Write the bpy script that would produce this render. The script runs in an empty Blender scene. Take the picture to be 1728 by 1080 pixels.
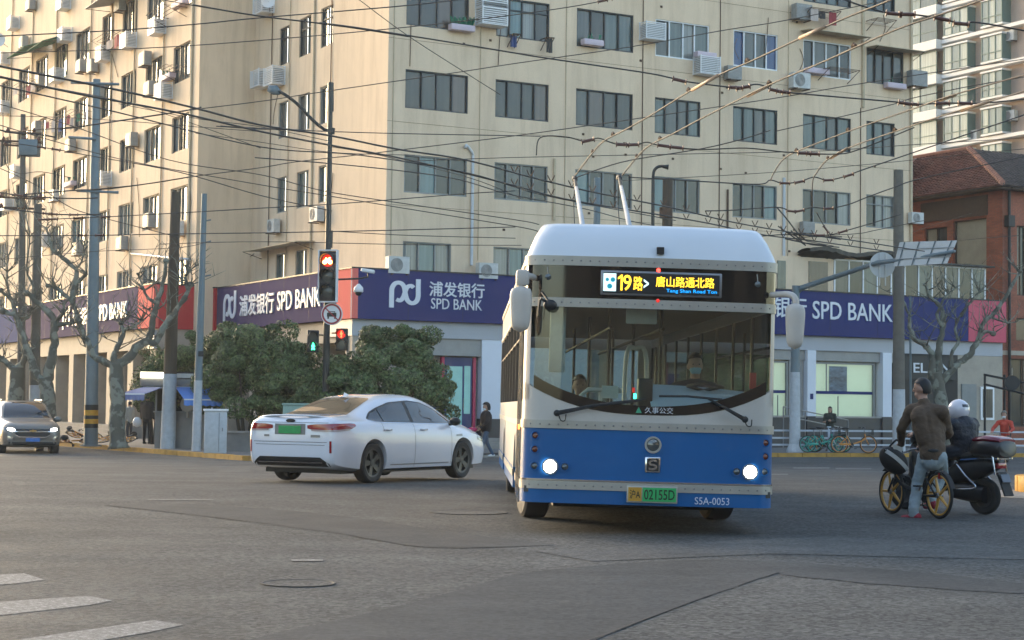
import bpy, bmesh, math, random
from mathutils import Vector, Matrix, noise
from mathutils.bvhtree import BVHTree
import numpy as np
random.seed(7)
S = bpy.context.scene
C = S.collection
R = math.radians
PI = math.pi

# ------------------------------------------------------------------ camera, world, sun, exposure
cam_d = bpy.data.cameras.new('camera')
cam = bpy.data.objects.new('camera', cam_d); C.objects.link(cam)
F = 3000.0; PITCH = R(2.767); ROLL = R(0.7); CAMZ = 1.25
cam_d.sensor_width = 36; cam_d.lens = F/1728*36; cam_d.clip_start = 0.1; cam_d.clip_end = 3000
CR = (Matrix.Rotation(PI/2+PITCH, 3, 'X') @ Matrix.Rotation(ROLL, 3, 'Z'))
cam.matrix_world = Matrix.Translation((0, 0, CAMZ)) @ CR.to_4x4()
S.camera = cam

SUN_AZ = R(-41); SUN_EL = R(14)          # azimuth from +Y towards +X
w = bpy.data.worlds.new('World'); S.world = w; w.use_nodes = True
nt = w.node_tree; bg = nt.nodes['Background']
sky = nt.nodes.new('ShaderNodeTexSky'); sky.sky_type = 'NISHITA'; sky.sun_disc = False
sky.sun_elevation = SUN_EL; sky.sun_rotation = SUN_AZ
sky.air_density = 1.0; sky.dust_density = 2.0; sky.ozone_density = 1.0
nt.links.new(sky.outputs[0], bg.inputs[0]); bg.inputs[1].default_value = 0.15
sd = bpy.data.lights.new('sun', 'SUN'); sd.energy = 0.5; sd.angle = R(35); sd.color = (1.0, 0.84, 0.66)
sun = bpy.data.objects.new('sun', sd); C.objects.link(sun)
sdir = Vector((math.sin(SUN_AZ)*math.cos(SUN_EL), math.cos(SUN_AZ)*math.cos(SUN_EL), math.sin(SUN_EL)))
sun.rotation_euler = sdir.to_track_quat('Z', 'Y').to_euler(); sun.location = (-40, 20, 40)
S.view_settings.view_transform = 'Standard'; S.view_settings.look = 'None'
S.view_settings.exposure = 2.0; S.view_settings.gamma = 1.0; S.view_settings.use_curve_mapping = False
S.view_settings.use_white_balance = True; S.view_settings.white_balance_temperature = 6700; S.view_settings.white_balance_tint = 9

# ------------------------------------------------------------------ survey helpers (measured points to metres)
def ray(px, py):
    return CR @ Vector(((px-864)/F, (540-py)/F, -1))
def gz(y):                                        # the road dips gently away from the crossing
    t = min(1, max(0, (y-24)/28)); return -0.38*(t*t*(3-2*t))
PAVE = -0.25
def G(px, py, z=None):
    d = ray(px, py)
    if z is not None:
        t = (z-CAMZ)/d.z
        return Vector((d.x*t, d.y*t, z))
    z = 0
    for i in range(30):
        t = (z-CAMZ)/d.z; z = 0.5*z+0.5*gz(d.y*t)
    return Vector((d.x*t, d.y*t, gz(d.y*t)))
def P(px, py, Y):
    d = ray(px, py); t = Y/d.y
    return Vector((d.x*t, Y, CAMZ+d.z*t))
RR = Vector((math.sin(R(61.3)), math.cos(R(61.3)), 0)); RN = Vector((RR.y, -RR.x, 0))   # front facade and its outward normal
LL = Vector((-math.sin(R(29)), math.cos(R(29)), 0)); LN = Vector((-LL.y, LL.x, 0))       # side-street facade
LN = Vector((-math.cos(R(29)), -math.sin(R(29)), 0))
def on(px, py, O, rd):
    d = ray(px, py); det = d.x*(-rd.y)+rd.x*d.y
    t = (O.x*(-rd.y)+rd.x*O.y)/det
    s = (d.x*O.y-d.y*O.x)/det
    return s, CAMZ+t*d.z

# ------------------------------------------------------------------ materials
def nodes(m):
    n = m.node_tree.nodes; return n, m.node_tree.links, n['Principled BSDF']
def mat(name, col, rough=0.6, metal=0.0, var=0.0, scale=3.0, bump=0.0, bscale=None, spec=0.5, coat=0.0, emit=None, es=1.0, stretch=None, detail=6, isl=0.0, trans=0.0):
    m = bpy.data.materials.new(name); m.use_nodes = True
    n, l, b = nodes(m)
    b.inputs['Base Color'].default_value = (*col, 1); b.inputs['Roughness'].default_value = rough
    b.inputs['Metallic'].default_value = metal; b.inputs['Specular IOR Level'].default_value = spec
    b.inputs['Coat Weight'].default_value = coat; b.inputs['Coat Roughness'].default_value = 0.04
    if trans: b.inputs['Subsurface Weight'].default_value = trans
    if emit:
        b.inputs['Emission Color'].default_value = (*emit, 1); b.inputs['Emission Strength'].default_value = es
    if var or bump or isl:
        tc = n.new('ShaderNodeTexCoord'); mp = n.new('ShaderNodeMapping'); l.new(tc.outputs['Object'], mp.inputs[0])
        if stretch: mp.inputs['Scale'].default_value = stretch
    if var or isl:
        last = None
        if var:
            t = n.new('ShaderNodeTexNoise'); t.inputs['Scale'].default_value = scale; t.inputs['Detail'].default_value = detail; t.inputs['Roughness'].default_value = 0.65
            l.new(mp.outputs[0], t.inputs['Vector'])
            r = n.new('ShaderNodeMapRange'); r.inputs[1].default_value = 0.3; r.inputs[2].default_value = 0.7
            r.inputs[3].default_value = 1-var; r.inputs[4].default_value = 1+var; l.new(t.outputs[0], r.inputs[0]); last = r.outputs[0]
            rr = n.new('ShaderNodeMapRange'); rr.inputs[1].default_value = 0.3; rr.inputs[2].default_value = 0.7
            rr.inputs[3].default_value = max(0.02, rough-var*0.3); rr.inputs[4].default_value = min(1, rough+var*0.3); l.new(t.outputs[0], rr.inputs[0]); l.new(rr.outputs[0], b.inputs['Roughness'])
        if isl:
            g = n.new('ShaderNodeNewGeometry'); r2 = n.new('ShaderNodeMapRange'); r2.inputs[3].default_value = 1-isl; r2.inputs[4].default_value = 1+isl
            l.new(g.outputs['Random Per Island'], r2.inputs[0])
            if last:
                mm = n.new('ShaderNodeMath'); mm.operation = 'MULTIPLY'; l.new(last, mm.inputs[0]); l.new(r2.outputs[0], mm.inputs[1]); last = mm.outputs[0]
            else: last = r2.outputs[0]
        h = n.new('ShaderNodeHueSaturation'); h.inputs['Color'].default_value = (*col, 1); l.new(last, h.inputs['Value']); l.new(h.outputs[0], b.inputs['Base Color'])
    if bump:
        t2 = n.new('ShaderNodeTexNoise'); t2.inputs['Scale'].default_value = bscale or scale*4; t2.inputs['Detail'].default_value = 8
        l.new(mp.outputs[0], t2.inputs['Vector'])
        bp = n.new('ShaderNodeBump'); bp.inputs['Strength'].default_value = bump; bp.inputs['Distance'].default_value = 0.02
        l.new(t2.outputs[0], bp.inputs['Height']); l.new(bp.outputs[0], b.inputs['Normal'])
    return m
def glass_mat(name, tint, refl=0.12, rough=0.02):
    m = bpy.data.materials.new(name); m.use_nodes = True
    n, l = m.node_tree.nodes, m.node_tree.links
    n.remove(n['Principled BSDF']); out = n['Material Output']
    tr = n.new('ShaderNodeBsdfTransparent'); tr.inputs[0].default_value = (*tint, 1)
    gl = n.new('ShaderNodeBsdfGlossy'); gl.inputs['Roughness'].default_value = rough; gl.inputs['Color'].default_value = (0.95, 0.97, 1, 1)
    fr = n.new('ShaderNodeFresnel'); fr.inputs[0].default_value = 1.5
    ad = n.new('ShaderNodeMath'); ad.operation = 'ADD'; ad.use_clamp = True; ad.inputs[1].default_value = refl; l.new(fr.outputs[0], ad.inputs[0])
    mx = n.new('ShaderNodeMixShader'); l.new(ad.outputs[0], mx.inputs[0]); l.new(tr.outputs[0], mx.inputs[1]); l.new(gl.outputs[0], mx.inputs[2])
    l.new(mx.outputs[0], out.inputs[0]); return m

def wall_mat(name, col):
    """painted render: broad fading, vertical rain streaks, fine grain"""
    m = mat(name, col, 0.85, var=0.10, scale=0.3, bump=0.12, bscale=14)
    n, l, b = nodes(m)
    hs = [x for x in n if x.type == 'HUE_SAT'][0]
    tc = [x for x in n if x.type == 'TEX_COORD'][0]
    mp = n.new('ShaderNodeMapping'); mp.inputs['Scale'].default_value = (1.3, 1.3, 0.13); l.new(tc.outputs['Object'], mp.inputs[0])
    t = n.new('ShaderNodeTexNoise'); t.inputs['Scale'].default_value = 1.5; t.inputs['Distortion'].default_value = 0.5; t.inputs['Detail'].default_value = 8; t.inputs['Roughness'].default_value = 0.7; l.new(mp.outputs[0], t.inputs['Vector'])
    cr = n.new('ShaderNodeMapRange'); cr.inputs[1].default_value = 0.47; cr.inputs[2].default_value = 0.75; cr.inputs[3].default_value = 0.0; cr.inputs[4].default_value = 0.50; l.new(t.outputs[0], cr.inputs[0])
    mx = n.new('ShaderNodeMix'); mx.data_type = 'RGBA'; l.new(cr.outputs[0], mx.inputs[0]); l.new(hs.outputs[0], mx.inputs[6])
    mx.inputs[7].default_value = (col[0]*0.62, col[1]*0.56, col[2]*0.5, 1); l.new(mx.outputs[2], b.inputs['Base Color'])
    return m

M = {}
M['wall'] = wall_mat('cream_render', (0.70, 0.535, 0.375))
M['wall_groove'] = mat('seam', (0.20, 0.13, 0.08), 0.9)
M['fascia'] = mat('grey_fascia', (0.36, 0.37, 0.40), 0.45, var=0.05, scale=0.6)
M['shopwall'] = mat('beige_stone', (0.36, 0.31, 0.25), 0.7, var=0.15, scale=1.2, bump=0.1)
M['darkstone'] = mat('dark_stone', (0.035, 0.035, 0.042), 0.35, var=0.2, scale=2)
M['whitepanel'] = mat('white_panel', (0.62, 0.65, 0.72), 0.35, var=0.04, scale=1)
M['frame_dark'] = mat('bronze_frame', (0.035, 0.04, 0.045), 0.55)
M['frame_alu'] = mat('alu_frame', (0.22, 0.225, 0.215), 0.6, var=0.1, scale=4)
M['frame_white'] = mat('white_frame', (0.72, 0.73, 0.74), 0.4, var=0.05)
M['frame_green'] = mat('green_frame', (0.10, 0.17, 0.15), 0.6)
def pane_mat(name, col, spec=0.5, rough=0.03, var=0.25, stretch=(9, 9, 0.3)):
    m = mat(name, col, rough, var=var, scale=0.8, stretch=stretch, spec=spec, isl=0.0)
    n, l, b = nodes(m)
    for k in list(b.inputs['Roughness'].links): l.remove(k)
    b.inputs['Roughness'].default_value = rough
    # old sheet glass is slightly wavy
    tc = n.new('ShaderNodeTexCoord'); t = n.new('ShaderNodeTexNoise'); t.inputs['Scale'].default_value = 1.3; t.inputs['Detail'].default_value = 1
    l.new(tc.outputs['Object'], t.inputs['Vector']); bp = n.new('ShaderNodeBump'); bp.inputs['Strength'].default_value = 0.08; bp.inputs['Distance'].default_value = 0.05
    l.new(t.outputs[0], bp.inputs['Height']); l.new(bp.outputs[0], b.inputs['Normal'])
    return m
M['pane'] = [pane_mat('pane_dark', (0.038, 0.042, 0.040)), pane_mat('pane_grey', (0.075, 0.08, 0.076)), pane_mat('pane_greenish', (0.085, 0.11, 0.105)),
             pane_mat('pane_curtain', (0.20, 0.21, 0.20), var=0.35, stretch=(22, 22, 0.2)), pane_mat('pane_blue', (0.02, 0.05, 0.14)), pane_mat('pane_warm', (0.09, 0.07, 0.06)),
             pane_mat('pane_film', (0.10, 0.17, 0.18))]
M['pane_bright'] = pane_mat('pane_sky_reflect', (0.55, 0.52, 0.45), rough=0.06, var=0.3, spec=1.0)  # pale metallic panes stand in for bright sky mirrored in plain glass
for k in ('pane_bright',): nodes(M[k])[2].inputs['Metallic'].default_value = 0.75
M['ac_white'] = mat('ac_white', (0.50, 0.50, 0.48), 0.5, var=0.12, scale=5)
M['ac_grey'] = mat('ac_grey', (0.27, 0.27, 0.26), 0.6, var=0.2, scale=4)
M['black'] = mat('black', (0.012, 0.012, 0.013), 0.5)
M['rubber'] = mat('rubber', (0.018, 0.018, 0.019), 0.75, var=0.25, scale=8)
M['wire'] = mat('wire', (0.045, 0.038, 0.033), 0.6)
M['wire_old'] = mat('wire_bronze', (0.065, 0.05, 0.038), 0.6, var=0.2, scale=2)
M['insul'] = mat('insulator', (0.11, 0.045, 0.03), 0.4)
M['pipe'] = mat('pvc_pipe', (0.50, 0.52, 0.54), 0.4, var=0.08)
M['pipe_cream'] = mat('painted_pipe', (0.50, 0.40, 0.27), 0.7, var=0.1)
M['rust'] = mat('rusty_iron', (0.09, 0.05, 0.03), 0.8, var=0.4, scale=12)
M['navy'] = mat('navy_panel', (0.010, 0.020, 0.125), 0.6, spec=0.3, var=0.08, scale=0.7)
M['navy_side'] = mat('navy_sunset_sheen', (0.070, 0.052, 0.115), 0.85, spec=0.05, var=0.08, scale=0.7)  # violet painted in for the sunset mirrored by the navy panels
M['letters'] = mat('white_letters', (0.62, 0.64, 0.68), 0.4)
M['red'] = mat('red_panel', (0.45, 0.012, 0.02), 0.5, var=0.05)
M['coral'] = mat('coral_panel', (0.74, 0.17, 0.14), 0.85, spec=0.1)
M['magenta'] = mat('magenta_panel', (0.48, 0.025, 0.09), 0.6, coat=0.3, var=0.05)
M['concrete'] = mat('concrete_pole', (0.13, 0.115, 0.095), 0.85, var=0.18, scale=4, bump=0.3, bscale=30)
M['brownpole'] = mat('brown_pole', (0.075, 0.055, 0.038), 0.85, var=0.2, scale=3, stretch=(6, 6, 0.5), bump=0.2)
M['galv'] = mat('grey_paint_steel', (0.13, 0.17, 0.19), 0.5, metal=0.2, var=0.12, scale=2)
M['polewhite'] = mat('pole_whitewash', (0.42, 0.44, 0.46), 0.7, var=0.14, scale=5, bump=0.1)
M['blackpole'] = mat('black_pole', (0.016, 0.018, 0.018), 0.4, var=0.2)
M['yellow'] = mat('yellow_paint', (0.50, 0.25, 0.02), 0.6, var=0.25, scale=6)
M['white'] = mat('white_plastic', (0.7, 0.7, 0.7), 0.4)
M['chrome'] = mat('chrome', (0.6, 0.6, 0.62), 0.15, metal=1.0)
M['steel'] = mat('dull_steel', (0.25, 0.25, 0.26), 0.4, metal=0.8)

# ------------------------------------------------------------------ mesh builder
class MB:
    def __init__(s): s.v = []; s.f = []; s.m = []; s.mi = 0
    def add(s, vs, fs):
        o = len(s.v); s.v += [tuple(p) for p in vs]; s.f += [[i+o for i in f] for f in fs]; s.m += [s.mi]*len(fs); return s
    def box(s, c, d, rot=None):
        x, y, z = d[0]/2, d[1]/2, d[2]/2
        vs = [Vector((a*x, b*y, e*z)) for a in (-1, 1) for b in (-1, 1) for e in (-1, 1)]
        if rot is not None: vs = [rot @ p for p in vs]
        c = Vector(c); vs = [p+c for p in vs]
        return s.add(vs, [[0, 1, 3, 2], [4, 6, 7, 5], [0, 4, 5, 1], [2, 3, 7, 6], [0, 2, 6, 4], [1, 5, 7, 3]])
    def obox(s, O, a, b, c):           # box from corner O with edge vectors
        O, a, b, c = map(Vector, (O, a, b, c))
        vs = [O+a*i+b*j+c*k for i in (0, 1) for j in (0, 1) for k in (0, 1)]
        return s.add(vs, [[0, 1, 3, 2], [4, 6, 7, 5], [0, 4, 5, 1], [2, 3, 7, 6], [0, 2, 6, 4], [1, 5, 7, 3]])
    def quad(s, a, b, c, d): return s.add([a, b, c, d], [[0, 1, 2, 3]])
    def tube(s, pts, r, n=8, cap=True, flat=1.0):
        pts = [Vector(p) for p in pts]; k = len(pts)
        rs = r if isinstance(r, (list, tuple)) else [r]*k
        up = None; rings = []
        for i, p in enumerate(pts):
            t = (pts[min(i+1, k-1)]-pts[max(i-1, 0)])
            if t.length < 1e-9: t = Vector((0, 0, 1))
            t.normalize()
            if up is None:
                up = Vector((0, 0, 1)) if abs(t.z) < 0.9 else Vector((1, 0, 0))
            a = (up-t*up.dot(t)); a.normalize(); b = t.cross(a); up = a
            rings += [p+(a*math.cos(2*PI*j/n)+b*math.sin(2*PI*j/n)*flat)*rs[i] for j in range(n)]
        fs = [[i*n+j, i*n+(j+1) % n, (i+1)*n+(j+1) % n, (i+1)*n+j] for i in range(k-1) for j in range(n)]
        if cap: fs += [[j for j in range(n)][::-1], [(k-1)*n+j for j in range(n)]]
        return s.add(rings, fs)
    def lathe(s, prof, n=20, axis='Z', c=(0, 0, 0), cap=True):
        c = Vector(c); vs = []
        for (r, h) in prof:
            for j in range(n):
                a = 2*PI*j/n; x, y = r*math.cos(a), r*math.sin(a)
                vs.append(c+(Vector((x, y, h)) if axis == 'Z' else Vector((h, x, y)) if axis == 'X' else Vector((y, h, x))))
        k = len(prof)
        fs = [[i*n+j, i*n+(j+1) % n, (i+1)*n+(j+1) % n, (i+1)*n+j] for i in range(k-1) for j in range(n)]
        if cap: fs += [[j for j in range(n)][::-1], [(k-1)*n+j for j in range(n)]]
        return s.add(vs, fs)
    def prism(s, poly, z0, z1, T=None):   # polygon (x, y) extruded, T optional matrix
        n = len(poly); vs = [Vector((x, y, z)) for z in (z0, z1) for x, y in poly]
        if T is not None: vs = [T @ p for p in vs]
        return s.add(vs, [list(range(n))[::-1], list(range(n, 2*n))]+[[i, (i+1) % n, n+(i+1) % n, n+i] for i in range(n)])
    def sphere(s, c, r, n=12, k=8, sc=(1, 1, 1)):
        c = Vector(c)
        prof = [(max(1e-4, r*math.sin(PI*i/k)), -r*math.cos(PI*i/k)) for i in range(k+1)]
        o = len(s.v); s.lathe(prof, n, cap=False)
        s.v[o:] = [tuple(Vector((p[0]*sc[0], p[1]*sc[1], p[2]*sc[2]))+c) for p in s.v[o:]]; return s
    def grid(s, fn, nu, nv):
        vs = [fn(i/nu, j/nv) for j in range(nv+1) for i in range(nu+1)]
        return s.add(vs, [[j*(nu+1)+i, j*(nu+1)+i+1, (j+1)*(nu+1)+i+1, (j+1)*(nu+1)+i] for j in range(nv) for i in range(nu)])
    def xf(s, T): s.v = [tuple(T @ Vector(p)) for p in s.v]; return s
    def mesh(s, name, mats, smooth=False):
        me = bpy.data.meshes.new(name); me.from_pydata(s.v, [], s.f)
        for m in (mats if isinstance(mats, (list, tuple)) else [mats]): me.materials.append(m)
        if any(s.m): me.polygons.foreach_set('material_index', s.m)
        me.update()
        if smooth:
            me.polygons.foreach_set('use_smooth', [True]*len(me.polygons))
            if smooth is not True:
                try: me.set_sharp_from_angle(angle=R(smooth))
                except Exception: pass
        return me
    def build(s, name, mats, parent=None, smooth=False):
        return ob(name, s.mesh(name, mats, smooth), parent)

def ob(name, data, parent=None):
    o = bpy.data.objects.new(name, data); C.objects.link(o)
    if parent is not None: o.parent = parent
    return o
def tag(o, label, cat, group=None):
    o['label'] = label; o['category'] = cat
    if group: o['group'] = group
    return o
def thing(name, label, cat, loc=(0, 0, 0), rz=0.0, group=None):
    o = bpy.data.objects.new(name, None); C.objects.link(o); o.empty_display_size = 0.2
    o.location = loc; o.rotation_euler = (0, 0, rz); return tag(o, label, cat, group)
def copy_tree(o, parent=None):
    c = o.copy(); C.objects.link(c)
    if parent is not None: c.parent = parent
    for ch in list(o.children): copy_tree(ch, c)
    return c
def bevel(o, wd=0.01, seg=2, ang=40):
    me = o.data; bm = bmesh.new(); bm.from_mesh(me)
    bmesh.ops.remove_doubles(bm, verts=bm.verts, dist=1e-5)
    es = [e for e in bm.edges if len(e.link_faces) == 2 and e.calc_face_angle(0) > R(ang)]
    bmesh.ops.bevel(bm, geom=es, offset=wd, segments=seg, profile=0.5, affect='EDGES', clamp_overlap=True)
    bm.to_mesh(me); bm.free(); me.polygons.foreach_set('use_smooth', [True]*len(me.polygons))
    try: me.set_sharp_from_angle(angle=R(35))
    except Exception: pass
    return o
_tc = {}
def text(body, size, mt, parent, T, name='lettering', depth=0.01, offset=0.0, sx=1.0, align='CENTER', fit=None):
    """T places the text plane: local x along the writing, z out of the face"""
    c = bpy.data.curves.new('txt', 'FONT'); c.body = body; c.size = 1.0 if fit else size; offset = offset/size if fit else offset; c.extrude = depth; c.offset = offset
    c.align_x = align; c.align_y = 'CENTER'; c.resolution_u = 3
    t = bpy.data.objects.new('txt', c); C.objects.link(t)
    dg = bpy.context.evaluated_depsgraph_get(); me = bpy.data.meshes.new_from_object(t.evaluated_get(dg))
    bpy.data.objects.remove(t); bpy.data.curves.remove(c)
    me.materials.clear(); me.materials.append(mt)
    if fit:                                  # (width, height) in metres
        xs = [v.co.x for v in me.vertices]; ys = [v.co.y for v in me.vertices]
        w0, h0 = max(xs)-min(xs), max(ys)-min(ys); cx, cy = (max(xs)+min(xs))/2, (max(ys)+min(ys))/2
        me.transform(Matrix.Diagonal((fit[0]/w0, fit[1]/h0, 1, 1)) @ Matrix.Translation((-cx, -cy, 0)))
    me.transform(T @ Matrix.Diagonal((sx, 1, 1, 1))); me.name = name
    return ob(name, me, parent)
def frame_T(origin, xdir, up, out):
    m = Matrix.Identity(4)
    for i, v in enumerate((xdir, up, out)):
        v = Vector(v).normalized()
        for j in range(3): m[j][i] = v[j]
    for j in range(3): m[j][3] = origin[j]
    return m
def stroke(mb, pts, wd, z0, z1, T):         # flat ribbon following a 2-D path, extruded
    pts = [Vector((x, y)) for x, y in pts]; L = []; Rr = []
    for i, p in enumerate(pts):
        t = pts[min(i+1, len(pts)-1)]-pts[max(i-1, 0)]; t.normalize(); nn = Vector((-t.y, t.x))*wd/2
        L.append(p+nn); Rr.append(p-nn)
    for i in range(len(pts)-1):
        mb.prism([tuple(L[i]), tuple(Rr[i]), tuple(Rr[i+1]), tuple(L[i+1])], z0, z1, T)
def catmull(pts, n):
    out = []; k = len(pts)
    for i in range(k-1):
        p0, p1, p2, p3 = pts[max(i-1, 0)], pts[i], pts[i+1], pts[min(i+2, k-1)]
        for j in range(n):
            t = j/n
            out.append(tuple(0.5*(2*b+(c-a)*t+(2*a-5*b+4*c-d)*t*t+(-a+3*b-3*c+d)*t**3) for a, b, c, d in zip(p0, p1, p2, p3)))
    out.append(tuple(pts[-1])); return out
# ------------------------------------------------------------------ ground
def road_mat(name, base, var, sp=1.0):
    m = bpy.data.materials.new(name); m.use_nodes = True
    n, l, b = nodes(m)
    tc = n.new('ShaderNodeTexCoord')
    def noi(sc, det, ro=0.6, st=None):
        src = tc.outputs['Object']
        if st:
            mp = n.new('ShaderNodeMapping'); mp.inputs['Scale'].default_value = st; l.new(src, mp.inputs[0]); src = mp.outputs[0]
        t = n.new('ShaderNodeTexNoise'); t.inputs['Scale'].default_value = sc; t.inputs['Detail'].default_value = det; t.inputs['Roughness'].default_value = ro
        l.new(src, t.inputs['Vector']); return t.outputs[0]
    def rng(x, a, bb, c, d):
        r = n.new('ShaderNodeMapRange'); r.inputs[1].default_value = a; r.inputs[2].default_value = bb; r.inputs[3].default_value = c; r.inputs[4].default_value = d
        l.new(x, r.inputs[0]); return r.outputs[0]
    def mul(x, y):
        q = n.new('ShaderNodeMath'); q.operation = 'MULTIPLY'; l.new(x, q.inputs[0]); l.new(y, q.inputs[1]); return q.outputs[0]
    big = rng(noi(0.12, 4), 0.3, 0.7, 1-var, 1+var)
    mid = rng(noi(1.1, 5, 0.7), 0.3, 0.7, 0.86, 1.14)
    str_ = rng(noi(0.6, 5, 0.65, (0.22, 1.8, 1)), 0.35, 0.65, 0.86, 1.10)
    v = n.new('ShaderNodeTexVoronoi'); v.inputs['Scale'].default_value = 34; l.new(tc.outputs['Object'], v.inputs['Vector'])
    stone = rng(v.outputs['Color'], 0, 1, 1-0.45*sp, 1+0.55*sp)
    fine = rng(noi(70, 4, 0.85), 0.3, 0.7, 1-0.35*sp, 1+0.35*sp)
    val = mul(mul(mul(big, mid), str_), mul(stone, fine))
    h = n.new('ShaderNodeHueSaturation'); h.inputs['Color'].default_value = (*base, 1); l.new(val, h.inputs['Value']); l.new(h.outputs[0], b.inputs['Base Color'])
    l.new(rng(noi(0.8, 5), 0.3, 0.7, 0.6, 0.85), b.inputs['Roughness']); b.inputs['Specular IOR Level'].default_value = 0.12
    bp = n.new('ShaderNodeBump'); bp.inputs['Strength'].default_value = 0.8; bp.inputs['Distance'].default_value = 0.006
    l.new(val, bp.inputs['Height']); l.new(bp.outputs[0], b.inputs['Normal'])
    return m
M['asphalt'] = road_mat('asphalt', (0.087, 0.0885, 0.0865), 0.18, 1.35)
M['asphalt_new'] = road_mat('asphalt_patch', (0.064, 0.0655, 0.0655), 0.12, 0.6)
M['asphalt_light'] = road_mat('asphalt_worn', (0.099, 0.100, 0.097), 0.14, 0.9)
M['tar'] = mat('tar_joint', (0.034, 0.034, 0.034), 0.7, var=0.3, scale=9)
M['paving'] = mat('paving', (0.15, 0.145, 0.14), 0.85, var=0.2, scale=2.2, bump=0.3, bscale=40)
M['kerb_yellow'] = mat('kerb_yellow', (0.36, 0.20, 0.035), 0.75, var=0.3, scale=3.5, bump=0.2)
M['kerb_grey'] = mat('kerb_concrete', (0.24, 0.23, 0.21), 0.85, var=0.2, scale=4, bump=0.3)
def paint_mat():
    m = bpy.data.materials.new('worn_road_paint'); m.use_nodes = True; n, l, b = nodes(m)
    tc = n.new('ShaderNodeTexCoord'); t = n.new('ShaderNodeTexNoise'); t.inputs['Scale'].default_value = 24; t.inputs['Detail'].default_value = 9; t.inputs['Roughness'].default_value = 0.85
    l.new(tc.outputs['Object'], t.inputs['Vector']); r = n.new('ShaderNodeValToRGB')
    r.color_ramp.elements[0].position = 0.49; r.color_ramp.elements[0].color = (0.10, 0.098, 0.095, 1)
    r.color_ramp.elements[1].position = 0.62; r.color_ramp.elements[1].color = (0.34, 0.34, 0.33, 1)
    l.new(t.outputs[0], r.inputs[0]); l.new(r.outputs[0], b.inputs['Base Color']); b.inputs['Roughness'].default_value = 0.8; return m
M['paint'] = paint_mat()

ys = [-80, -40, -10, 0, 10, 20]+[24+i for i in range(29)]+[60, 80, 120, 200, 400]
xs = [-300, -100, -50, -20, 0, 20, 50, 100, 300]
vs = [(x, y, gz(y)) for y in ys for x in xs]; nx = len(xs)
mb = MB(); mb.add(vs, [[j*nx+i, j*nx+i+1, (j+1)*nx+i+1, (j+1)*nx+i] for j in range(len(ys)-1) for i in range(nx-1)])
road = mb.build('road', M['asphalt'], smooth=True); road['kind'] = 'structure'
def sheet(name, pts, mt, lift=0.004, sub=1):
    mb = MB(); q = [G(*p) for p in pts]; q = [Vector((p.x, p.y, gz(p.y)+lift)) for p in q]
    mb.add(q, [list(range(len(q)))]); o = mb.build(name, mt); o['kind'] = 'structure'; return o
def wob(pts, amp, n=6, seed=0):
    rnd = random.Random(seed); c = catmull(pts, n); return [(x+rnd.uniform(-amp, amp)*3, y+rnd.uniform(-amp, amp)) for x, y in c]
sheet('asphalt_patch', wob([(178, 853), (300, 851), (420, 857), (600, 874), (750, 897), (935, 919)], 0.4, 5, 1)+wob([(930, 921), (740, 925), (640, 913), (560, 899), (330, 869)], 0.6, 5, 2), M['asphalt_new'])
sheet('asphalt_patch', wob([(240, 1120), (620, 1036), (760, 1001), (900, 966), (1200, 945), (1500, 962), (1760, 990), (1760, 1004)], 0.6, 6, 3)+wob([(1700, 1002), (1500, 988), (1330, 972), (1310, 968), (1200, 1005), (1100, 1042), (960, 1100)], 0.7, 6, 4), M['asphalt_new'])
sheet('asphalt_patch', [(20, 812), (420, 790), (425, 796), (200, 806), (30, 820)], M['asphalt_light'])
sheet('asphalt_patch', [(900, 930), (1400, 905), (1728, 925), (1728, 945), (1300, 935), (1000, 948)], M['asphalt_light'], 0.004)
def crack(pts, wd, seed):
    c = wob(pts, 0.5, 9, seed); g = [G(*p) for p in c]; mb = MB(); L = []; rnd = random.Random(seed)
    for i, p in enumerate(g):
        t = g[min(i+1, len(g)-1)]-g[max(i-1, 0)]; t.z = 0; t.normalize(); nn = Vector((-t.y, t.x, 0))*wd*0.5*rnd.uniform(0.15, 1)*(0.3 if i in (0, len(g)-1) else 1)
        L += [Vector((p.x, p.y, gz(p.y)+0.008))+nn, Vector((p.x, p.y, gz(p.y)+0.008))-nn]
    mb.add(L, [[2*i, 2*i+1, 2*i+3, 2*i+2] for i in range(len(g)-1)]); o = mb.build('road_crack', M['tar']); o['kind'] = 'structure'
crack([(178, 853), (330, 870), (560, 900), (640, 913), (740, 925), (920, 921)], 0.022, 5)
crack([(985, 1085), (1100, 1042), (1200, 1005), (1312, 967)], 0.013, 6)
crack([(1290, 985), (1500, 990), (1728, 1006)], 0.008, 7)
crack([(0, 806), (60, 803), (140, 800), (205, 798)], 0.04, 8)
crack([(300, 975), (380, 974), (450, 983)], 0.01, 9)
crack([(420, 857), (600, 874), (700, 888)], 0.010, 10)
for pts in ([(-60, 974), (40, 968), (76, 979), (30, 985), (-60, 992)], [(-60, 1020), (150, 1006), (190, 1014), (150, 1022), (-60, 1046)], [(20, 1082), (260, 1047), (310, 1055), (250, 1068), (60, 1100)]):
    sheet('crosswalk_stripe', pts, M['paint'], 0.003)
for x0, x1, y, h in ((492, 545, 945, 3), (1338, 1400, 789, 2), (1410, 1470, 790, 2), (1540, 1600, 776, 2), (250, 360, 843, 1.5), (1290, 1330, 800, 1.5)):
    sheet('lane_mark', [(x0, y), (x1, y), (x1, y+h), (x0, y+h)], M['paint'], 0.006)
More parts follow.
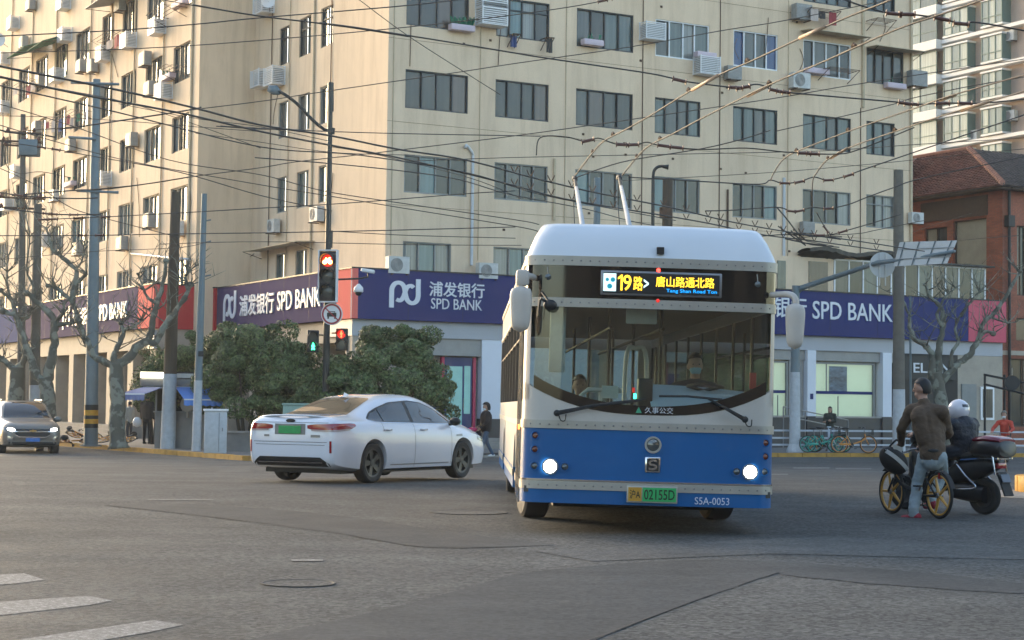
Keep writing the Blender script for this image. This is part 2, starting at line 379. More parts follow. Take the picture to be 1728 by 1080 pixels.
def manhole(px, py, r, lab):
    g = G(px, py); t = thing('manhole_cover', lab, 'manhole cover', (g.x, g.y, gz(g.y)), 0)
    MB().lathe([(r*1.09, 0.004), (r*1.09, 0.008), (r*1.02, 0.008), (r*1.0, 0.004)], 32, cap=False).build('rim', M['tar'], t)
    mb = MB().lathe([(0.001, 0.0055), (r, 0.0045)], 32, cap=False)
    for a in ():
        ww = math.sqrt(max(0, 1-(a/5)**2))*r*0.85; mb.box((0, a*r/5, 0.0075), (2*ww, 0.012, 0.003))
    mb.build('lid', M['asphalt_light' if px > 600 else 'asphalt'], t)
manhole(790, 865, 0.42, 'pale round manhole cover in the asphalt between sedan and bus')
manhole(503, 985, 0.24, 'small dark manhole cover in the rough asphalt near the zebra stripes')

# pavement and kerb
kA = [Vector(p) for p in ((-60.8, 130, 0), (-28.3, 83, 0), (-16.4, 64.2, 0), (-7.5, 50.1, 0), (-6.5, 49.2, 0), (-5.3, 49.3, 0), (-4.0, 50.6, 0), (-2.4, 53.2, 0), (-0.6, 56.4, 0), (3.5, 58.4, 0), (9.1, 60.7, 0), (18.9, 64.7, 0), (48, 76.6, 0))]
mb = MB(); poly = kA+[Vector((48, 200, 0)), Vector((-120, 200, 0)), Vector((-120, 130, 0))]
mb.add([(p.x, p.y, PAVE) for p in poly], [list(range(len(poly)))]); o = mb.build('pavement', M['paving']); o['kind'] = 'structure'
kerb = bpy.data.objects.new('kerb', None); C.objects.link(kerb); kerb['kind'] = 'structure'
nst = 0
for i in range(1, len(kA)-1):
    a, b = kA[i], kA[i+1]; L = (b-a).length; n = max(1, round(L/1.0)); d = (b-a)/n
    for k in range(n):
        q = a+d*k; px = 864+F*q.x/q.y
        if px < -60 or px > 1800: continue
        nn = Vector((d.y, -d.x, 0)).normalized()
        yel = not (5 <= i <= 8)
        mb = MB(); zt = PAVE+0.012+random.uniform(-0.004, 0.004)
        o0 = q+d*0.012; mb.obox((o0.x+nn.x*0.03, o0.y+nn.y*0.03, -0.45), d*0.976, -nn*0.18, (0, 0, zt+0.45-(0 if yel else 0.06)))
        s = mb.build('kerb_stone', M['kerb_yellow'] if yel else M['kerb_grey'], kerb); nst += 1

# ------------------------------------------------------------------ apartment building
FC = P(652, 300, 62); FC.z = 0                       # street corner of the building
sI = on(428, 200, FC, LL)[0]; IC0 = FC+LL*sI         # inner corner where the side wing starts
q = on(335, 200, IC0, -RR)[0]; WC0 = IC0-RR*q        # outer corner of the wing
Z = Vector((0, 0, 1))
def facade(mb, O, rd, nrm, s0, s1, z0, z1, holes, depth=0.16):
    ss = sorted(set([s0, s1]+[h[0] for h in holes]+[h[1] for h in holes])); zs = sorted(set([z0, z1]+[h[2] for h in holes]+[h[3] for h in holes]))
    pt = lambda s, z, d=0.0: O+rd*s+Z*z-nrm*d
    for i in range(len(ss)-1):
        for j in range(len(zs)-1):
            cs, cz = (ss[i]+ss[i+1])/2, (zs[j]+zs[j+1])/2
            if any(h[0] < cs < h[1] and h[2] < cz < h[3] for h in holes): continue
            mb.quad(pt(ss[i], zs[j]), pt(ss[i+1], zs[j]), pt(ss[i+1], zs[j+1]), pt(ss[i], zs[j+1]))
    for h in holes:
        a, b, c, d = h[:4]
        for p, q in (((a, c), (a, d)), ((a, d), (b, d)), ((b, d), (b, c)), ((b, c), (a, c))):
            mb.quad(pt(*p), pt(*q), pt(*q, depth), pt(*p, depth))
bld = thing('apartment_building', 'large cream corner apartment block with rows of windows and air conditioners', 'building', (FC.x, FC.y, 0))
bld.location = (0, 0, 0)
rw = random.Random(11)
def window(parent, O, rd, nrm, s0, s1, z0, z1, fr, cols, n=4, transom=False, rec=0.12, openp=0.0, fw=0.045):
    """frame with its mullions; each pane a piece of its own, sashes slide in two planes"""
    pt = lambda s, z, d: O+rd*s+Z*z-nrm*d
    mb = MB()
    def bar(a, b, c, d, dep=0.07, at=rec): mb.obox(pt(a, c, at), rd*(b-a), Z*(d-c), nrm*dep)
    bar(s0, s1, z0, z0+fw*1.2); bar(s0, s1, z1-fw, z1); bar(s0, s0+fw, z0+fw*1.2, z1-fw); bar(s1-fw, s1, z0+fw*1.2, z1-fw)
    ed = [s0+(s1-s0)*k/n+(rw.uniform(-0.05, 0.05) if 0 < k < n else 0) for k in range(n+1)]
    zt = z1-(z1-z0)*0.28 if transom else z1
    for k in range(1, n): bar(ed[k]-fw*0.55, ed[k]+fw*0.55, z0+fw, z1-fw, 0.055)
    if transom: bar(s0+fw, s1-fw, zt-fw*0.6, zt+fw*0.4, 0.05)
    w = mb.build('window', fr, parent)
    for k in range(n):
        c = cols[k % len(cols)] if not openp or rw.random() > openp else 0
        if isinstance(c, int): c = M['pane'][c]
        dd = rec+(0.005 if k % 2 else 0.03)
        p = MB().quad(pt(ed[k], z0, dd), pt(ed[k+1], z0, dd), pt(ed[k+1], z1, dd), pt(ed[k], z1, dd)).build('pane', c, w)
    return w
# row heights (storey 2.97 m)
RB = {'C': (5.75, 7.0), 'B': (8.72, 10.07), 'A': (11.72, 13.1), 'T': (14.68, 16.12), 'U': (17.65, 19.05)}
cols_px = [(684, 790, 150), (836, 926, 166), (972, 1068, 180), (1105, 1182, 193), (1237, 1312, 207), (1355, 1436, 218), (1462, 1510, 235)]
cs = [(on(a, y, FC, RR)[0], on(b, y, FC, RR)[0]) for a, b, y in cols_px]
fh = []; spec_w = []
for r in 'CBATU':
    for k, (a, b) in enumerate(cs):
        if r == 'C' and k == 1: b = a+1.9
        if r == 'C' and k == 0: b = a+1.9
        if r == 'T' and k == 3: b = on(1197, 60, FC, RR)[0]
        if r == 'T' and k == 6: b = on(1525, 110, FC, RR)[0]
        z0, z1 = RB[r]
        fh.append((a, b, z0, z1)); spec_w.append((r, k, a, b, z0, z1))
mb = MB(); facade(mb, FC, RR, RN, 0, 24.0, -0.4, 38, fh)
lh = []
for r in 'CBATU':
    for a, b in ((4.99, 6.13), (7.13, 8.32), (9.28, 10.40)):
        z0, z1 = RB[r]; z0 += 0.12; z1 += 0.2
        if r == 'C' and a < 6: continue
        lh.append((a, b, z0, z1))
facade(mb, FC, LL, LN, 0, sI, -0.4, 38, lh)
facade(mb, IC0, -RR, RN, 0, q, -0.4, 38, [])
wcol = [(0.95, 3.42), (4.68, 7.3), (8.72, 11.05), (12.45, 14.4), (16.35, 19.15), (20.6, 23.25), (24.6, 27.2), (28.5, 31.0), (32.5, 35.2), (36.6, 39.2), (40.6, 43.2), (44.6, 47.2)]
wh = []
for r in 'CBATU':
    for k, (a, b) in enumerate(wcol):
        z0, z1 = RB[r]; z0 += 0.08; z1 += 0.22
        if r == 'U': z0 += 0.2; z1 += 0.45
        wh.append((a, b, z0, z1, r, k))
facade(mb, WC0, LL, LN, 0, 60, -0.4, 38, [h[:4] for h in wh], 0.2)
# right flank, hidden back and flat roof close the volume
E0 = FC+RR*24.0; back = 34
mb.quad(E0+Z*-0.4, E0+LL*back-Z*0.4, E0+LL*back+Z*38, E0+Z*38)
B1 = WC0+LL*60; mb.quad(B1-Z*.4, B1+RR*24-Z*.4, B1+RR*24+Z*38, B1+Z*38)
mb.add([FC+Z*38, E0+Z*38, E0+LL*60+Z*38, B1+Z*38, WC0+Z*38, IC0+Z*38], [[0, 1, 2, 3, 4, 5]])
mb.build('wall', M['wall'], bld)
# corner returns: the paint edge and movement joints
g = MB()
for z in (5.3, 8.25, 11.2, 14.15, 17.1):
    g.obox(FC+Z*z+RN*0.001, RR*24, Z*0.012, RN*0.006)
g.build('string_joint', M['wall_groove'], bld)
for r, k, a, b, z0, z1 in spec_w:
    n = 4 if b-a > 1.9 else 3
    if r == 'A': fr, cc, op = M['frame_dark'], [rw.choice([0, 0, 1, 5, 2]) for _ in range(n)], 0
    elif r == 'B': fr, cc, op = M['frame_alu'], [rw.choice([0, 0, 6, 3, 1]) for _ in range(n)], 0.25
    elif r == 'C': fr, cc, op = M['frame_alu'], [3, 6, 3, 6], 0; n = 3
    elif r == 'T': fr = M[['frame_dark', 'frame_dark', 'frame_dark', 'frame_white', 'frame_white', 'frame_white', 'frame_dark'][k]]; cc = [[0, 0, 5, 0], [3, 6, 3, 0], [1, 0, 2, 2], [1, 2, 3, 2], [4, 1, 1, 4], [0, 1, 1, 0], [1, 0, 0, 1]][k]; op = 0
    else: fr, cc, op = M['frame_dark'], [rw.choice([0, 1, 2]) for _ in range(n)], 0
    if r == 'A' and k in (4, 5, 6): cc = [2, 2, 1, 2]
    if r == 'B' and k == 0: cc = [6, 6, 0, 0]
    window(bld, FC, RR, RN, a, b, z0, z1, fr, cc, n, openp=op, rec=0.10, transom=(r == 'B' and k == 6) or (r == 'T' and k == 1))
for a, b, z0, z1 in lh:
    top = z1 > 15
    w_bright = top and a < 6
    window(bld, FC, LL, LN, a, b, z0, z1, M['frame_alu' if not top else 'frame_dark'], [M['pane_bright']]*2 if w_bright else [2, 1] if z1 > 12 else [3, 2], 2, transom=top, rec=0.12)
for a, b, z0, z1, r, k in wh:
    n = 4 if b-a > 2.2 else 3
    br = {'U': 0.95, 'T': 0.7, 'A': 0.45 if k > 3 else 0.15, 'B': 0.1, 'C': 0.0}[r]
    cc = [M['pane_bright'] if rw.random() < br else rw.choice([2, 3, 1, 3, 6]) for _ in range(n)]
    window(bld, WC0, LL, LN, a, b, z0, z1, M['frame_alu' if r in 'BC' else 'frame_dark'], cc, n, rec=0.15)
# pipes and conduits on the walls (parts)
def pipe(px, y0, y1, O, rd, nrm, r, mt, name='downpipe', off=0.05):
    s, za = on(px, y0, O, rd); zb = on(px, y1, O, rd)[1]; p = O+rd*s+nrm*off
    MB().tube([p+Z*za, p+Z*zb], r, 6).build(name, mt, bld)
for px in (667, 813, 957, 1086, 1216, 1331): pipe(px, -80, 440, FC, RR, RN, 0.018, M['pipe_cream'] if px % 2 else M['rust'], 'conduit', 0.02)
pipe(1456, -80, 182, FC, RR, RN, 0.07, M['pipe_cream']); pipe(1452, 182, 440, FC, RR, RN, 0.018, M['rust'], 'conduit', 0.02); pipe(1537, -80, 440, FC, RR, RN, 0.06, M['pipe_cream'])
pipe(797, 262, 448, FC, RR, RN, 0.055, M['pipe']); pipe(935, 268, 372, FC, RR, RN, 0.05, M['pipe_cream']); pipe(1322, 300, 440, FC, RR, RN, 0.06, M['pipe']); pipe(1227, 320, 400, FC, RR, RN, 0.04, M['rust'])
s, z = on(797, 262, FC, RR); p = FC+RR*s+RN*0.05+Z*z
MB().tube([p, p+Z*0.12-RR*0.05, p+Z*0.28-RR*0.2, p+Z*0.33-RR*0.3+RN*0.05, p+Z*0.22-RR*0.36+RN*0.08], 0.055, 8).build('pipe_hook', M['pipe'], bld, True)
for px in (463, 493, 534, 563): pipe(px, -60, 480, FC, LL, LN, 0.05 if px in (534,) else 0.02, M['pipe_cream'] if px in (534, 493) else M['rust'], 'conduit', 0.04)
for px in (281, 232, 193, 158, 25, 60, 100): pipe(px, -60, 480, WC0, LL, LN, 0.04, M['pipe_cream'], 'conduit', 0.05)
pipe(329, -60, 470, WC0, LL, LN, 0.06, M['pipe_cream'])
# curved white duct along the wing, over the bank sign
def wpt(px, py, off, O=WC0, rd=LL, nrm=LN):
    s, z = on(px, py, O, rd); return O+rd*s+nrm*off+Z*z
MB().tube([wpt(225, 428, 0.1), wpt(262, 432, 0.12), wpt(300, 436, 0.12), wpt(326, 438, 0.12)], 0.05, 8).build('white_duct', M['pipe'], bld, True)

# ------------------------------------------------------------------ air conditioners, planters, racks: things hanging on the walls
def ac_mesh(kind):
    parts = []
    if kind == 'cage':
        mb = MB(); mb.box((0, 0.25, 0.35), (0.8, 0.34, 0.56)); parts.append(('condenser', mb, M['ac_grey']))
        mb = MB()
        for z in [0.03+0.072*i for i in range(10)]: mb.box((0, -0.05, z), (0.98, 0.03, 0.035)); mb.box((-0.475, 0.22, z), (0.03, 0.5, 0.035)); mb.box((0.475, 0.22, z), (0.03, 0.5, 0.035))
        for x in (-0.48, 0.48): mb.box((x, -0.05, 0.36), (0.04, 0.045, 0.74)); mb.box((x, 0.48, 0.36), (0.04, 0.04, 0.74))
        mb.box((0, 0.22, -0.02), (1.0, 0.58, 0.03)); parts.append(('louvre_cage', mb, M['white']))
    elif kind == 'fan':
        mb = MB(); mb.box((0, 0.22, 0.32), (0.84, 0.32, 0.62)); parts.append(('case', mb, M['ac_white']))
        mb = MB()
        for rr_ in (0.08, 0.13, 0.18, 0.23): mb.lathe([(rr_, 0.055), (rr_, 0.045), (rr_+0.02, 0.045), (rr_+0.02, 0.055)], 20, 'Y', (-0.1, 0, 0.32), cap=False)
        mb.lathe([(0.25, 0.058), (0.001, 0.058)], 20, 'Y', (-0.1, 0, 0.32), cap=False); parts.append(('fan_grille', mb, M['ac_grey']))
        parts += [('bracket', MB().box((x, 0.2, -0.03), (0.04, 0.5, 0.04)), M['rust']) for x in (-0.3, 0.3)]
    else:
        mb = MB(); mb.box((0, 0.22, 0.33), (0.82, 0.36, 0.64)); parts.append(('case', mb, M['ac_grey']))
        mb = MB()
        for i in range(8): mb.box((-0.06, 0.03, 0.1+0.06*i), (0.62, 0.02, 0.02))
        parts.append(('grille', mb, M['steel']))
        parts += [('bracket', MB().box((x, 0.22, -0.03), (0.04, 0.5, 0.04)), M['rust']) for x in (-0.3, 0.3)]
    return parts
AC = {}
def ac(px, py, O, rd, nrm, kind, label, sc=1.0, group='air conditioners hung on the apartment walls', off=0.5):
    s, z = on(px, py, O, rd); loc = O+rd*s+nrm*(off*sc)+Z*(z-0.35*sc)
    if kind not in AC:
        t = thing('air_conditioner', label, 'air conditioner', (0, 0, 0), 0, group); AC[kind] = t
        for nm, mb, mt in ac_mesh(kind): mb.build(nm, mt, t)
    else: t = copy_tree(AC[kind]); t['label'] = label
    t.location = loc; t.rotation_euler = (0, 0, math.atan2(-nrm.x*-1, nrm.y*-1) if False else math.atan2(nrm.y, nrm.x)+PI/2); t.scale = (sc,)*3
    return t
fr_ = (FC, RR, RN); lf_ = (FC, LL, LN); wg_ = (WC0, LL, LN)
ac(823, 28, *fr_, 'cage', 'white louvred air conditioner cage right of the plant window, top row at the corner', 1.05)
ac(823, 0, *fr_, 'cage', 'white louvred cage stacked directly over another cage beside the plant window', 1.05)
ac(1095, 55, *fr_, 'cage', 'white louvred air conditioner cage left of the white framed four pane window', 0.9)
ac(1186, 113, *fr_, 'cage', 'white louvred cage carrying a lilac flower trough, under the white framed window', 0.95)
ac(1231, 124, *fr_, 'plain', 'scuffed grey air conditioner beside the louvred cage with the lilac trough', 0.8)
ac(1342, 137, *fr_, 'fan', 'white fan air conditioner under the canopy window near the right end')
ac(1346, 22, *fr_, 'plain', 'grey boxed air conditioner near the top, above the blue curtained window', 0.95)
ac(1540, 134, *fr_, 'plain', 'pale blue grey air conditioner box at the right edge of the front wall', 1.0)
ac(1540, 368, *fr_, 'fan', 'white fan air conditioner on the right edge of the wall, beside the concrete pole', 0.75)
ac(1357, 384, *fr_, 'plain', 'small grey air conditioner behind the tangle of trolley wires', 0.7)
ac(671, 446, FC+RN*0.5-Z*0, RR, RN, 'fan', 'white fan air conditioner on the bank roof ledge beside the corner', 0.95, off=0.2)
ac(822, 456, FC+RN*0.5, RR, RN, 'fan', 'white fan air conditioner on the ledge over the bank sign, beside the white pipe', 0.9, off=0.2)
ac(456, 10, *lf_, 'cage', 'louvred cage high on the side street wall with a satellite dish beside it', 1.0)
ac(474, 130, *lf_, 'cage', 'nearer of two joined louvred cages behind the street lamp head', 1.0)
ac(450, 134, *lf_, 'cage', 'farther of two joined louvred cages behind the street lamp head', 0.95)
ac(545, 361, *lf_, 'fan', 'air conditioner half hidden behind the black traffic light pole', 0.9)
ac(471, 381, *lf_, 'fan', 'small round fanned air conditioner left of the traffic light pole', 0.85)
wl = [(275, 46, 'cage', 'louvred unit under the brightly reflecting window nearest the wing corner, top row'), (226, 70, 'cage', 'louvred unit left of the one under the wing corner window, top row'),
      (184, 92, 'cage', 'louvred unit with clothes rails, third from the wing corner in the top rows'), (146, 112, 'plain', 'grey unit under a brightly reflecting wide window of the wing'),
      (48, 72, 'plain', 'small grey unit beside a white satellite dish on the wing'), (116, 6, 'cage', 'louvred unit at the top of the wing beneath bright windows'),
      (286, 155, 'cage', 'white louvred unit with a planter above, under the wing corner window of the fourth storey'), (263, 150, 'plain', 'grey unit joined to the white louvred unit under the wing corner window'),
      (104, 128, 'cage', 'louvred unit above the hanging washing on the wing'), (76, 135, 'plain', 'tall grey unit beside the green awning window'),
      (14, 182, 'cage', 'louvred unit at the far left end of the wing, third storey'), (176, 155, 'plain', 'grey unit behind the crossarm of the steel pole'),
      (184, 303, 'cage', 'white louvred unit right of the steel pole, second storey'), (216, 410, 'plain', 'grey unit with a white duct leaving it, lowest row of the wing'),
      (100, 330, 'fan', 'fan unit behind the bare tree limbs on the wing'), (70, 215, 'plain', 'dark grey unit amid cables on the wing'),
      (310, 385, 'fan', 'small white unit just right of the brown pole'), (20, 345, 'cage', 'louvred unit low on the wing behind the leftmost poles'),
      (60, 8, 'plain', 'grey unit at the top left of the wing'), (14, 100, 'cage', 'unit under the washing rails at the left end of the wing'), (140, 420, 'plain', 'grey unit behind the tree between two steel poles')]
wl += [(118, 60, 'cage', 'louvred unit between two bright windows of the wing, third row from the top'), (212, 8, 'plain', 'grey unit tucked under the topmost awning of the wing'), (30, 40, 'cage', 'louvred unit left of the round white dish'),
       (255, 100, 'plain', 'small grey unit right of the steel pole top'), (232, 236, 'plain', 'lone small unit under a dark window, third storey of the wing'), (36, 290, 'cage', 'louvred unit behind the crossarms of the leftmost pole'),
       (128, 245, 'plain', 'dark unit half hidden by the washing rack clothes'), (84, 405, 'cage', 'louvred unit behind the bare limbs, lowest row'), (165, 112, 'plain', 'plain unit directly behind the steel pole head'), (262, 372, 'plain', 'unit left of the brown pole top')]
for px, py, k, lb in wl: ac(px, py, *wg_, k, lb, 0.95)
M['lilac'] = mat('lilac_plastic', (0.55, 0.45, 0.50), 0.6, var=0.08); M['greencloth'] = mat('green_canvas', (0.03, 0.16, 0.09), 0.8, var=0.2)
M['redcloth'] = mat('washing_red', (0.3, 0.05, 0.06), 0.9); M['palecloth'] = mat('washing_pale', (0.5, 0.42, 0.38), 0.9); M['bluecloth'] = mat('washing_blue', (0.05, 0.08, 0.2), 0.9)
def trough(px, py, O, rd, nrm, L, label, n=0, mt='lilac'):
    s, z = on(px, py, O, rd); loc = O+rd*s+nrm*0.2+Z*z
    t = thing('flower_trough', label, 'flower trough', loc, math.atan2(nrm.y, nrm.x)+PI/2, 'flower troughs on the window sills')
    mb = MB(); mb.box((0, 0, -0.11), (L, 0.3, 0.22)); bevel(mb.build('trough', M[mt], t), 0.02)
    r_ = random.Random(int(px)); mb = MB()
    for i in range(n):
        x = r_.uniform(-L/2.2, L/2.2); h = r_.uniform(0.1, 0.35); dx = r_.uniform(-.1, .1)
        mb.add([(x, 0, 0), (x+dx, r_.uniform(-.1, .1), h), (x+dx+0.07, 0, h*0.8), (x+0.03, 0, 0)], [[0, 1, 2, 3]])
    if n: mb.build('plant', M['greencloth'], t)
for a in [(775, 44, *fr_, 0.95, 'lilac flower trough with green plants under the corner plant window', 60), (995, 69, *fr_, 0.85, 'lilac flower trough under the wide dark window left of a louvred cage', 4),
          (1185, 90, *fr_, 0.9, 'lilac trough standing on top of a louvred cage', 0), (1373, 117, *fr_, 1.1, 'lilac trough at the left end of the rack under the canopy window', 0), (1505, 142, *fr_, 1.0, 'lilac trough beside the pale blue box at the wall end', 3),
          (124, 308, *wg_, 1.6, 'pale trough on a sill behind the bare tree', 10), (290, 127, *wg_, 1.5, 'pale trough under the wing corner window', 4), (312, 3, *wg_, 1.5, 'pale trough under the highest window at the wing corner', 3)]: trough(*a)
def rack(px, py, O, rd, nrm, L, label, cloth=(), proj=0.9):
    s, z = on(px, py, O, rd); loc = O+rd*s+Z*z
    t = thing('drying_rack', label, 'drying rack', loc, math.atan2(nrm.y, nrm.x)+PI/2, 'drying racks hung outside the flats')
    for i in range(4):
        MB().tube([(-L/2, -proj*(i+1)/4, 0.02), (L/2, -proj*(i+1)/4, 0.02)], 0.014, 5).build('rail', M['rust'], t)
    for x in (-L/2, L/2): MB().tube([(x, 0, 0), (x, -proj, 0.02), (x, -0.02, -0.4)], 0.018, 5).build('bracket', M['rust'], t)
    r_ = random.Random(int(px*3)); 
    for i, c in enumerate(cloth):
        x = -L/2+L*(i+0.5)/len(cloth); h = r_.uniform(0.3, 0.7); ww = L/len(cloth)*0.8; yy = -proj*r_.uniform(.3, 1)
        tag(MB().grid(lambda u, v: (loc+nrm*(-yy+0.03*math.sin(9*u+px))+rd*(-(x+(u-.5)*ww))+Z*(-v*h)), 6, 3).build('washing', M[c]), ['first', 'second', 'third', 'fourth', 'fifth', 'sixth', 'seventh'][i]+' piece of washing on the '+' '.join(label.split()[:8]).rstrip(','), 'washing', 'washing hung out to dry')
rack(862, 62, *fr_, 0.3, 'short rail with small cloths under the three pane window at top', ('bluecloth',), 0.5)
rack(918, 68, *fr_, 0.3, 'short rail with knotted cloths under the top row window', ('black',), 0.5)
rack(1405, 122, *fr_, 1.5, 'iron rack below the canopy window', (), 0.8)
rack(1478, 38, *fr_, 1.0, 'iron rack high beside the wall pipe', (), 0.7)
rack(1376, 22, *fr_, 1.5, 'iron rack loaded with junk at the very top', ('redcloth', 'black', 'palecloth'), 0.7)
rack(135, 200, *wg_, 5.0, 'long washing rack with clothes, third storey of the wing', ('redcloth', 'palecloth', 'bluecloth', 'palecloth', 'redcloth', 'greencloth', 'palecloth'), 1.1)
rack(60, 145, *wg_, 4.0, 'washing rack left of the steel pole', ('palecloth', 'redcloth', 'palecloth'), 1.0)
rack(205, 65, *wg_, 3.0, 'orange brown rack beneath the top row window', ('palecloth', 'redcloth'), 1.0)
rack(300, 22, *wg_, 2.5, 'rack at the wing corner top', (), 1.0); rack(310, 118, *wg_, 1.5, 'rack beside the wing corner trough', (), 1.0)
def canopy(px0, py0, px1, py1, O, rd, nrm, mt, label, proj=0.7, drop=0.25):
    s0, z = on(px0, py0, O, rd); s1, _ = on(px1, py1, O, rd); s0, s1 = min(s0, s1), max(s0, s1)
    loc = O+rd*s0+Z*z; t = thing('window_canopy', label, 'canopy', loc, 0, 'canopies over the flats windows')
    L = s1-s0; a = Vector((0, 0, 0))
    MB().obox(a, rd*L, nrm*proj-Z*drop, Z*0.03).build('sheet', M[mt], t)
    for k in (0.02, 0.98): MB().tube([a+rd*L*k-Z*0.3, a+rd*L*k+nrm*proj-Z*(drop+0.01)], 0.015, 5).build('stay', M['rust'], t)
canopy(1351, 52, 1452, 70, *fr_, 'pipe_cream', 'sloping concrete canopy over the white framed window near the right end', 0.7, 0.05)
canopy(1462, 80, 1542, 90, *fr_, 'pipe_cream', 'thin canopy over the last window of the top row', 0.7, 0.03)
canopy(52, 88, 82, 76, *wg_, 'greencloth', 'green awning over a bright window of the wing, nearer the left edge', 1.3, 0.5)
canopy(88, 75, 114, 62, *wg_, 'greencloth', 'green awning over a bright window of the wing, nearer the corner', 1.3, 0.5)
canopy(185, 10, 235, 0, *wg_, 'ac_grey', 'grey awning at the top of the wing', 1.2, 0.3)
canopy(440, 425, 531, 402, *lf_, 'pipe_cream', 'long thin canopy above the sign left of the traffic light', 0.8, 0.05)
t = thing('satellite_dish', 'small white satellite dish at the top of the side street wall', 'satellite dish', wpt(480, 5, 0.7, FC, LL, LN))
MB().lathe([(0.001, 0.1), (0.12, 0.07), (0.28, 0)], 16, 'Y', cap=False).build('dish', M['white'], t); MB().tube([(0, 0.1, 0), (0, 0.6, -0.3)], 0.02, 5).build('mast', M['steel'], t)
t = thing('satellite_dish', 'round white dish among the grey units of the wing', 'satellite dish', wpt(24, 70, 0.9))
MB().lathe([(0.001, 0.1), (0.2, 0.07), (0.4, 0)], 16, 'Y', cap=False).build('dish', M['white'], t); MB().tube([(0, 0.1, 0), (0.4, 0.6, -0.3)], 0.02, 5).build('mast', M['steel'], t)
# ------------------------------------------------------------------ bank branch on the ground floor, its podium and signs
PC = FC-RR*1.4+RN*0.5; PC.z = 0
IC = PC+LL*13.9; qs = on(262, 500, IC, -RR)[0]; WC = IC-RR*qs
pod = thing('bank_branch', 'ground floor bank branch with grey fascia, white panels and recessed doors under blue signs', 'shop', (0, 0, 0))
M['blind'] = mat('glowing_green_blind', (0.50, 0.58, 0.50), 0.6, var=0.05, scale=1, emit=(0.55, 0.66, 0.55), es=0.13)  # faint emission stands in for the lit room behind the blind
M['shopglass'] = glass_mat('shop_glass', (0.80, 0.88, 0.85), 0.0)
M['poster'] = mat('poster', (0.12, 0.22, 0.38), 0.6, var=0.7, scale=2.0, stretch=(1, 1, 2.5))
M['reveal'] = mat('grey_reveal', (0.30, 0.29, 0.27), 0.7, var=0.1)
M['dark_int'] = mat('dark_interior', (0.03, 0.028, 0.025), 0.8)
def fp(s, z, d=0.0, O=PC, rd=RR, nrm=RN): return O+rd*s+Z*z+nrm*d
GR = PAVE-0.1
FL = 30.03
def slab(name, O, rd, nrm, s0, s1, z0, z1, d0, d1, mt, parent=None):   # d outwards
    return MB().obox(fp(s0, z0, d0, O, rd, nrm), rd*(s1-s0), nrm*(d1-d0), Z*(z1-z0)).build(name, M[mt] if isinstance(mt, str) else mt, parent or pod)
f = (PC, RR, RN)
slab('fascia', *f, 0.02, FL, 3.60, 4.17, -2.4, -0.12, 'fascia'); slab('roof_slab', *f, 0.0, FL, 5.70, 5.80, -0.49, 0.0, 'fascia')
slab('fascia', PC, LL, LN, 0.2, 13.9, 3.40, 4.15, -1.38, -0.12, 'shopwall'); slab('fascia', WC, LL, LN, 0.02, 60, 3.40, 4.25, -3.0, -0.15, 'shopwall')
slab('fascia', WC+RR*0.02, RR, RN, 0, qs, 3.40, 4.15, -1.0, -0.1, 'fascia')
slab('roof_slab', WC, LL, LN, 0.0, 60, 5.85, 5.95, -3.5, 0, 'fascia'); slab('roof_slab', PC, LL, LN, 0.0, 14.2, 5.65, 5.75, -1.39, 0, 'fascia')
# front: recess back wall, corner entrance
slab('back_wall', *f, 0.0, FL, GR, 3.6, -0.55, -0.5, 'reveal')
slab('corner_pillar', *f, 0.05, 0.5, GR, 3.6, -0.5, -0.15, 'shopwall')
slab('door_head', *f, 0.5, 5.09, 3.0, 3.6, -0.5, -0.2, 'reveal'); slab('step', *f, 0.3, 5.6, GR, -0.05, -0.5, 0.9, 'kerb_grey'); slab('step', *f, 0.3, 5.6, -0.049, 0.10, -0.5, 0.5, 'kerb_grey')
M['doorglass'] = mat('door_glass', (0.16, 0.33, 0.33), 0.12, var=0.2, scale=0.8, emit=(0.25, 0.6, 0.6), es=0.07)  # glass carries a faint teal glow of its own
door = slab('door', *f, 3.80, 4.75, 0.11, 2.95, -0.45, -0.38, 'navy_door') if False else MB().obox(fp(3.72, 0.11, -0.47), RR*1.12, RN*0.07, Z*2.85).build('door', mat('door_navy', (0.02, 0.03, 0.12), 0.4), pod)
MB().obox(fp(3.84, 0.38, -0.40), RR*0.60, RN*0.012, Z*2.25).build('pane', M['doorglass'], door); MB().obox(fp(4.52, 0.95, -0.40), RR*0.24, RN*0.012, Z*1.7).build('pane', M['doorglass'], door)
MB().tube([fp(4.47, 1.1, -0.33), fp(4.47, 1.5, -0.33)], 0.02, 6).build('handle', M['chrome'], door)
MB().obox(fp(3.78, 0.14, -0.40), RR*0.72, RN*0.012, Z*0.20).build('kick_plate', M['coral'], door)
for s in (3.60, 4.86): slab('door_jamb', *f, s, s+0.11, 0.10, 2.96, -0.5, -0.36, 'magenta')
slab('signboard', *f, 2.4, 3.55, 0.1, 2.6, -0.49, -0.42, 'navy')
for s0, s1 in ((5.09, 9.6), (10.6, 13.2), (14.2, 17.0)):
    slab('white_panel', *f, s0, s1, 0.78, 3.595, -0.5, -0.14, 'whitepanel'); slab('plinth', *f, s0, s1, GR, 0.775, -0.5, -0.13, 'darkstone')
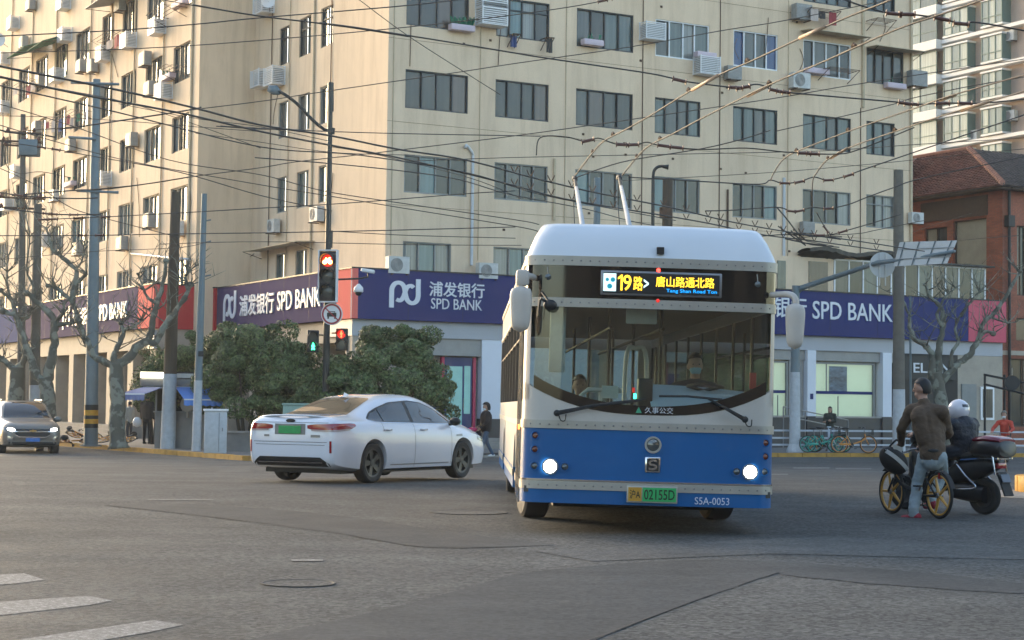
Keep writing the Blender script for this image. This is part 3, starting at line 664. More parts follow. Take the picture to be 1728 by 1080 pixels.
def shopwin(s0, s1, z0, z1, poster=None, bars=(0.45,)):
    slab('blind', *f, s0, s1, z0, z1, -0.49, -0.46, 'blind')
    mb = MB()
    for s in (s0, s1-0.07): mb.obox(fp(s, z0, -0.36), RR*0.07, RN*0.1, Z*(z1-z0))
    mb.obox(fp(s0, z0-0.02, -0.36), RR*(s1-s0), RN*0.1, Z*0.07); mb.obox(fp(s0, z1-0.07, -0.365), RR*(s1-s0), RN*0.1, Z*0.07)
    mb.obox(fp(s0+(s1-s0)*0.22, z0+1.05, -0.35), RR*0.03, RN*0.04, Z*(z1-z0-1.05)) if poster else None
    mb.obox(fp(s0+(s1-s0)*0.41, z0, -0.35), RR*0.03, RN*0.04, Z*0.85)
    w = mb.build('window', M['frame_alu'], pod)
    MB().quad(fp(s0, z0, -0.34), fp(s1, z0, -0.34), fp(s1, z1, -0.34), fp(s0, z1, -0.34)).build('pane', M['shopglass'], w)
    MB().obox(fp(s0+0.05, z0+0.93, -0.33), RR*(s1-s0-0.1), RN*0.008, Z*0.12).build('blue_strip', M['navy'], w)
    if poster:
        MB().obox(fp(poster[0], poster[2], -0.40), RR*(poster[1]-poster[0]), RN*0.03, Z*(poster[3]-poster[2])).build('poster', M['poster'], w)
shopwin(18.02, 18.80, 0.95, 3.15); shopwin(20.06, 23.2, 0.95, 3.15, (20.95, 21.85, 1.95, 3.0))
slab('sill_wall', *f, 17.0, 24.1, GR, 0.93, -0.5, -0.12, 'darkstone'); slab('sill', *f, 17.0, 24.1, 0.93, 1.0, -0.5, -0.08, 'reveal')
slab('pillar', *f, 18.85, 19.55, 1.0, 3.595, -0.49, -0.25, 'reveal')
for s0, s1 in ((19.58, 20.0), (23.42, 23.88)): slab('pillar', *f, s0, s1, 0.99, 3.596, -0.48, -0.02, 'whitepanel'); slab('pillar_base', *f, s0, s1, GR, 0.985, -0.48, -0.03, 'darkstone')
text('8', 0.22, M['navy'], pod, frame_T(fp(19.79, 1.75, -0.015), RR, Z, RN), 'notice', fit=(0.14, 0.2)) if False else MB().obox(fp(19.71, 1.66, -0.015), RR*0.15, RN*0.006, Z*0.22).build('notice', M['navy'], pod)
slab('window_head', *f, 17.0, 24.1, 3.2, 3.594, -0.49, -0.2, 'reveal')
# sloping ramp rail by the bank window
rail = thing('ramp_handrail', 'thin steel handrail sloping down past the bank window', 'handrail', (0, 0, 0))
a, b = fp(18.0, 1.35, 0.5), fp(21.2, 0.85, 0.5)
for dz, nm in ((0, 'top_rail'), (-0.35, 'lower_rail')): MB().tube([a+Z*dz, b+Z*dz], 0.025, 6).build(nm, M['steel'], rail)
for k in range(4):
    p = a.lerp(b, k/3); MB().tube([p, Vector((p.x, p.y, PAVE))], 0.025, 6).build('post', M['steel'], rail)
# dark shop with pale letters, door and porch
cafe = thing('dark_shopfront', 'black shopfront with pale capital letters, right of the concrete pole', 'shop', (0, 0, 0))
slab('wall', *f, 24.15, 27.5, GR, 3.59, -0.49, -0.1, 'dark_int', cafe); slab('sign_panel', *f, 24.2, 27.3, 2.55, 3.45, -0.099, 0.0, 'black', cafe)
text('ELAIN', 0.5, M['letters'], cafe, frame_T(fp(26.0, 3.02, 0.005), RR, Z, RN), 'lettering', 0.02, 0.004, fit=(2.0, 0.40))
slab('doorway', *f, 25.0, 26.2, GR, 2.3, -0.099, -0.06, 'black', cafe)
slab('end_wall', *f, 27.52, FL, GR, 3.59, -0.49, -0.12, 'shopwall'); slab('white_door', *f, 27.7, 28.5, GR, 2.4, -0.119, -0.05, 'frame_alu')
w = slab('window', *f, 28.75, 29.5, 0.9, 2.3, -0.119, -0.05, 'frame_white'); MB().obox(fp(28.85, 1.0, -0.049), RR*0.55, RN*0.01, Z*1.2).build('pane', M['pane'][1], w)
# side street front: pillars, dark recesses with glazed doors
for O, L, nm in ((PC, 13.9, 0), (WC, 46, 1)):
    slab('back_wall', O, LL, LN, 0.1, L, GR, 3.4, -1.37, -1.3, 'dark_int')  # back wall coloured near-black to stand in for recess shade
    s = 0.2; k = 0
    while s < L-1.0:
        slab('pillar', O, LL, LN, s, s+0.75, GR, 3.399, -1.3, -0.15, 'shopwall')
        if nm and s+3.3 < L:
            g_ = MB(); 
            for i in range(4): g_.obox(fp(s+1.1+i*0.55, 0.2, -1.25, O, LL, LN), LL*0.05, LN*0.06, Z*2.6)
            for z_ in (0.2, 0.95, 1.6, 2.2, 2.75): g_.obox(fp(s+1.1, z_, -1.245, O, LL, LN), LL*1.7, LN*0.05, Z*0.05)
            wn = g_.build('window', M['shopwall'], pod)
            MB().obox(fp(s+1.1, 0.2, -1.29, O, LL, LN), LL*1.7, LN*0.02, Z*2.6).build('pane', M['pane'][1], wn)
        s += 3.1; k += 1
for i in range(3): slab('step', WC, LL, LN, 1.0+0*i, 20, GR, -0.1+0.17*i, -0.6, 1.3-0.4*i, 'kerb_grey') if False else None
M['stepstone'] = mat('step_stone', (0.20, 0.19, 0.175), 0.85, var=0.15, scale=3)
for i, (d0, z_) in enumerate(((1.6, -0.08), (1.2, 0.08), (0.8, 0.24))): slab('step', WC, LL, LN, 0.5+0.02*i, 24-0.02*i, GR, z_, -0.14, d0, 'stepstone')
lampm = mat('downlight', (1, 0.95, 0.8), 0.5, emit=(1, 0.93, 0.75), es=2.5)
for px, py in ((117, 592), (140, 590)):
    s, z = on(px, py, WC, LL); p = fp(s, 3.39, -0.6, WC, LL, LN); MB().lathe([(0.07, 0), (0.07, -0.02)], 10, 'Z', p).build('downlight', lampm, pod)

# ---- signs
def logo(parent, T, h):
    mb = MB(); w_ = 0.17
    A = catmull([(0.02, -0.62), (0.02, 0.0), (0.04, 0.25), (0.16, 0.44), (0.34, 0.46), (0.47, 0.30), (0.52, 0.0), (0.60, -0.28), (0.76, -0.40), (0.92, -0.32), (0.99, -0.1), (0.99, 0.2), (0.99, 0.66)], 4)
    B = catmull([(0.20, -0.26), (0.34, -0.30), (0.44, -0.16), (0.50, 0.05), (0.58, 0.28), (0.72, 0.36), (0.82, 0.28)], 4)
    T2 = T @ Matrix.Diagonal((h*0.84, h*0.64, 1, 1)) @ Matrix.Translation((-0.5, 0, 0))
    stroke(mb, A, w_, 0.0, 0.03, T2); stroke(mb, B, w_*0.95, 0.0, 0.031, T2)
    o = mb.build('logo', M['letters'], parent); return o
def board(name, label, O, rd, nrm, s0, s1, z0, z1, mt, d0=-0.12, d1=0.1, cap=True):
    t = thing(name, label, 'sign', fp(s0, z0, 0, O, rd, nrm)); t.location = (0, 0, 0)
    slab('panel', O, rd, nrm, s0, s1, z0, z1, d0, d1, mt, t)
    n = max(1, round((s1-s0)/2.4)); mb = MB()
    for k in range(1, n):
        MB().obox(fp(s0+(s1-s0)*k/n, z0+0.01, d1, O, rd, nrm), rd*0.012, nrm*0.004, Z*(z1-z0-0.02)).build('panel_joint', M['black'], t)
    slab('top_trim', O, rd, nrm, s0, s1, z1, z1+0.05, d0, d1+0.03, 'black', t); return t
sF = board('bank_sign', 'long navy bank sign with white double loop logo and lettering facing the crossing', PC, RR, RN, -0.10, 6.3, 4.18, 5.90, 'navy')
sm = board('bank_sign', 'short crimson sign panel showing left of the bus roof', PC, RR, RN, 6.32, 8.4, 4.18, 5.90, 'magenta')
sF2 = board('bank_sign', 'navy bank sign with white single line lettering right of the bus', PC, RR, RN, 8.42, 27.9, 4.18, 5.92, 'navy')
sm2 = board('bank_sign', 'crimson end panel of the bank sign in front of the brick house', PC, RR, RN, 27.92, FL, 4.18, 5.92, 'magenta')
def place(px0, px1, py0, py1, O, rd):
    a, za = on(px0, (py0+py1)/2, O, rd); b, _ = on(px1, (py0+py1)/2, O, rd); _, z1 = on((px0+px1)/2, py0, O, rd); _, z0 = on((px0+px1)/2, py1, O, rd)
    return (a+b)/2, (z0+z1)/2, abs(b-a), z1-z0
s, z, ww, hh = place(653, 708, 471, 521, PC, RR); logo(sF, frame_T(fp(s, z, 0.1), RR, Z, RN), ww)
s, z, ww, hh = place(722, 815, 477, 502, PC, RR); text('浦发银行', 0.5, M['letters'], sF, frame_T(fp(s, z, 0.115), RR, Z, RN), fit=(ww, hh), depth=0.015, offset=0.006)
s, z, ww, hh = place(725, 811, 505, 523, PC, RR); text('SPD BANK', 0.5, M['letters'], sF, frame_T(fp(s, z, 0.115), RR, Z, RN), fit=(ww, hh), depth=0.015)
s, z, ww, hh = place(1368, 1503, 511, 541, PC, RR); text('SPD BANK', 0.6, M['letters'], sF2, frame_T(fp(s, z, 0.115), RR, Z, RN), fit=(ww, hh), depth=0.02, offset=0.004)
text('浦发银行', 0.6, M['letters'], sF2, frame_T(fp(s-ww/2-1.9, z+0.05, 0.115), RR, Z, RN), fit=(3.2, 0.82), depth=0.02, offset=0.006)
logo(sF2, frame_T(fp(s-ww/2-4.6, z, 0.1), RR, Z, RN), 1.2)
XL = -LL
sL = board('bank_sign', 'navy bank sign with painted violet reflection above the evergreen shrubs, cut by the traffic light', PC, LL, LN, 1.27, 13.5, 4.18, 5.90, 'navy_side')
sC = board('bank_sign', 'coral sign panel at the corner beside the security cameras', PC, LL, LN, -0.12, 1.25, 4.18, 5.90, 'coral')
s, z, ww, hh = place(381, 403, 497, 540, PC, LL); logo(sL, frame_T(fp(s, z, 0.1, PC, LL, LN), XL, Z, LN), ww)
s, z, ww, hh = place(410, 468, 499, 528, PC, LL); text('浦发银行', 0.5, M['letters'], sL, frame_T(fp(s, z, 0.125, PC, LL, LN), XL, Z, LN), fit=(ww, 0.82), depth=0.03, offset=0.008)
s, z, ww, hh = place(474, 547, 489, 520, PC, LL); text('SPD BANK', 0.5, M['letters'], sL, frame_T(fp(s, z, 0.125, PC, LL, LN), XL, Z, LN), fit=(ww, 0.72), depth=0.03, offset=0.004)
sR = board('bank_sign', 'big scarlet sign panel in the inner corner behind the brown pole', WC, RR, RN, 0.0, qs-0.35, 4.2, 5.98, 'red', -0.1, 0.1)
sR2 = board('bank_sign', 'narrow dark red end strip next to the scarlet panel', PC, LL, LN, 13.52, 13.85, 4.18, 5.92, 'red', -0.1, 0.2)
sO = board('bank_sign', 'orange red sign panel between scarlet panel and violet tinted sign', WC, LL, LN, -0.12, 2.0, 4.25, 6.0, 'coral')
sW = board('bank_sign', 'long navy bank sign with painted violet reflection on the wing behind bare trees and poles', WC, LL, LN, 2.02, 22, 4.25, 6.02, 'navy_side')
sB = board('bank_sign', 'pale blue sign band at the far left behind the bare trees', WC, LL, LN, 22.1, 45, 4.25, 6.0, mat('pale_blue', (0.06, 0.08, 0.19), 0.9, spec=0.05))
s, z, ww, hh = place(170, 221, 511, 540, WC, LL); text('SPD BANK', 0.5, M['letters'], sW, frame_T(fp(s, z, 0.14, WC, LL, LN), XL, Z, LN), fit=(ww, 0.72), depth=0.04, offset=0.004)
s, z, ww, hh = place(128, 160, 520, 548, WC, LL); text('浦发银行', 0.5, M['letters'], sW, frame_T(fp(s, z, 0.14, WC, LL, LN), XL, Z, LN), fit=(ww, 0.8), depth=0.04, offset=0.008)
s, z, ww, hh = place(109, 124, 522, 552, WC, LL); logo(sW, frame_T(fp(s, z, 0.12, WC, LL, LN), XL, Z, LN), 1.3)

# ---- glazed room and tarpaulin roof on the podium
sun_room = thing('glazed_lean_to', 'glazed lean-to of white framed panes standing on the bank roof', 'lean-to', (0, 0, 0))
r0, r1 = 21.05, 29.1; mb = MB(); n = 11
for k in range(n+1):
    MB().obox(fp(r0+(r1-r0)*k/n-0.03, 5.8, -0.25), RR*0.06, RN*0.08, Z*1.5).build('post', M['frame_white'], sun_room)
for z_ in (5.8, 7.25): MB().obox(fp(r0, z_, -0.245), RR*(r1-r0), RN*0.07, Z*0.07).build('rail', M['frame_white'], sun_room)
for k in range(n):
    a, b = r0+(r1-r0)*k/n+0.03, r0+(r1-r0)*(k+1)/n-0.03
    MB().quad(fp(a, 5.87, -0.2), fp(b, 5.87, -0.2), fp(b, 7.25, -0.2), fp(a, 7.25, -0.2)).build('pane', M['pane'][[1, 0, 2, 5][k % 4]], sun_room)
MB().obox(fp(25.0, 7.33, -2.8), RR*4.4, RN*2.9, Z*0.07).build('roof', M['black'], sun_room)
slab('side_wall', *f, 24.0+1.4, 29.1, 5.8, 7.3, -2.6, -2.5, 'shopwall', sun_room)
hut = thing('rooftop_hut', 'cream hut with a dark door on the bank roof, right of the bus', 'hut', (0, 0, 0))
slab('wall', *f, 17.9, 21.0, 5.81, 7.3, -0.45, -0.2, 'wall', hut); slab('door', *f, 19.75, 20.7, 5.81, 7.15, -0.199, -0.17, 'pane_dark_' if False else M['pane'][5], hut)
slab('window', *f, 18.2, 18.6, 6.0, 7.1, -0.199, -0.17, M['pane'][2], hut)
tarp = MB(); rt = random.Random(5)
def tf(u, v):
    s = 19.4+u*6.4; return fp(s, 7.62+0.10*math.sin(13*u+v*3)+0.05*noise.noise((s*3, v*4, 0))-0.4*v*0.5, 0.35-v*1.0+0.08*noise.noise((s*5, v, 3)))
tarp.grid(tf, 40, 6); tarp.grid(lambda u, v: tf(u, v)-Z*(0.12+0.05*noise.noise((u*30, v, 9))), 40, 6); tarp.grid(lambda u, v: tf(u, 0)-Z*(0.13*v+0.12*v*abs(noise.noise((u*25, 1, 2))))+RN*0.01, 40, 2)
tag(tarp.build('tarpaulin', mat('old_tarp', (0.075, 0.065, 0.052), 0.85, var=0.5, scale=2.5), smooth=True), 'ragged dark tarpaulin roof over the rooftop hut', 'tarpaulin')

# ------------------------------------------------------------------ brick house with tiled hip roof
hs = thing('brick_house', 'red brick house with a tiled hipped roof beyond the bank', 'house', (0, 0, 0))
def brick_mat():
    m = bpy.data.materials.new('red_brick'); m.use_nodes = True; n, l, b = nodes(m)
    tc = n.new('ShaderNodeTexCoord'); mp = n.new('ShaderNodeMapping'); mp.inputs['Rotation'].default_value = (PI/2, 0, 0); 
    sep = n.new('ShaderNodeSeparateXYZ'); l.new(tc.outputs['Object'], sep.inputs[0]); ad = n.new('ShaderNodeMath'); l.new(sep.outputs[0], ad.inputs[0]); l.new(sep.outputs[1], ad.inputs[1])
    cm = n.new('ShaderNodeCombineXYZ'); l.new(ad.outputs[0], cm.inputs[0]); l.new(sep.outputs[2], cm.inputs[1])
    bk = n.new('ShaderNodeTexBrick'); bk.inputs['Scale'].default_value = 4; bk.inputs['Color1'].default_value = (0.34, 0.10, 0.055, 1); bk.inputs['Color2'].default_value = (0.23, 0.075, 0.045, 1); bk.inputs['Mortar'].default_value = (0.16, 0.11, 0.08, 1)
    bk.inputs['Mortar Size'].default_value = 0.018; l.new(cm.outputs[0], bk.inputs['Vector'])
    t = n.new('ShaderNodeTexNoise'); t.inputs['Scale'].default_value = 0.9; t.inputs['Detail'].default_value = 6; l.new(tc.outputs['Object'], t.inputs['Vector'])
    r = n.new('ShaderNodeMapRange'); r.inputs[1].default_value = .3; r.inputs[2].default_value = .7; r.inputs[3].default_value = .7; r.inputs[4].default_value = 1.35; l.new(t.outputs[0], r.inputs[0])
    h = n.new('ShaderNodeHueSaturation'); l.new(bk.outputs[0], h.inputs['Color']); l.new(r.outputs[0], h.inputs['Value']); l.new(h.outputs[0], b.inputs['Base Color']); b.inputs['Roughness'].default_value = 0.9; return m
M['brick'] = brick_mat()
M['tile'] = mat('clay_tile', (0.21, 0.095, 0.078), 0.8, var=0.3, scale=1.2, isl=0.25); M['tile_dark'] = mat('clay_tile_dark', (0.10, 0.078, 0.074), 0.8, var=0.3, scale=2, isl=0.2)
M['ridge'] = mat('ridge_tile', (0.36, 0.17, 0.12), 0.8, var=0.3, scale=3, isl=0.3)
HC = P(1692, 400, 78); HC.z = 0; HW = 6.0
eave = 11.1
mb = MB(); facade(mb, HC, LL, LN, 0, 14, -0.4, eave, [(1.0, 3.1, 6.6, 9.9), (3.5, 5.0, 7.6, 9.7), (0.8, 2.2, 1.0, 2.8), (6.2, 7.6, 7.6, 9.7)], 0.25); facade(mb, HC, RR, RN, 0, 14, -0.4, eave, [(0.85, 1.75, 6.4, 9.5), (0.4, 2.2, 0.6, 3.6), (0.8, 1.8, 4.4, 5.4)], 0.25)
mb.build('wall', M['brick'], hs)
M['wood_old'] = mat('old_timber', (0.075, 0.05, 0.035), 0.8, var=0.3, scale=5); M['cream_blind'] = mat('cream_blind', (0.33, 0.32, 0.25), 0.7, var=0.15, scale=1.5)
def hwin(O, rd, nrm, a, b, z0, z1, cols, n, fr=M['wood_old']): window(hs, O, rd, nrm, a, b, z0, z1, fr, cols, n, rec=0.18)
hwin(HC, LL, LN, 1.0, 3.1, 6.6, 9.9, [M['cream_blind']], 1); hwin(HC, LL, LN, 3.5, 5.0, 7.6, 9.7, [0, M['cream_blind']], 2); hwin(HC, LL, LN, 6.2, 7.6, 7.6, 9.7, [0], 2)
hwin(HC, RR, RN, 0.85, 1.75, 6.4, 9.5, [M['cream_blind'], 1, 0], 3); hwin(HC, RR, RN, 0.4, 2.2, 0.6, 3.6, [0], 2); hwin(HC, LL, LN, 0.8, 2.2, 1.0, 2.8, [0], 2); hwin(HC, RR, RN, 0.8, 1.8, 4.4, 5.4, [5], 1)
def slabH(name, O, rd, nrm, s0, s1, z0, z1, d0, d1, mt): return MB().obox(fp(s0, z0, d0, O, rd, nrm), rd*(s1-s0), nrm*(d1-d0), Z*(z1-z0)).build(name, M[mt], hs)
slabH('lintel', HC, LL, LN, 0.9, 5.2, 10.0, 10.9, 0.0, 0.06, 'wood_old'); slabH('string_course', HC, LL, LN, -0.04, 8, 3.75, 3.95, 0.0, 0.05, 'shopwall'); slabH('string_course', HC, RR, RN, 0.0, 9, 3.75, 3.95, 0.0, 0.05, 'shopwall')
slabH('eave_board', HC, LL, LN, -0.55, 14, 11.02, 11.18, 0.0, 0.6, 'wood_old'); slabH('eave_board', HC, RR, RN, 0, 14, 11.02, 11.18, 0.0, 0.6, 'wood_old')
MB().tube([fp(0.25, 11, 0.15, HC, RR, RN), fp(0.25, -0.2, 0.15, HC, RR, RN)], 0.07, 8).build('downpipe', M['black'], hs)
slabH('hopper', HC, RR, RN, 0.08, 0.45, 9.4, 9.9, 0.02, 0.3, 'black')
# hip roof built from tile courses
E1 = HC-LL*0.6+LN*0.6-RR*0.0; E1 = HC+LN*0.65+RN*0.65; apex = P(1634, 252, 82)
def courses(A, B, A2, B2, n, mt, name, hot=None):
    mb = MB(); 
    for k in range(n):
        t0, t1 = k/n, (k+1)/n; a, b = A.lerp(A2, t0), B.lerp(B2, t0); a2, b2 = A.lerp(A2, t1), B.lerp(B2, t1)
        nrm = (b-a).cross(a2-a).normalized(); nrm = nrm if nrm.z > 0 else -nrm
        m = max(2, int((b-a).length/0.22))
        for j in range(m):
            u0, u1 = j/m, (j+0.96)/m; lf = nrm*(0.075+random.uniform(-0.012, 0.012)); l2 = nrm*0.015
            p, q, r_, s_ = a.lerp(b, u0), a.lerp(b, u1), a2.lerp(b2, u1), a2.lerp(b2, u0)
            mid = (p+q)/2+nrm*0.03
            mb.add([p+lf, mid+lf, q+lf, r_+l2, (r_+s_)/2+l2+nrm*0.03, s_+l2, p, q], [[0, 1, 4, 5], [1, 2, 3, 4], [6, 7, 2, 1, 0]])
    o = mb.build(name, mt, rf); o['kind'] = 'stuff'; return o
er = E1-Z*0+Z*11.15; el = er+LL*16; el2 = apex+LL*13
rf = MB().add([er-Z*.05, el-Z*.05, el2-Z*.05, apex-Z*.05, er+RR*16-Z*.05, apex+RR*13-Z*.05], [[0, 1, 2, 3], [0, 3, 5, 4]]).build('roof', M['tile_dark'], hs)
courses(er, el, apex, el2, 24, M['tile'], 'tiles'); courses(er+RR*16, er, apex+RR*13, apex, 24, M['tile_dark'], 'tiles')
for k in range(26):
    p, q_ = er.lerp(apex, k/26), er.lerp(apex, (k+1.06)/26)
    MB().tube([p+Z*0.10, q_+Z*0.06], [0.14, 0.11], 6).build('ridge_tile', M['ridge'], rf)
MB().tube([apex+Z*.05, el2+Z*.05], 0.1, 6).build('ridge', M['ridge'], rf)
# small valley dormer roof over the left part
dv = MB(); d0 = er+LL*6.6; dv.add([d0+LN*1.0, d0+LL*5+LN*1.0, d0+LL*5+Z*2.1-LN*1.4, d0+LL*0.4+Z*2.1-LN*1.4], [[0, 1, 2, 3]]); dv.build('dormer_roof', M['tile'], rf)
# iron balcony frame before the house
fr = thing('iron_frame', 'black iron frame with handrail standing before the brick house', 'iron frame', (0, 0, 0))
a = P(1660, 660, 72); 
for px in (1662, 1695): MB().tube([P(px, 632, 72), P(px, 740, 72)], 0.05, 6).build('post', M['black'], fr)
for y0, y1 in ((632, 652), (648, 672)): MB().tube([P(1660, y0, 72), P(1760, y1, 71)], 0.045, 6).build('rail', M['black'], fr)
t = thing('round_sign', 'small round dark sign hanging before the brick house', 'sign', P(1708, 646, 71)); MB().lathe([(0.3, -0.03), (0.3, 0.03)], 20, 'Y').build('disc', M['black'], t); MB().tube([(0, 0, 0.3), (0, 0, 0.6)], 0.02, 5).build('hanger', M['steel'], t)

# ------------------------------------------------------------------ high-rise behind
hr = thing('high_rise', 'distant pinkish high-rise with white balcony bands and green framed bay windows', 'building', (0, 0, 0))
HO = P(1800, 60, 132); HO.z = 0
M['pink'] = mat('pink_render', (0.50, 0.37, 0.29), 0.8, var=0.08, scale=0.5); M['whiteband'] = mat('white_band', (0.76, 0.74, 0.70), 0.7, var=0.06, scale=0.4)
M['hglass'] = [pane_mat('hr_pane_a', (0.17, 0.21, 0.19), var=0.4), pane_mat('hr_pane_b', (0.38, 0.40, 0.33), var=0.3), pane_mat('hr_pane_c', (0.06, 0.09, 0.09))]
sa, za = on(1541, 232, HO, LL); sb, zb = on(1640, 235, HO, LL)
mb = MB(); mb.obox(HO-LL*12-Z, LL*(sa+26), -LN*12, Z*46); mb.build('wall', M['pink'], hr)
fl = 3.0*0.93; zb0 = on(1560, 256, HO, LL)[1]
S0 = on(1600, 150, HO, LL)[0]; S1 = sa+14
rh = random.Random(4)
for k in range(-3, 9):
    z0 = zb0+k*fl*1.02
    MB().obox(HO+LL*S0+Z*(z0-0.55), LL*(S1-S0), LN*1.3, Z*0.75).build('balcony_band', M['whiteband'], hr)
    MB().obox(HO+LL*(-12)+Z*(z0-0.15), LL*(S0+12-0.05), LN*0.8, Z*0.28).build('balcony_band', M['whiteband'], hr)
    # balcony glazing over the band
    n = 9
    fm = MB(); base = HO+LL*(S0+0.3)+LN*0.9+Z*(z0+0.2); Lb = S1-S0-0.6
    for j in range(n+1): fm.obox(base+LL*(Lb*j/n), LL*0.07, LN*0.08, Z*(fl-0.8))
    fm.obox(base, LL*Lb, LN*0.08, Z*0.07); fm.obox(base+Z*0.8, LL*Lb, LN*0.07, Z*0.06); fm.obox(base+Z*(fl-0.85), LL*Lb, LN*0.08, Z*0.08)
    wn = fm.build('window', M['frame_green'], hr)
    for j in range(n): MB().obox(base+LL*(Lb*j/n+0.07)+LN*0.0, LL*(Lb/n-0.07), LN*0.03, Z*(fl-0.85)).build('pane', rh.choice(M['hglass']), wn)
    for px0, px1, dd in ((1606, 1646, 0.8), (1672, 1706, 0.9), (1745, 1790, 0.8)):
        a = on(px1, 150, HO, LL)[0]; b = on(px0, 150, HO, LL)[0]; base = HO+LL*a+Z*(z0+0.35); L = b-a
        fm = MB(); n2 = 3
        for j in range(n2+1): fm.obox(base+LL*(L*j/n2)-LL*0.03+LN*dd, LL*0.08, LN*0.07, Z*1.95)
        for zz in (0, 0.6, 1.9): fm.obox(base+LN*dd+Z*zz, LL*L, LN*0.075, Z*0.07)
        fm.obox(base-LL*0.02, LL*0.05, LN*dd, Z*1.95); fm.obox(base+LL*L, LL*0.05, LN*dd, Z*1.95)
        wn = fm.build('window', M['frame_green'], hr)
        for j in range(n2): MB().obox(base+LL*(L*j/n2+0.05)+LN*(dd-0.02), LL*(L/n2-0.06), LN*0.04, Z*1.9).build('pane', rh.choice(M['hglass'][:2]), wn)
        MB().obox(base-LL*0.1+Z*1.95, LL*(L+0.2), LN*(dd+0.15), Z*0.14).build('window_hood', M['whiteband'], hr)
        MB().obox(base-LL*0.1-Z*0.14, LL*(L+0.2), LN*(dd+0.1), Z*0.14).build('sill', M['whiteband'], hr)
    for j in range(10): MB().tube([HO+LL*(on(1660, 150, HO, LL)[0]-0.5+j*0.15)+LN*0.75+Z*(z0+0.1), HO+LL*(on(1660, 150, HO, LL)[0]-0.5+j*0.15)+LN*0.75+Z*(z0+0.9)], 0.02, 4).build('baluster', M['frame_alu'], hr) if k % 2 and j % 3 == 0 else None
for i, (px, py) in enumerate(((1710, 70), (1711, 205), (1648, 238))):
    s_, z_ = on(px, py, HO, LL); t = copy_tree(AC['fan']); t['label'] = ['air conditioner on the high-rise, uppermost', 'air conditioner low on the high-rise near its right bay', 'air conditioner on the high-rise just above the brick house roof'][i]
    t['group'] = 'air conditioners on the high-rise'; t.location = HO+LL*s_+LN*0.6+Z*z_; t.rotation_euler = (0, 0, math.atan2(LN.y, LN.x)+PI/2); t.scale = (1.3,)*3
# ------------------------------------------------------------------ poles
def ground_pt(px, py): return G(px, py, PAVE)
def pole(name, label, base, top, r0, r1, mt, cat='pole', white=None, z=PAVE, grp=None):
    b = G(*base, z); tp = P(top[0], top[1], b.y); t = thing(name, label, cat, b, 0, grp); d = tp-b
    if white:
        wz = P(base[0], white, b.y).z-b.z; f_ = wz/d.z
        rm = r0+(r1-r0)*f_
        MB().tube([(0, 0, 0), d*f_], [r0*1.02, rm*1.02], 16).build('painted_base', M['polewhite'], t, 30)
        MB().tube([d*f_, d], [rm, r1], 16).build('shaft', mt, t, 30)
    else: MB().tube([(0, 0, 0), d], [r0, r1], 16).build('shaft', mt, t, 30)
    return t, b, tp
def ins(parent, p, d, mt='insul', L=0.22):
    d = d.normalized(); mb = MB(); mb.tube([p-d*L/2, p-d*L*0.45, p-d*L*0.4, p+d*L*0.4, p+d*L*0.45, p+d*L/2], [0.05, 0.05, 0.026, 0.026, 0.05, 0.05], 8); return mb.build('insulator', M[mt], parent)
t, b, tp = pole('utility_pole', 'slim grey concrete pole with cable clamps, leftmost of the two behind the bare tree', (35, 744), (39, 193), 0.17, 0.09, M['concrete'])
for k, (y, L) in enumerate(((225, 1.2), (240, 1.6), (247, 1.4), (335, 1.8), (352, 1.8))):
    p = P(37, y, b.y)-b; MB().tube([p+Vector((-L/2, -0.15, 0.03)), p+Vector((L/2, -0.15, -0.03))], 0.04, 6).build('crossarm', M['rust'], t)
    for sx in (-.4, .1, .4): MB().lathe([(0.05, 0), (0.08, 0.06), (0.05, 0.12), (0.03, 0.16)], 8, 'Z', p+Vector((sx*L, -0.15, 0.02))).build('insulator', M['insul'], t)
tb = MB(); tb.box((P(50, 250, b.y)-b), (0.7, 0.5, 0.6)); bevel(tb.build('transformer_box', M['galv'], t), 0.04)
pole('utility_pole', 'thick grey concrete pole with white painted foot behind the SUV and bare tree', (57, 746), (64, 344), 0.20, 0.14, M['concrete'], white=650)
t, b, tp = pole('steel_pole', 'tall blue grey steel pole with black and yellow band near its foot', (153, 753), (163, 134), 0.235, 0.13, M['galv'])
d = tp-b
for y0, y1, c in ((683, 692, 'black'), (692, 701, 'yellow'), (701, 707, 'black'), (707, 715, 'yellow'), (715, 722, 'black')):
    za, zb_ = P(154, y1, b.y).z-b.z, P(154, y0, b.y).z-b.z; fa, fb = za/d.z, zb_/d.z; ra = 0.235+(0.13-0.235)*fa+0.006
    MB().tube([d*fa, d*fb], [ra, ra], 18).build('warning_band', M[c], t, 30)
for y, x0, x1 in ((144, 122, 203), (236, 118, 165), (326, 132, 202)):
    MB().tube([P(x0, y-3, b.y)-b-Vector((0, .2, 0)), P(x1, y, b.y)-b-Vector((0, .2, 0))], 0.045, 6).build('crossarm', M['galv'], t)
MB().lathe([(0.36, 0), (0.36, 0.04), (0.3, 0.05)], 16).build('base_plate', M['galv'], t)
pole('old_pole', 'brown weathered pole with pale painted foot beside the kiosk', (283, 757), (297, 324), 0.24, 0.15, M['brownpole'], white=631)
t, b, tp = pole('steel_pole', 'slim grey pole with whitewashed foot beside the grey cabinet', (331, 761), (345, 327), 0.14, 0.085, M['galv'], white=642)
MB().box(P(339, 597, b.y-0.2)-b, (0.16, 0.02, 0.16)).build('number_plate', M['black'], t)
for y in (375, 411, 468): MB().tube([P(338, y, b.y)-b, P(356, y-4, b.y)-b], 0.025, 5).build('pole_bracket', M['galv'], t)
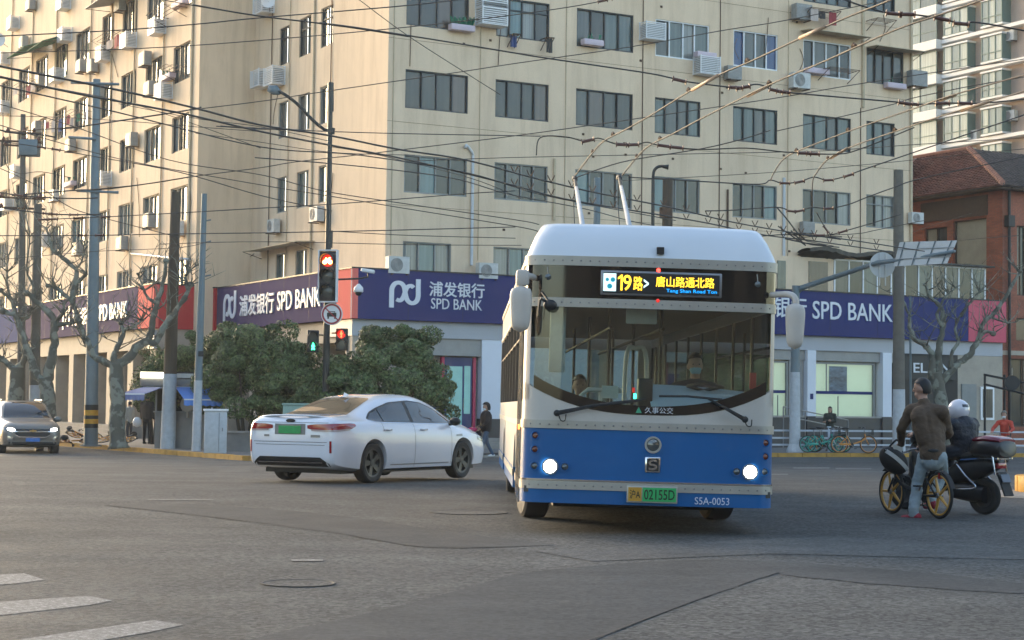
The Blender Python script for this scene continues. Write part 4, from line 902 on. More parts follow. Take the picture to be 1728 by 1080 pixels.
# traffic signal pole
t, b, tp = pole('signal_pole', 'black street lamp and traffic signal pole behind the white sedan', (548, 764), (558, 139), 0.115, 0.07, M['blackpole'])
Y = b.y
def rel(px, py, dy=0.0): return P(px, py, Y+dy)-b
MB().tube([rel(558, 188), rel(558.2, 140)], 0.095, 10).build('sleeve', M['blackpole'], t); MB().tube([rel(555, 418), rel(556, 389)], 0.11, 10).build('sleeve', M['blackpole'], t)
MB().tube([Vector(p) for p in catmull([tuple(rel(558, 222)), tuple(rel(545, 217)), tuple(rel(525, 200)), tuple(rel(500, 174)), tuple(rel(478, 158)), tuple(rel(466, 153))], 4)], 0.05, 8).build('lamp_arm', M['blackpole'], t, True)
mb = MB(); mb.tube([rel(474, 157), rel(464, 152), rel(452, 149)], [0.06, 0.16, 0.10], 10, flat=0.45); mb.build('lamp_head', M['galv'], t, True)
MB().tube([rel(558, 226), rel(559, 216)], 0.12, 10).build('collar', M['blackpole'], t)
def emis(name, col, s): return mat(name, (0.02, 0.02, 0.02), 0.3, emit=col, es=s)
M['e_red'] = emis('lamp_red', (1.0, 0.03, 0.01), 5.0); M['e_red_dim'] = emis('lamp_red_dim', (0.8, 0.02, 0.01), 0.35); M['e_orange'] = emis('lamp_orange', (1.0, 0.35, 0.08), 14); M['e_green'] = emis('lamp_green', (0.02, 1.0, 0.45), 4)
M['lens_dark'] = mat('lens_dark', (0.06, 0.065, 0.06), 0.25, coat=0.5)
sig = thing('traffic_light', 'tall white framed traffic light with a lit red bicycle and two dark lenses', 'traffic light', P(554, 466, Y-0.25), R(-12)) 
mb = MB(); mb.box((0, 0, 0), (0.54, 0.14, 1.52)); bevel(mb.build('housing', M['black'], sig), 0.05)
mb = MB()
for x in (-0.285, 0.285): mb.box((x, -0.02, 0), (0.035, 0.16, 1.60))
for z_ in (-0.79, 0.79): mb.box((0, -0.022, z_), (0.535, 0.158, 0.035))
mb.build('white_border', M['white'], sig)
def visor(z_, r, parent):
    mb = MB(); mb.grid(lambda u, v: Vector((r*math.cos(PI*(-0.15+1.3*u)), -0.07-0.28*v*(0.35+0.65*math.sin(PI*u)), z_+r*math.sin(PI*(-0.15+1.3*u)))), 16, 2)
    o = mb.build('visor', M['black'], parent, True); md = o.modifiers.new('s', 'SOLIDIFY'); md.thickness = 0.012; return o
for z_, mt in ((0.47, 'e_red_dim'), (0.0, 'lens_dark'), (-0.47, 'lens_dark')):
    MB().lathe([(0.001, -0.10), (0.12, -0.092), (0.19, -0.075)], 24, 'Y', (0, 0, z_), cap=False).build('lens', M[mt], sig, True); visor(z_, 0.215, sig)
mb = MB(); yb = -0.108; zz = 0.46
for cx in (-0.085, 0.085): mb.lathe([(0.062, yb), (0.062, yb-0.008), (0.04, yb-0.008), (0.04, yb)], 16, 'Y', (cx, 0, zz-0.035), cap=False)
for a_, b_ in (((-0.085, -0.035), (-0.03, 0.045)), ((-0.03, 0.045), (0.055, 0.045)), ((0.055, 0.045), (0.0, -0.035)), ((0, -0.035), (-0.085, -0.035)), ((0.085, -0.035), (0.05, 0.085)), ((0.05, 0.085), (0.09, 0.09)), ((-0.02, -0.035), (-0.045, 0.075)), ((-0.07, 0.075), (-0.02, 0.078))):
    mb.tube([(a_[0], yb-0.004, zz+a_[1]), (b_[0], yb-0.004, zz+b_[1])], 0.012, 5)
mb.build('bicycle_symbol', M['e_orange'], sig)
ns = thing('road_sign', 'round no motor vehicles sign with red rim and crossed car under the traffic light', 'sign', P(560, 530, Y-0.22), R(-12))
MB().lathe([(0.34, 0.02), (0.34, -0.01), (0.001, -0.01)], 32, 'Y', cap=False).build('disc', M['white'], ns)
MB().lathe([(0.315, -0.012), (0.315, -0.016), (0.26, -0.016), (0.26, -0.012)], 32, 'Y', cap=False).build('red_rim', mat('sign_red', (0.32, 0.02, 0.03), 0.4), ns)
mb = MB(); mb.box((0, -0.018, -0.02), (0.30, 0.006, 0.12)); mb.box((0, -0.018, 0.075), (0.22, 0.006, 0.02)); mb.box((-0.1, -0.018, 0.05), (0.02, 0.006, 0.07)); mb.box((0.1, -0.018, 0.05), (0.02, 0.006, 0.07)); mb.box((-0.11, -0.018, -0.11), (0.05, 0.006, 0.07)); mb.box((0.11, -0.018, -0.11), (0.05, 0.006, 0.07))
mb.build('car_symbol', M['black'], ns); MB().box((0, -0.024, 0), (0.56, 0.004, 0.035), Matrix.Rotation(R(42), 3, 'Y')).build('slash', bpy.data.materials['sign_red'], ns)
def ped(px, py, label, on_, name='pedestrian_light'):
    s_ = thing(name, label, 'pedestrian light', P(px, py, Y-0.15), R(-8 if px > 550 else 12)); bevel(MB().box((0, 0, 0), (0.36, 0.16, 0.68)).build('housing', M['black'], s_), 0.03)
    for z_, c in ((0.16, 'red'), (-0.16, 'green')):
        lit = c == on_; MB().lathe([(0.001, -0.09), (0.13, -0.085)], 20, 'Y', (0, 0, z_), cap=False).build('lens', M['e_red_dim'] if lit and c == 'red' else M['lens_dark'], s_)
        o = MB().grid(lambda u, v: Vector((0.15*math.cos(PI*u), -0.08-0.2*v, z_+0.15*math.sin(PI*u))), 12, 1).build('visor', M['black'], s_, True); md = o.modifiers.new('s', 'SOLIDIFY'); md.thickness = 0.01
        if lit:
            mb = MB(); q = lambda x, z2: (x, -0.1, z_+z2)
            mb.sphere(q(0, 0.085), 0.022, 8, 6); mb.tube([q(0, 0.06), q(0, -0.02)], 0.026, 6); mb.tube([q(0, -0.02), q(-0.04 if c == 'green' else -0.015, -0.10)], 0.016, 5); mb.tube([q(0, -0.02), q(0.04 if c == 'green' else 0.015, -0.10)], 0.016, 5)
            mb.tube([q(0, 0.05), q(-0.045, 0.0)], 0.012, 5); mb.tube([q(0, 0.05), q(0.045, 0.0)], 0.012, 5); mb.build('walking_figure', M['e_green' if c == 'green' else 'e_red'], s_)
    MB().tube([(0, 0.0, 0.2), ((0.35 if px < 550 else -0.35), 0.15, 0.2)], 0.025, 6).build('bracket', M['blackpole'], s_)
ped(528, 576, 'pedestrian light showing the green walking figure, left of the black pole', 'green'); ped(577, 573, 'pedestrian light showing the red figure, right of the black pole', 'red')
cm = thing('camera_arm', 'dark arm carrying two security cameras before the coral panel', 'camera arm', P(562, 472, Y)); cb = cm.location.copy()
MB().tube([(0, 0, 0), P(608, 470, Y)-cb, P(622, 467, Y)-cb], 0.03, 8).build('arm', M['blackpole'], cm)
bc = thing('security_camera', 'white bullet security camera on top of the dark arm', 'security camera', P(621, 459, Y)); mb = MB(); mb.box((0, -0.05, 0.03), (0.42, 0.2, 0.11), Matrix.Rotation(R(8), 3, 'Y')); bevel(mb.build('housing', M['white'], bc), 0.03); MB().tube([(0, 0, -0.02), (0, 0, -0.16)], 0.025, 6).build('stalk', M['black'], bc)
dc = thing('security_camera', 'white dome security camera hanging under the dark arm', 'security camera', P(605, 491, Y)); MB().lathe([(0.03, 0.22), (0.05, 0.2), (0.14, 0.1), (0.15, -0.02), (0.13, -0.04)], 16).build('cap', M['white'], dc, True); MB().sphere((0, 0, -0.04), 0.11, 14, 8).build('dome', M['black'], dc, True)
# right side poles
pole('concrete_pole', 'stout concrete pole with white painted foot behind the cyclist', (1517, 765), (1516, 287), 0.225, 0.17, M['concrete'], white=657)
pole('small_post', 'thin pale post just right of the stout concrete pole', (1537, 762), (1536, 500), 0.045, 0.04, M['galv'])
t, b, tp = pole('sign_pole', 'grey pole with white foot carrying a slanted arm, right of the bus mirror', (1341, 763), (1343, 482), 0.20, 0.13, M['galv'], white=628); Y2 = b.y
arm = [P(1345, 492, Y2)-b, P(1352, 486, Y2)-b, P(1400, 470, Y2-1)-b, P(1482, 443, Y2-3)-b, P(1545, 436, Y2-4)-b, P(1611, 424, Y2-5.5)-b]
MB().tube(arm, [0.11, 0.10, 0.09, 0.08, 0.07, 0.055], 10).build('arm', M['galv'], t, True); MB().lathe([(0.3, 0), (0.3, 0.05), (0.2, 0.3)], 12).build('foot', M['polewhite'], t)
rs = thing('road_sign', 'blank grey back of a rectangular road sign hung on the slanted arm', 'sign', (0, 0, 0)); A_, B_, C_, D_ = P(1509, 449, Y2-3.6), P(1600, 444, Y2-5.3), P(1617, 405, Y2-5.4), P(1520, 408, Y2-3.7)
M['signback'] = mat('sign_back', (0.42, 0.43, 0.43), 0.5, metal=0.3, var=0.08, scale=3)
off = Vector((0, 0.12, 0)); MB().add([p+o_ for o_ in (off, off*1.3) for p in (A_, B_, C_, D_)], [[0, 1, 2, 3], [7, 6, 5, 4], [0, 4, 5, 1], [1, 5, 6, 2], [2, 6, 7, 3], [3, 7, 4, 0]]).build('sign_plate', M['signback'], rs)
for u in (0.08, 0.34, 0.62, 0.9):
    MB().tube([A_.lerp(B_, u)+off*0.8, D_.lerp(C_, u)+off*0.8], 0.022, 5).build('stiffener', M['galv'], rs)
for v in (0.3, 0.7): MB().tube([A_.lerp(D_, v)+off*0.75, B_.lerp(C_, v)+off*0.75], 0.018, 5).build('stiffener', M['signback'], rs)
rd_ = thing('road_sign', 'grey back of a round road sign above the slanted arm', 'sign', P(1489, 447, Y2-2.8)); MB().lathe([(0.43, 0.02), (0.43, 0.0), (0.001, 0.0)], 28, 'Y', cap=False).build('disc', M['signback'], rd_)
for x in (-0.1, 0.1): MB().tube([(x, -0.02, 0.38), (x, -0.02, -0.7)], 0.02, 5).build('strut', M['signback'], rd_)
t, b, tp = pole('street_lamp', 'slender black street lamp with hooked top rising behind the bus roof', (1100, 765), (1102, 300), 0.07, 0.055, M['blackpole'], 'street lamp')
MB().tube([Vector(p) for p in catmull([tuple(P(1102, 300, b.y)-b), tuple(P(1104, 288, b.y)-b), tuple(P(1112, 281, b.y)-b), tuple(P(1126, 281, b.y)-b)], 4)], 0.05, 8).build('lamp_arm', M['blackpole'], t, True); MB().tube([P(1118, 281, b.y)-b, P(1128, 282, b.y)-b], [0.05, 0.09], 8).build('lamp_head', M['blackpole'], t)
t, b, tp = pole('old_pole', 'brown iron pole behind the bus, bound with rusty bands', (1122, 765), (1127, 303), 0.19, 0.17, M['brownpole'])
MB().tube([P(1124, 368, b.y)-b, P(1124, 350, b.y)-b], 0.22, 12).build('band', M['rust'], t)
pole('steel_pole', 'pale blue grey pole rising behind the bus between the two trolley poles', (1003, 765), (1008, 300), 0.13, 0.11, M['galv'])

# ------------------------------------------------------------------ wires
WZ = 5.6
def wpts(pts, z=None, Y=None):
    out = []
    for p in pts:
        if len(p) == 3: out.append(P(p[0], p[1], p[2]))
        elif z: out.append(G(p[0], p[1], z))
        else: out.append(P(p[0], p[1], Y))
    return out
def wire(label, pts, r=0.012, z=None, Y=None, mt='wire', insul=(), clamps=(), name='overhead_wire', cat='wire', grp='overhead wires over the crossing'):
    q = wpts(pts, z, Y); c = [Vector(p) for p in catmull([tuple(p) for p in q], 6)]
    r = min(r, 0.022)*(0.8 if r < 0.016 and z else 1); t = thing(name, label, cat, (0, 0, 0), 0, grp); MB().tube(c, r, 5).build('cable', M[mt], t, True)
    def at(px):
        best = min(range(len(c)-1), key=lambda i: abs(864+F*c[i].x/c[i].y-px)); return c[best], (c[min(best+1, len(c)-1)]-c[max(best-1, 0)]).normalized()
    for px in insul: p, d_ = at(px); ins(t, p, d_)
    for px in clamps:
        p, d_ = at(px); MB().tube([p-d_*0.05+Z*0.02, p+Z*0.05, p+d_*0.05+Z*0.02], 0.022, 5).build('clamp', M['rust'], t)
    return t
tw = 'trolley contact wires'
wire('contact wire rising from the left trolley pole towards the top right', [(968, 300), (996, 263), (1014, 242), (1031, 231), (1055, 219), (1104, 191), (1162, 155), (1214, 126), (1261, 106), (1311, 83), (1352, 64), (1420, 33), (1507, -2), (1600, -45)], 0.015, z=WZ, mt='wire_old', name='contact_wire', grp=tw, clamps=(996, 1031, 1162, 1261))
wire('contact wire rising from the right trolley pole towards the top right', [(1047, 300), (1071, 270), (1090, 250), (1110, 238), (1135, 226), (1182, 201), (1237, 173), (1298, 143), (1390, 104), (1441, 81), (1517, 48), (1594, 22), (1700, -15)], 0.015, z=WZ, mt='wire_old', name='contact_wire', grp=tw, clamps=(1071, 1110, 1298, 1441))
wire('contact wire curving up past the third window column at right', [(1300, 305), (1307, 290), (1321, 270), (1344, 256), (1431, 222), (1543, 183), (1609, 160), (1760, 118)], 0.014, z=WZ, mt='wire_old', name='contact_wire', grp=tw, clamps=(1344, 1431))
wire('contact wire curving up just left of the concrete pole', [(1371, 350), (1371, 310), (1378, 292), (1397, 269), (1431, 250), (1510, 222), (1620, 186), (1760, 145)], 0.014, z=WZ, mt='wire_old', name='contact_wire', grp=tw, clamps=(1397, 1510))
# insulating sleeves on the near contact wires
M['sleeve'] = mat('insulating_sleeve', (0.36, 0.24, 0.15), 0.5)
for pa, pb, lb in (((1168, 152), (1212, 127), 'tan insulating rod on the upper contact wire above the louvred cages'), ((1262, 162), (1300, 143), 'tan insulating rod on the lower contact wire near the fan unit'), ((1350, 64), (1392, 45), 'tan insulating rod near the top of the upper contact wire'), ((1586, 169), (1612, 160), 'tan insulating rod in front of the high-rise, higher'), ((1622, 186), (1668, 172), 'tan insulating rod in front of the high-rise, lower'), ((1402, 267), (1430, 250), 'tan insulating rod beside the concrete pole')):
    tag(MB().tube([G(*pa, WZ), G(*pb, WZ)], 0.024, 8).build('insulating_rod', M['sleeve'], None, True), lb, 'insulating rod', 'insulating rods')
F1 = [(-20, 108), (204, 153), (331, 183), (440, 211), (557, 229), (672, 252), (786, 270), (900, 300), (1000, 324), (1140, 352), (1232, 374), (1334, 392), (1420, 403), (1560, 424)]
F2 = [(-20, 125), (130, 158), (300, 190), (440, 222), (557, 245), (690, 270), (860, 311), (960, 337), (1140, 367), (1206, 379), (1286, 396), (1383, 408), (1510, 426)]
F3 = [(-20, 140), (200, 190), (440, 248), (608, 262), (790, 292), (900, 325), (1000, 346), (1140, 372)]
F4 = [(430, 266), (600, 280), (760, 300), (860, 328), (985, 352), (1060, 372), (1100, 380)]
for pts, lb, r in ((F1, 'contact wire sloping down from top left to the sign arm, upper of the close pair', 0.022), (F2, 'contact wire sloping down from top left to the sign arm, lower of the close pair', 0.022), (F3, 'contact wire of the second pair crossing behind the black pole, upper', 0.018), (F4, 'contact wire of the second pair ending behind the bus roof', 0.018)):
    wire(lb, pts, r*0.75, z=WZ, name='contact_wire', grp=tw)
hang = thing('wire_hangers', 'row of forked hangers joining the close pair of contact wires beside the bus roof', 'wire hangers', (0, 0, 0))
rh = random.Random(2)
for px in (868, 895, 930, 965, 1000, 1035, 1075, 1120, 1158, 1195, 1216, 1247, 1274, 1298, 1322, 1352, 1374, 1400, 1435, 1479):
    a = None
    for W in (F1,):
        i = max(k for k in range(len(W)) if W[k][0] <= px); u = (px-W[i][0])/(W[i+1][0]-W[i][0]); a = W[i][1]+(W[i+1][1]-W[i][1])*u
    i = max(k for k in range(len(F2)) if F2[k][0] <= px); u = (px-F2[i][0])/(F2[i+1][0]-F2[i][0]); b_ = F2[i][1]+(F2[i+1][1]-F2[i][1])*u
    for nm, y in (('hanger', a), ('hanger', b_)):
        p = G(px, y, WZ); MB().tube([p+Vector((-0.07, 0, 0.13)), p+Vector((-.03, 0, 0.05)), p, p+Vector((.03, 0, .05)), p+Vector((0.07, 0, 0.13))], 0.012, 5).build(nm, M['rust'], hang)
I = lambda *a: a
W_ = [('span wire with a chain of brown insulators level with the trolley heads', [(905, 262), (912, 232), (955, 231), (985, 238), (1003, 234), (1014, 234), (1040, 243), (1072, 244), (1092, 240), (1112, 245), (1180, 252), (1260, 250), (1330, 257), (1410, 260), (1450, 252), (1543, 215)], 0.014, 29, I(988, 1048, 1066, 1122, 1141, 1352, 1372)),
 ('span wire with insulators running from the top left corner to the high-rise', [(325, 8), (430, 26), (560, 42), (695, 61), (860, 88), (921, 98), (1084, 122), (1130, 131), (1160, 138), (1242, 148), (1264, 144), (1282, 143), (1310, 153), (1360, 159), (1500, 171), (1545, 176), (1600, 174), (1660, 174), (1740, 166)], 0.016, 27, I(1145, 1240, 1252, 1308, 1322, 1530, 1540, 1595, 1628)),
 ('upper right span wire with dark insulators crossing the high-rise', [(1380, -20), (1440, 5), (1500, 22), (1545, 25), (1590, 32), (1622, 40), (1650, 38), (1740, 54)], 0.02, 24, I(1508, 1532, 1592, 1622)),
 ('diagonal stay wire dropping from the top edge to a window of the front wall', [(600, -5), (685, 58), (789, 125), (845, 160)], 0.014, 45, ()),
 ('long wire across the upper left flats', [(-20, 62), (200, 51), (340, 40), (440, 30), (700, 8), (860, -12)], 0.022, 38, ()),
 ('thin wire below the long upper left wire', [(-20, 90), (230, 82), (430, 69), (685, 46), (860, 26), (972, 10), (1048, -5)], 0.014, 38, I(1012, 1035)),
 ('wire from the left poles over the lamp head up to the top right', [(38, 221), (153, 211), (305, 188), (440, 171), (524, 158), (682, 135), (766, 123), (870, 107), (1064, 79), (1216, 52), (1300, 39), (1400, 20), (1500, 0)], 0.014, 40, ()),
 ('thick cable over the washing racks on the wing', [(100, 218), (153, 211), (305, 188), (340, 181)], 0.03, 41, ()),
 ('sagging wire from the left edge to behind the bus, lower', [(-20, 205), (80, 235), (219, 272), (440, 312), (557, 331), (685, 352), (870, 382), (910, 391)], 0.014, 40, ()),
 ('sagging wire from the left edge to behind the bus, upper', [(-20, 170), (120, 212), (285, 270), (440, 295), (545, 322), (685, 344), (870, 371), (910, 379)], 0.014, 40, ()),
 ('wire rising from the steel pole crossarm to the front wall', [(130, 322), (235, 312), (318, 299), (440, 283), (501, 273), (634, 258), (870, 229), (1069, 201), (1300, 167), (1466, 139), (1740, 98)], 0.015, 42, ()),
 ('thick cable leaving the lower crossarm of the steel pole', [(20, 330), (130, 321), (170, 320), (250, 310), (318, 299)], 0.03, 48, ()),
 ('level wire crossing the brown pole', [(60, 371), (178, 366), (326, 358), (428, 352), (583, 343), (786, 327), (870, 322)], 0.016, 44, I(75, 90, 120, 135, 180)),
 ('level wire passing the sleeve of the black pole', [(-20, 398), (168, 397), (285, 395), (440, 393), (550, 391), (685, 388), (870, 383)], 0.018, 46, I(118, 134, 172)),
 ('lower level wire right of the black pole', [(557, 390), (685, 397), (870, 402)], 0.014, 46, ()), ('lowest level wire above the bank sign', [(270, 412), (440, 408), (700, 413), (880, 414)], 0.013, 46, ()),
 ('wire leaving the lamp arm collar, both ways', [(365, 213), (480, 218), (558, 222), (700, 226), (870, 229), (912, 230)], 0.02, 44, ()),
 ('wire crossing between the two lowest full window rows', [(690, 272), (860, 266), (1100, 261), (1300, 257), (1400, 254), (1560, 243), (1740, 232)], 0.012, 42, ()),
 ('wire slanting up to the high-rise above the contact wires', [(1311, 221), (1423, 196), (1507, 176), (1543, 165), (1640, 145), (1740, 128)], 0.013, 36, ()),
 ('guy wire from the right trolley head to the window row', [(966, 302), (1048, 274), (1148, 257), (1199, 248), (1252, 235), (1300, 220)], 0.013, 30, ()),
 ('thin wire meeting the top of the concrete pole', [(1050, 305), (1288, 292), (1470, 277), (1560, 268), (1740, 250)], 0.012, 50, ()),
 ('insulated span wire level with the sunroom windows, upper', [(1060, 299), (1196, 307), (1281, 311), (1300, 304), (1320, 309), (1349, 307), (1373, 299), (1398, 304), (1432, 296), (1452, 288), (1534, 260), (1740, 190)], 0.018, 38, I(1322, 1350, 1400, 1430)),
 ('insulated span wire behind the concrete pole, lower', [(1190, 356), (1230, 355), (1310, 350), (1332, 356), (1349, 356), (1371, 350), (1398, 352), (1432, 345), (1463, 333), (1507, 317), (1560, 300), (1740, 262)], 0.018, 40, I(1335, 1350, 1400)),
 ('thick stay from the window row to the tangle above the hut', [(1311, 350), (1328, 370), (1345, 392), (1358, 404)], 0.03, 44, ()), ('short stay right of the thick one above the hut', [(1378, 358), (1392, 384), (1402, 396)], 0.024, 44, I(1395,)),
 ('wire from the tangle above the hut to the concrete pole', [(1270, 400), (1320, 396), (1372, 397), (1402, 396), (1432, 388), (1460, 380), (1520, 362)], 0.018, 44, I(1385, 1420)), ('lower wire from the tangle to the concrete pole', [(1400, 397), (1450, 394), (1480, 388), (1560, 372)], 0.013, 44, ()),
 ('thin wire passing in front of the brick gable', [(1540, 392), (1590, 375), (1640, 360)], 0.012, 60, ()), ('thin wire sagging before the brick house windows', [(1600, 408), (1660, 402), (1740, 396)], 0.013, 60, ()),
 ('cable bundle through the leftmost pole, top', [(-20, 214), (20, 224), (60, 226), (95, 232)], 0.045, 47, ()), ('cable bundle through the leftmost pole, second', [(-20, 236), (60, 247), (110, 255), (158, 264), (300, 290), (440, 330), (560, 356)], 0.022, 47, I(60, 90)),
 ('cable through the bare tree tops, upper', [(-20, 322), (44, 331), (120, 335), (165, 334)], 0.03, 47, I(20, 60)), ('cable through the bare tree tops, lower', [(-20, 347), (40, 356), (100, 362), (168, 362)], 0.03, 47, I(70, 85, 118)),
 ('slanting cable from the left edge to the steel pole foot', [(-20, 275), (60, 312), (110, 345), (153, 362), (300, 400)], 0.015, 47, ()), ('drooping cable between the two left poles', [(5, 190), (8, 270), (30, 292), (70, 290), (120, 300)], 0.014, 47, ()),
 ('wire running level under the leftmost roof units', [(-20, 195), (100, 198), (220, 205), (330, 214), (440, 222)], 0.012, 46, ()), ('thin wire level with the scarlet panel', [(-20, 440), (150, 425), (300, 418), (350, 408)], 0.012, 50, ()),
 ('thin wire crossing the lamp arm', [(330, 225), (440, 240), (560, 257), (700, 262)], 0.011, 44, ()), ('thick wire splice left of the lamp arm', [(372, 213), (430, 217), (475, 218)], 0.032, 43.9, ()), ('thick wire splice before the corner window', [(539, 39), (600, 47), (690, 61)], 0.03, 26.9, ()),
 ('wire from the top left to the wing corner', [(250, -5), (330, 10), (440, 28)], 0.014, 40, ()), ('line across the wing at the third storey', [(-20, 128), (100, 150), (240, 180), (440, 250)], 0.012, 46, ()), ('line across the wing to the black pole', [(200, 175), (331, 200), (440, 214), (555, 238)], 0.012, 45, ()),
 ('lower line right of the black pole crossing the pvc pipe', [(560, 248), (640, 262), (792, 300), (880, 335)], 0.012, 44, ())]
for lb, pts, r, Yd, isl in W_: wire(lb, pts, r*(0.78 if r < 0.02 else 0.62), Y=Yd, insul=isl, mt='wire_old' if r < 0.016 else 'wire')
t = thing('wire_tangle', 'dense knot of dark wires above the rooftop hut', 'wire tangle', P(1352, 400, 44)); rt = random.Random(9)
for k in range(8):
    a = Vector((rt.uniform(-0.6, 0.2), rt.uniform(-.2, .2), rt.uniform(-.1, .3))); b_ = Vector((rt.uniform(0, 1.1), rt.uniform(-.2, .2), rt.uniform(-.25, .1)))
    MB().tube([a, (a+b_)/2+Vector((0, 0, rt.uniform(-.15, .1))), b_], rt.uniform(0.008, 0.018), 5).build('cable', M['wire'], t)

# ------------------------------------------------------------------ bare plane trees
def bark_mat(name, a, b_):
    m = mat(name, a, 0.85, var=0.2, scale=2, bump=0.35, bscale=9); n, l, bb = nodes(m)
    tc = n.new('ShaderNodeTexCoord'); t = n.new('ShaderNodeTexNoise'); t.inputs['Scale'].default_value = 3.2; t.inputs['Detail'].default_value = 3; l.new(tc.outputs['Object'], t.inputs['Vector'])
    r = n.new('ShaderNodeMapRange'); r.inputs[1].default_value = 0.5; r.inputs[2].default_value = 0.56; l.new(t.outputs[0], r.inputs[0])
    hs_ = [x for x in n if x.type == 'HUE_SAT'][0]; mx = n.new('ShaderNodeMix'); mx.data_type = 'RGBA'; l.new(r.outputs[0], mx.inputs[0]); l.new(hs_.outputs[0], mx.inputs[6]); mx.inputs[7].default_value = (*b_, 1); l.new(mx.outputs[2], bb.inputs['Base Color']); return m
M['bark'] = bark_mat('plane_bark', (0.105, 0.10, 0.078), (0.21, 0.215, 0.175))
def limb(pts, r0, r1, parent, rng, name='limb', knob=True, twigs=3):
    q = [Vector(p) for p in pts]; r0 *= 0.82; r1 *= 0.75; twigs = int(twigs*2.4)+2; c = [Vector(p) for p in catmull([tuple(p) for p in q], 4)]
    c = [p+Vector((rng.uniform(-1, 1), rng.uniform(-1, 1), rng.uniform(-1, 1)))*r0*0.22 if 0 < i < len(c)-1 else p for i, p in enumerate(c)]
    k = len(c); rs = [(r0+(r1-r0)*i/(k-1))*(1+rng.uniform(-0.13, 0.2)) for i in range(k)]
    mb = MB(); mb.tube(c, rs, 9)
    if knob: mb.sphere(c[-1], r1*1.9, 8, 6, (1, 1, 0.9))
    o = mb.build(name, M['bark'], parent, True)
    for j in range(twigs):
        tm = MB(); s_ = c[rng.randint(int(k*0.4), k-1)] if j else c[-1]; d_ = Vector((rng.uniform(-1, 1), rng.uniform(-.6, .6), rng.uniform(0.1, 1))).normalized(); L = rng.uniform(0.5, 1.3)
        p1 = s_+d_*L*.4; p2 = s_+d_*L+Vector((rng.uniform(-.3, .3), 0, rng.uniform(0, .4)))
        tm.tube([s_, p1, p2], [0.026, 0.016, 0.004], 5)
        for _ in range(2): e_ = p1.lerp(p2, rng.random()); tm.tube([e_, e_+Vector((rng.uniform(-.35, .35), rng.uniform(-.2, .2), rng.uniform(.1, .45)))], [0.010, 0.003], 4)
        if rng.random() < .6: tm.tube([p1, p1+Vector((rng.uniform(-.5, .5), rng.uniform(-.2, .2), rng.uniform(.1, .5)))], [0.016, 0.004], 4)
        tm.build('twig', M['bark'], o, True)
    return o
def plane_tree(label, base, Yd, trunk, limbs, rt0, seed):
    b = G(*base, PAVE) if Yd is None else P(base[0], base[1], Yd); rng = random.Random(seed)
    if Yd is not None: b.z = PAVE
    t = thing('plane_tree', label, 'tree', b, 0, 'bare plane trees along the pavement')
    f_ = lambda p: P(p[0], p[1], b.y+(p[2] if len(p) > 2 else 0))-b
    q = [f_(p) for p in trunk]; q[0].z = 0
    c = [Vector(p) for p in catmull([tuple(p) for p in q], 5)]; k = len(c)
    MB().tube(c, [rt0*(1.35 if i == 0 else 1.1 if i == 1 else 1-0.2*i/k)*(1+0.05*math.sin(i*1.7)) for i in range(k)], 14).build('trunk', M['bark'], t, True)
    for pts, r0, r1, tw_ in limbs: limb([f_(p) for p in pts], r0, r1, t, rng, twigs=tw_)
    return t
plane_tree('bare pollarded plane tree with forked limbs between steel pole and kiosk', (200, 757), None, [(200, 757), (197, 715), (199, 680), (196, 645), (196, 612)],
  [([(196, 618), (180, 612), (160, 602), (150, 580), (140, 562), (132, 540)], .15, .09, 3), ([(196, 618), (192, 600), (200, 585), (208, 560), (204, 545)], .13, .07, 4), ([(198, 616), (215, 605), (235, 582), (250, 575), (256, 545), (262, 520), (272, 490), (280, 440)], .2, .07, 5), ([(250, 575), (262, 578), (275, 555), (300, 520), (318, 490), (322, 480)], .14, .08, 5), ([(262, 512), (248, 500), (240, 480), (232, 462)], .06, .03, 3), ([(318, 492), (312, 470), (322, 455)], .06, .03, 3), ([(208, 556), (225, 552), (240, 540)], .07, .04, 4)], .27, 1)
plane_tree('bare plane tree with knobbly dark limbs behind the SUV, nearer the kerb', (88, 748), None, [(80, 745), (82, 700), (80, 660), (74, 640)],
  [([(78, 645), (88, 600), (92, 560), (90, 540), (62, 510), (45, 495)], .22, .09, 4), ([(92, 545), (105, 530), (108, 512)], .1, .06, 3), ([(76, 650), (60, 628), (50, 600), (38, 565), (28, 535), (5, 525)], .2, .1, 4), ([(90, 550), (118, 545), (128, 540)], .1, .08, 3), ([(132, 545), (140, 570), (150, 590)], .1, .08, 2), ([(132, 542), (122, 510), (112, 500), (95, 485), (80, 482)], .11, .06, 4), ([(122, 510), (126, 480), (128, 455), (105, 435), (88, 420), (82, 398), (78, 385)], .12, .04, 6), ([(126, 480), (138, 470), (145, 462)], .09, .06, 4), ([(128, 455), (138, 440), (142, 410)], .05, .02, 3), ([(62, 512), (55, 480), (45, 455), (50, 400), (42, 360)], .06, .02, 4)], .29, 2)
plane_tree('bare plane tree at the left edge, its trunk hidden by the SUV', (20, 746), None, [(25, 746), (24, 700), (28, 650), (30, 620)],
  [([(30, 630), (10, 610), (-15, 600)], .16, .1, 3), ([(30, 625), (42, 600), (36, 560), (28, 540), (20, 510), (2, 490)], .17, .07, 4), ([(28, 540), (48, 535), (52, 520)], .08, .05, 3), ([(20, 510), (12, 470), (15, 430)], .06, .02, 4)], .3, 3)
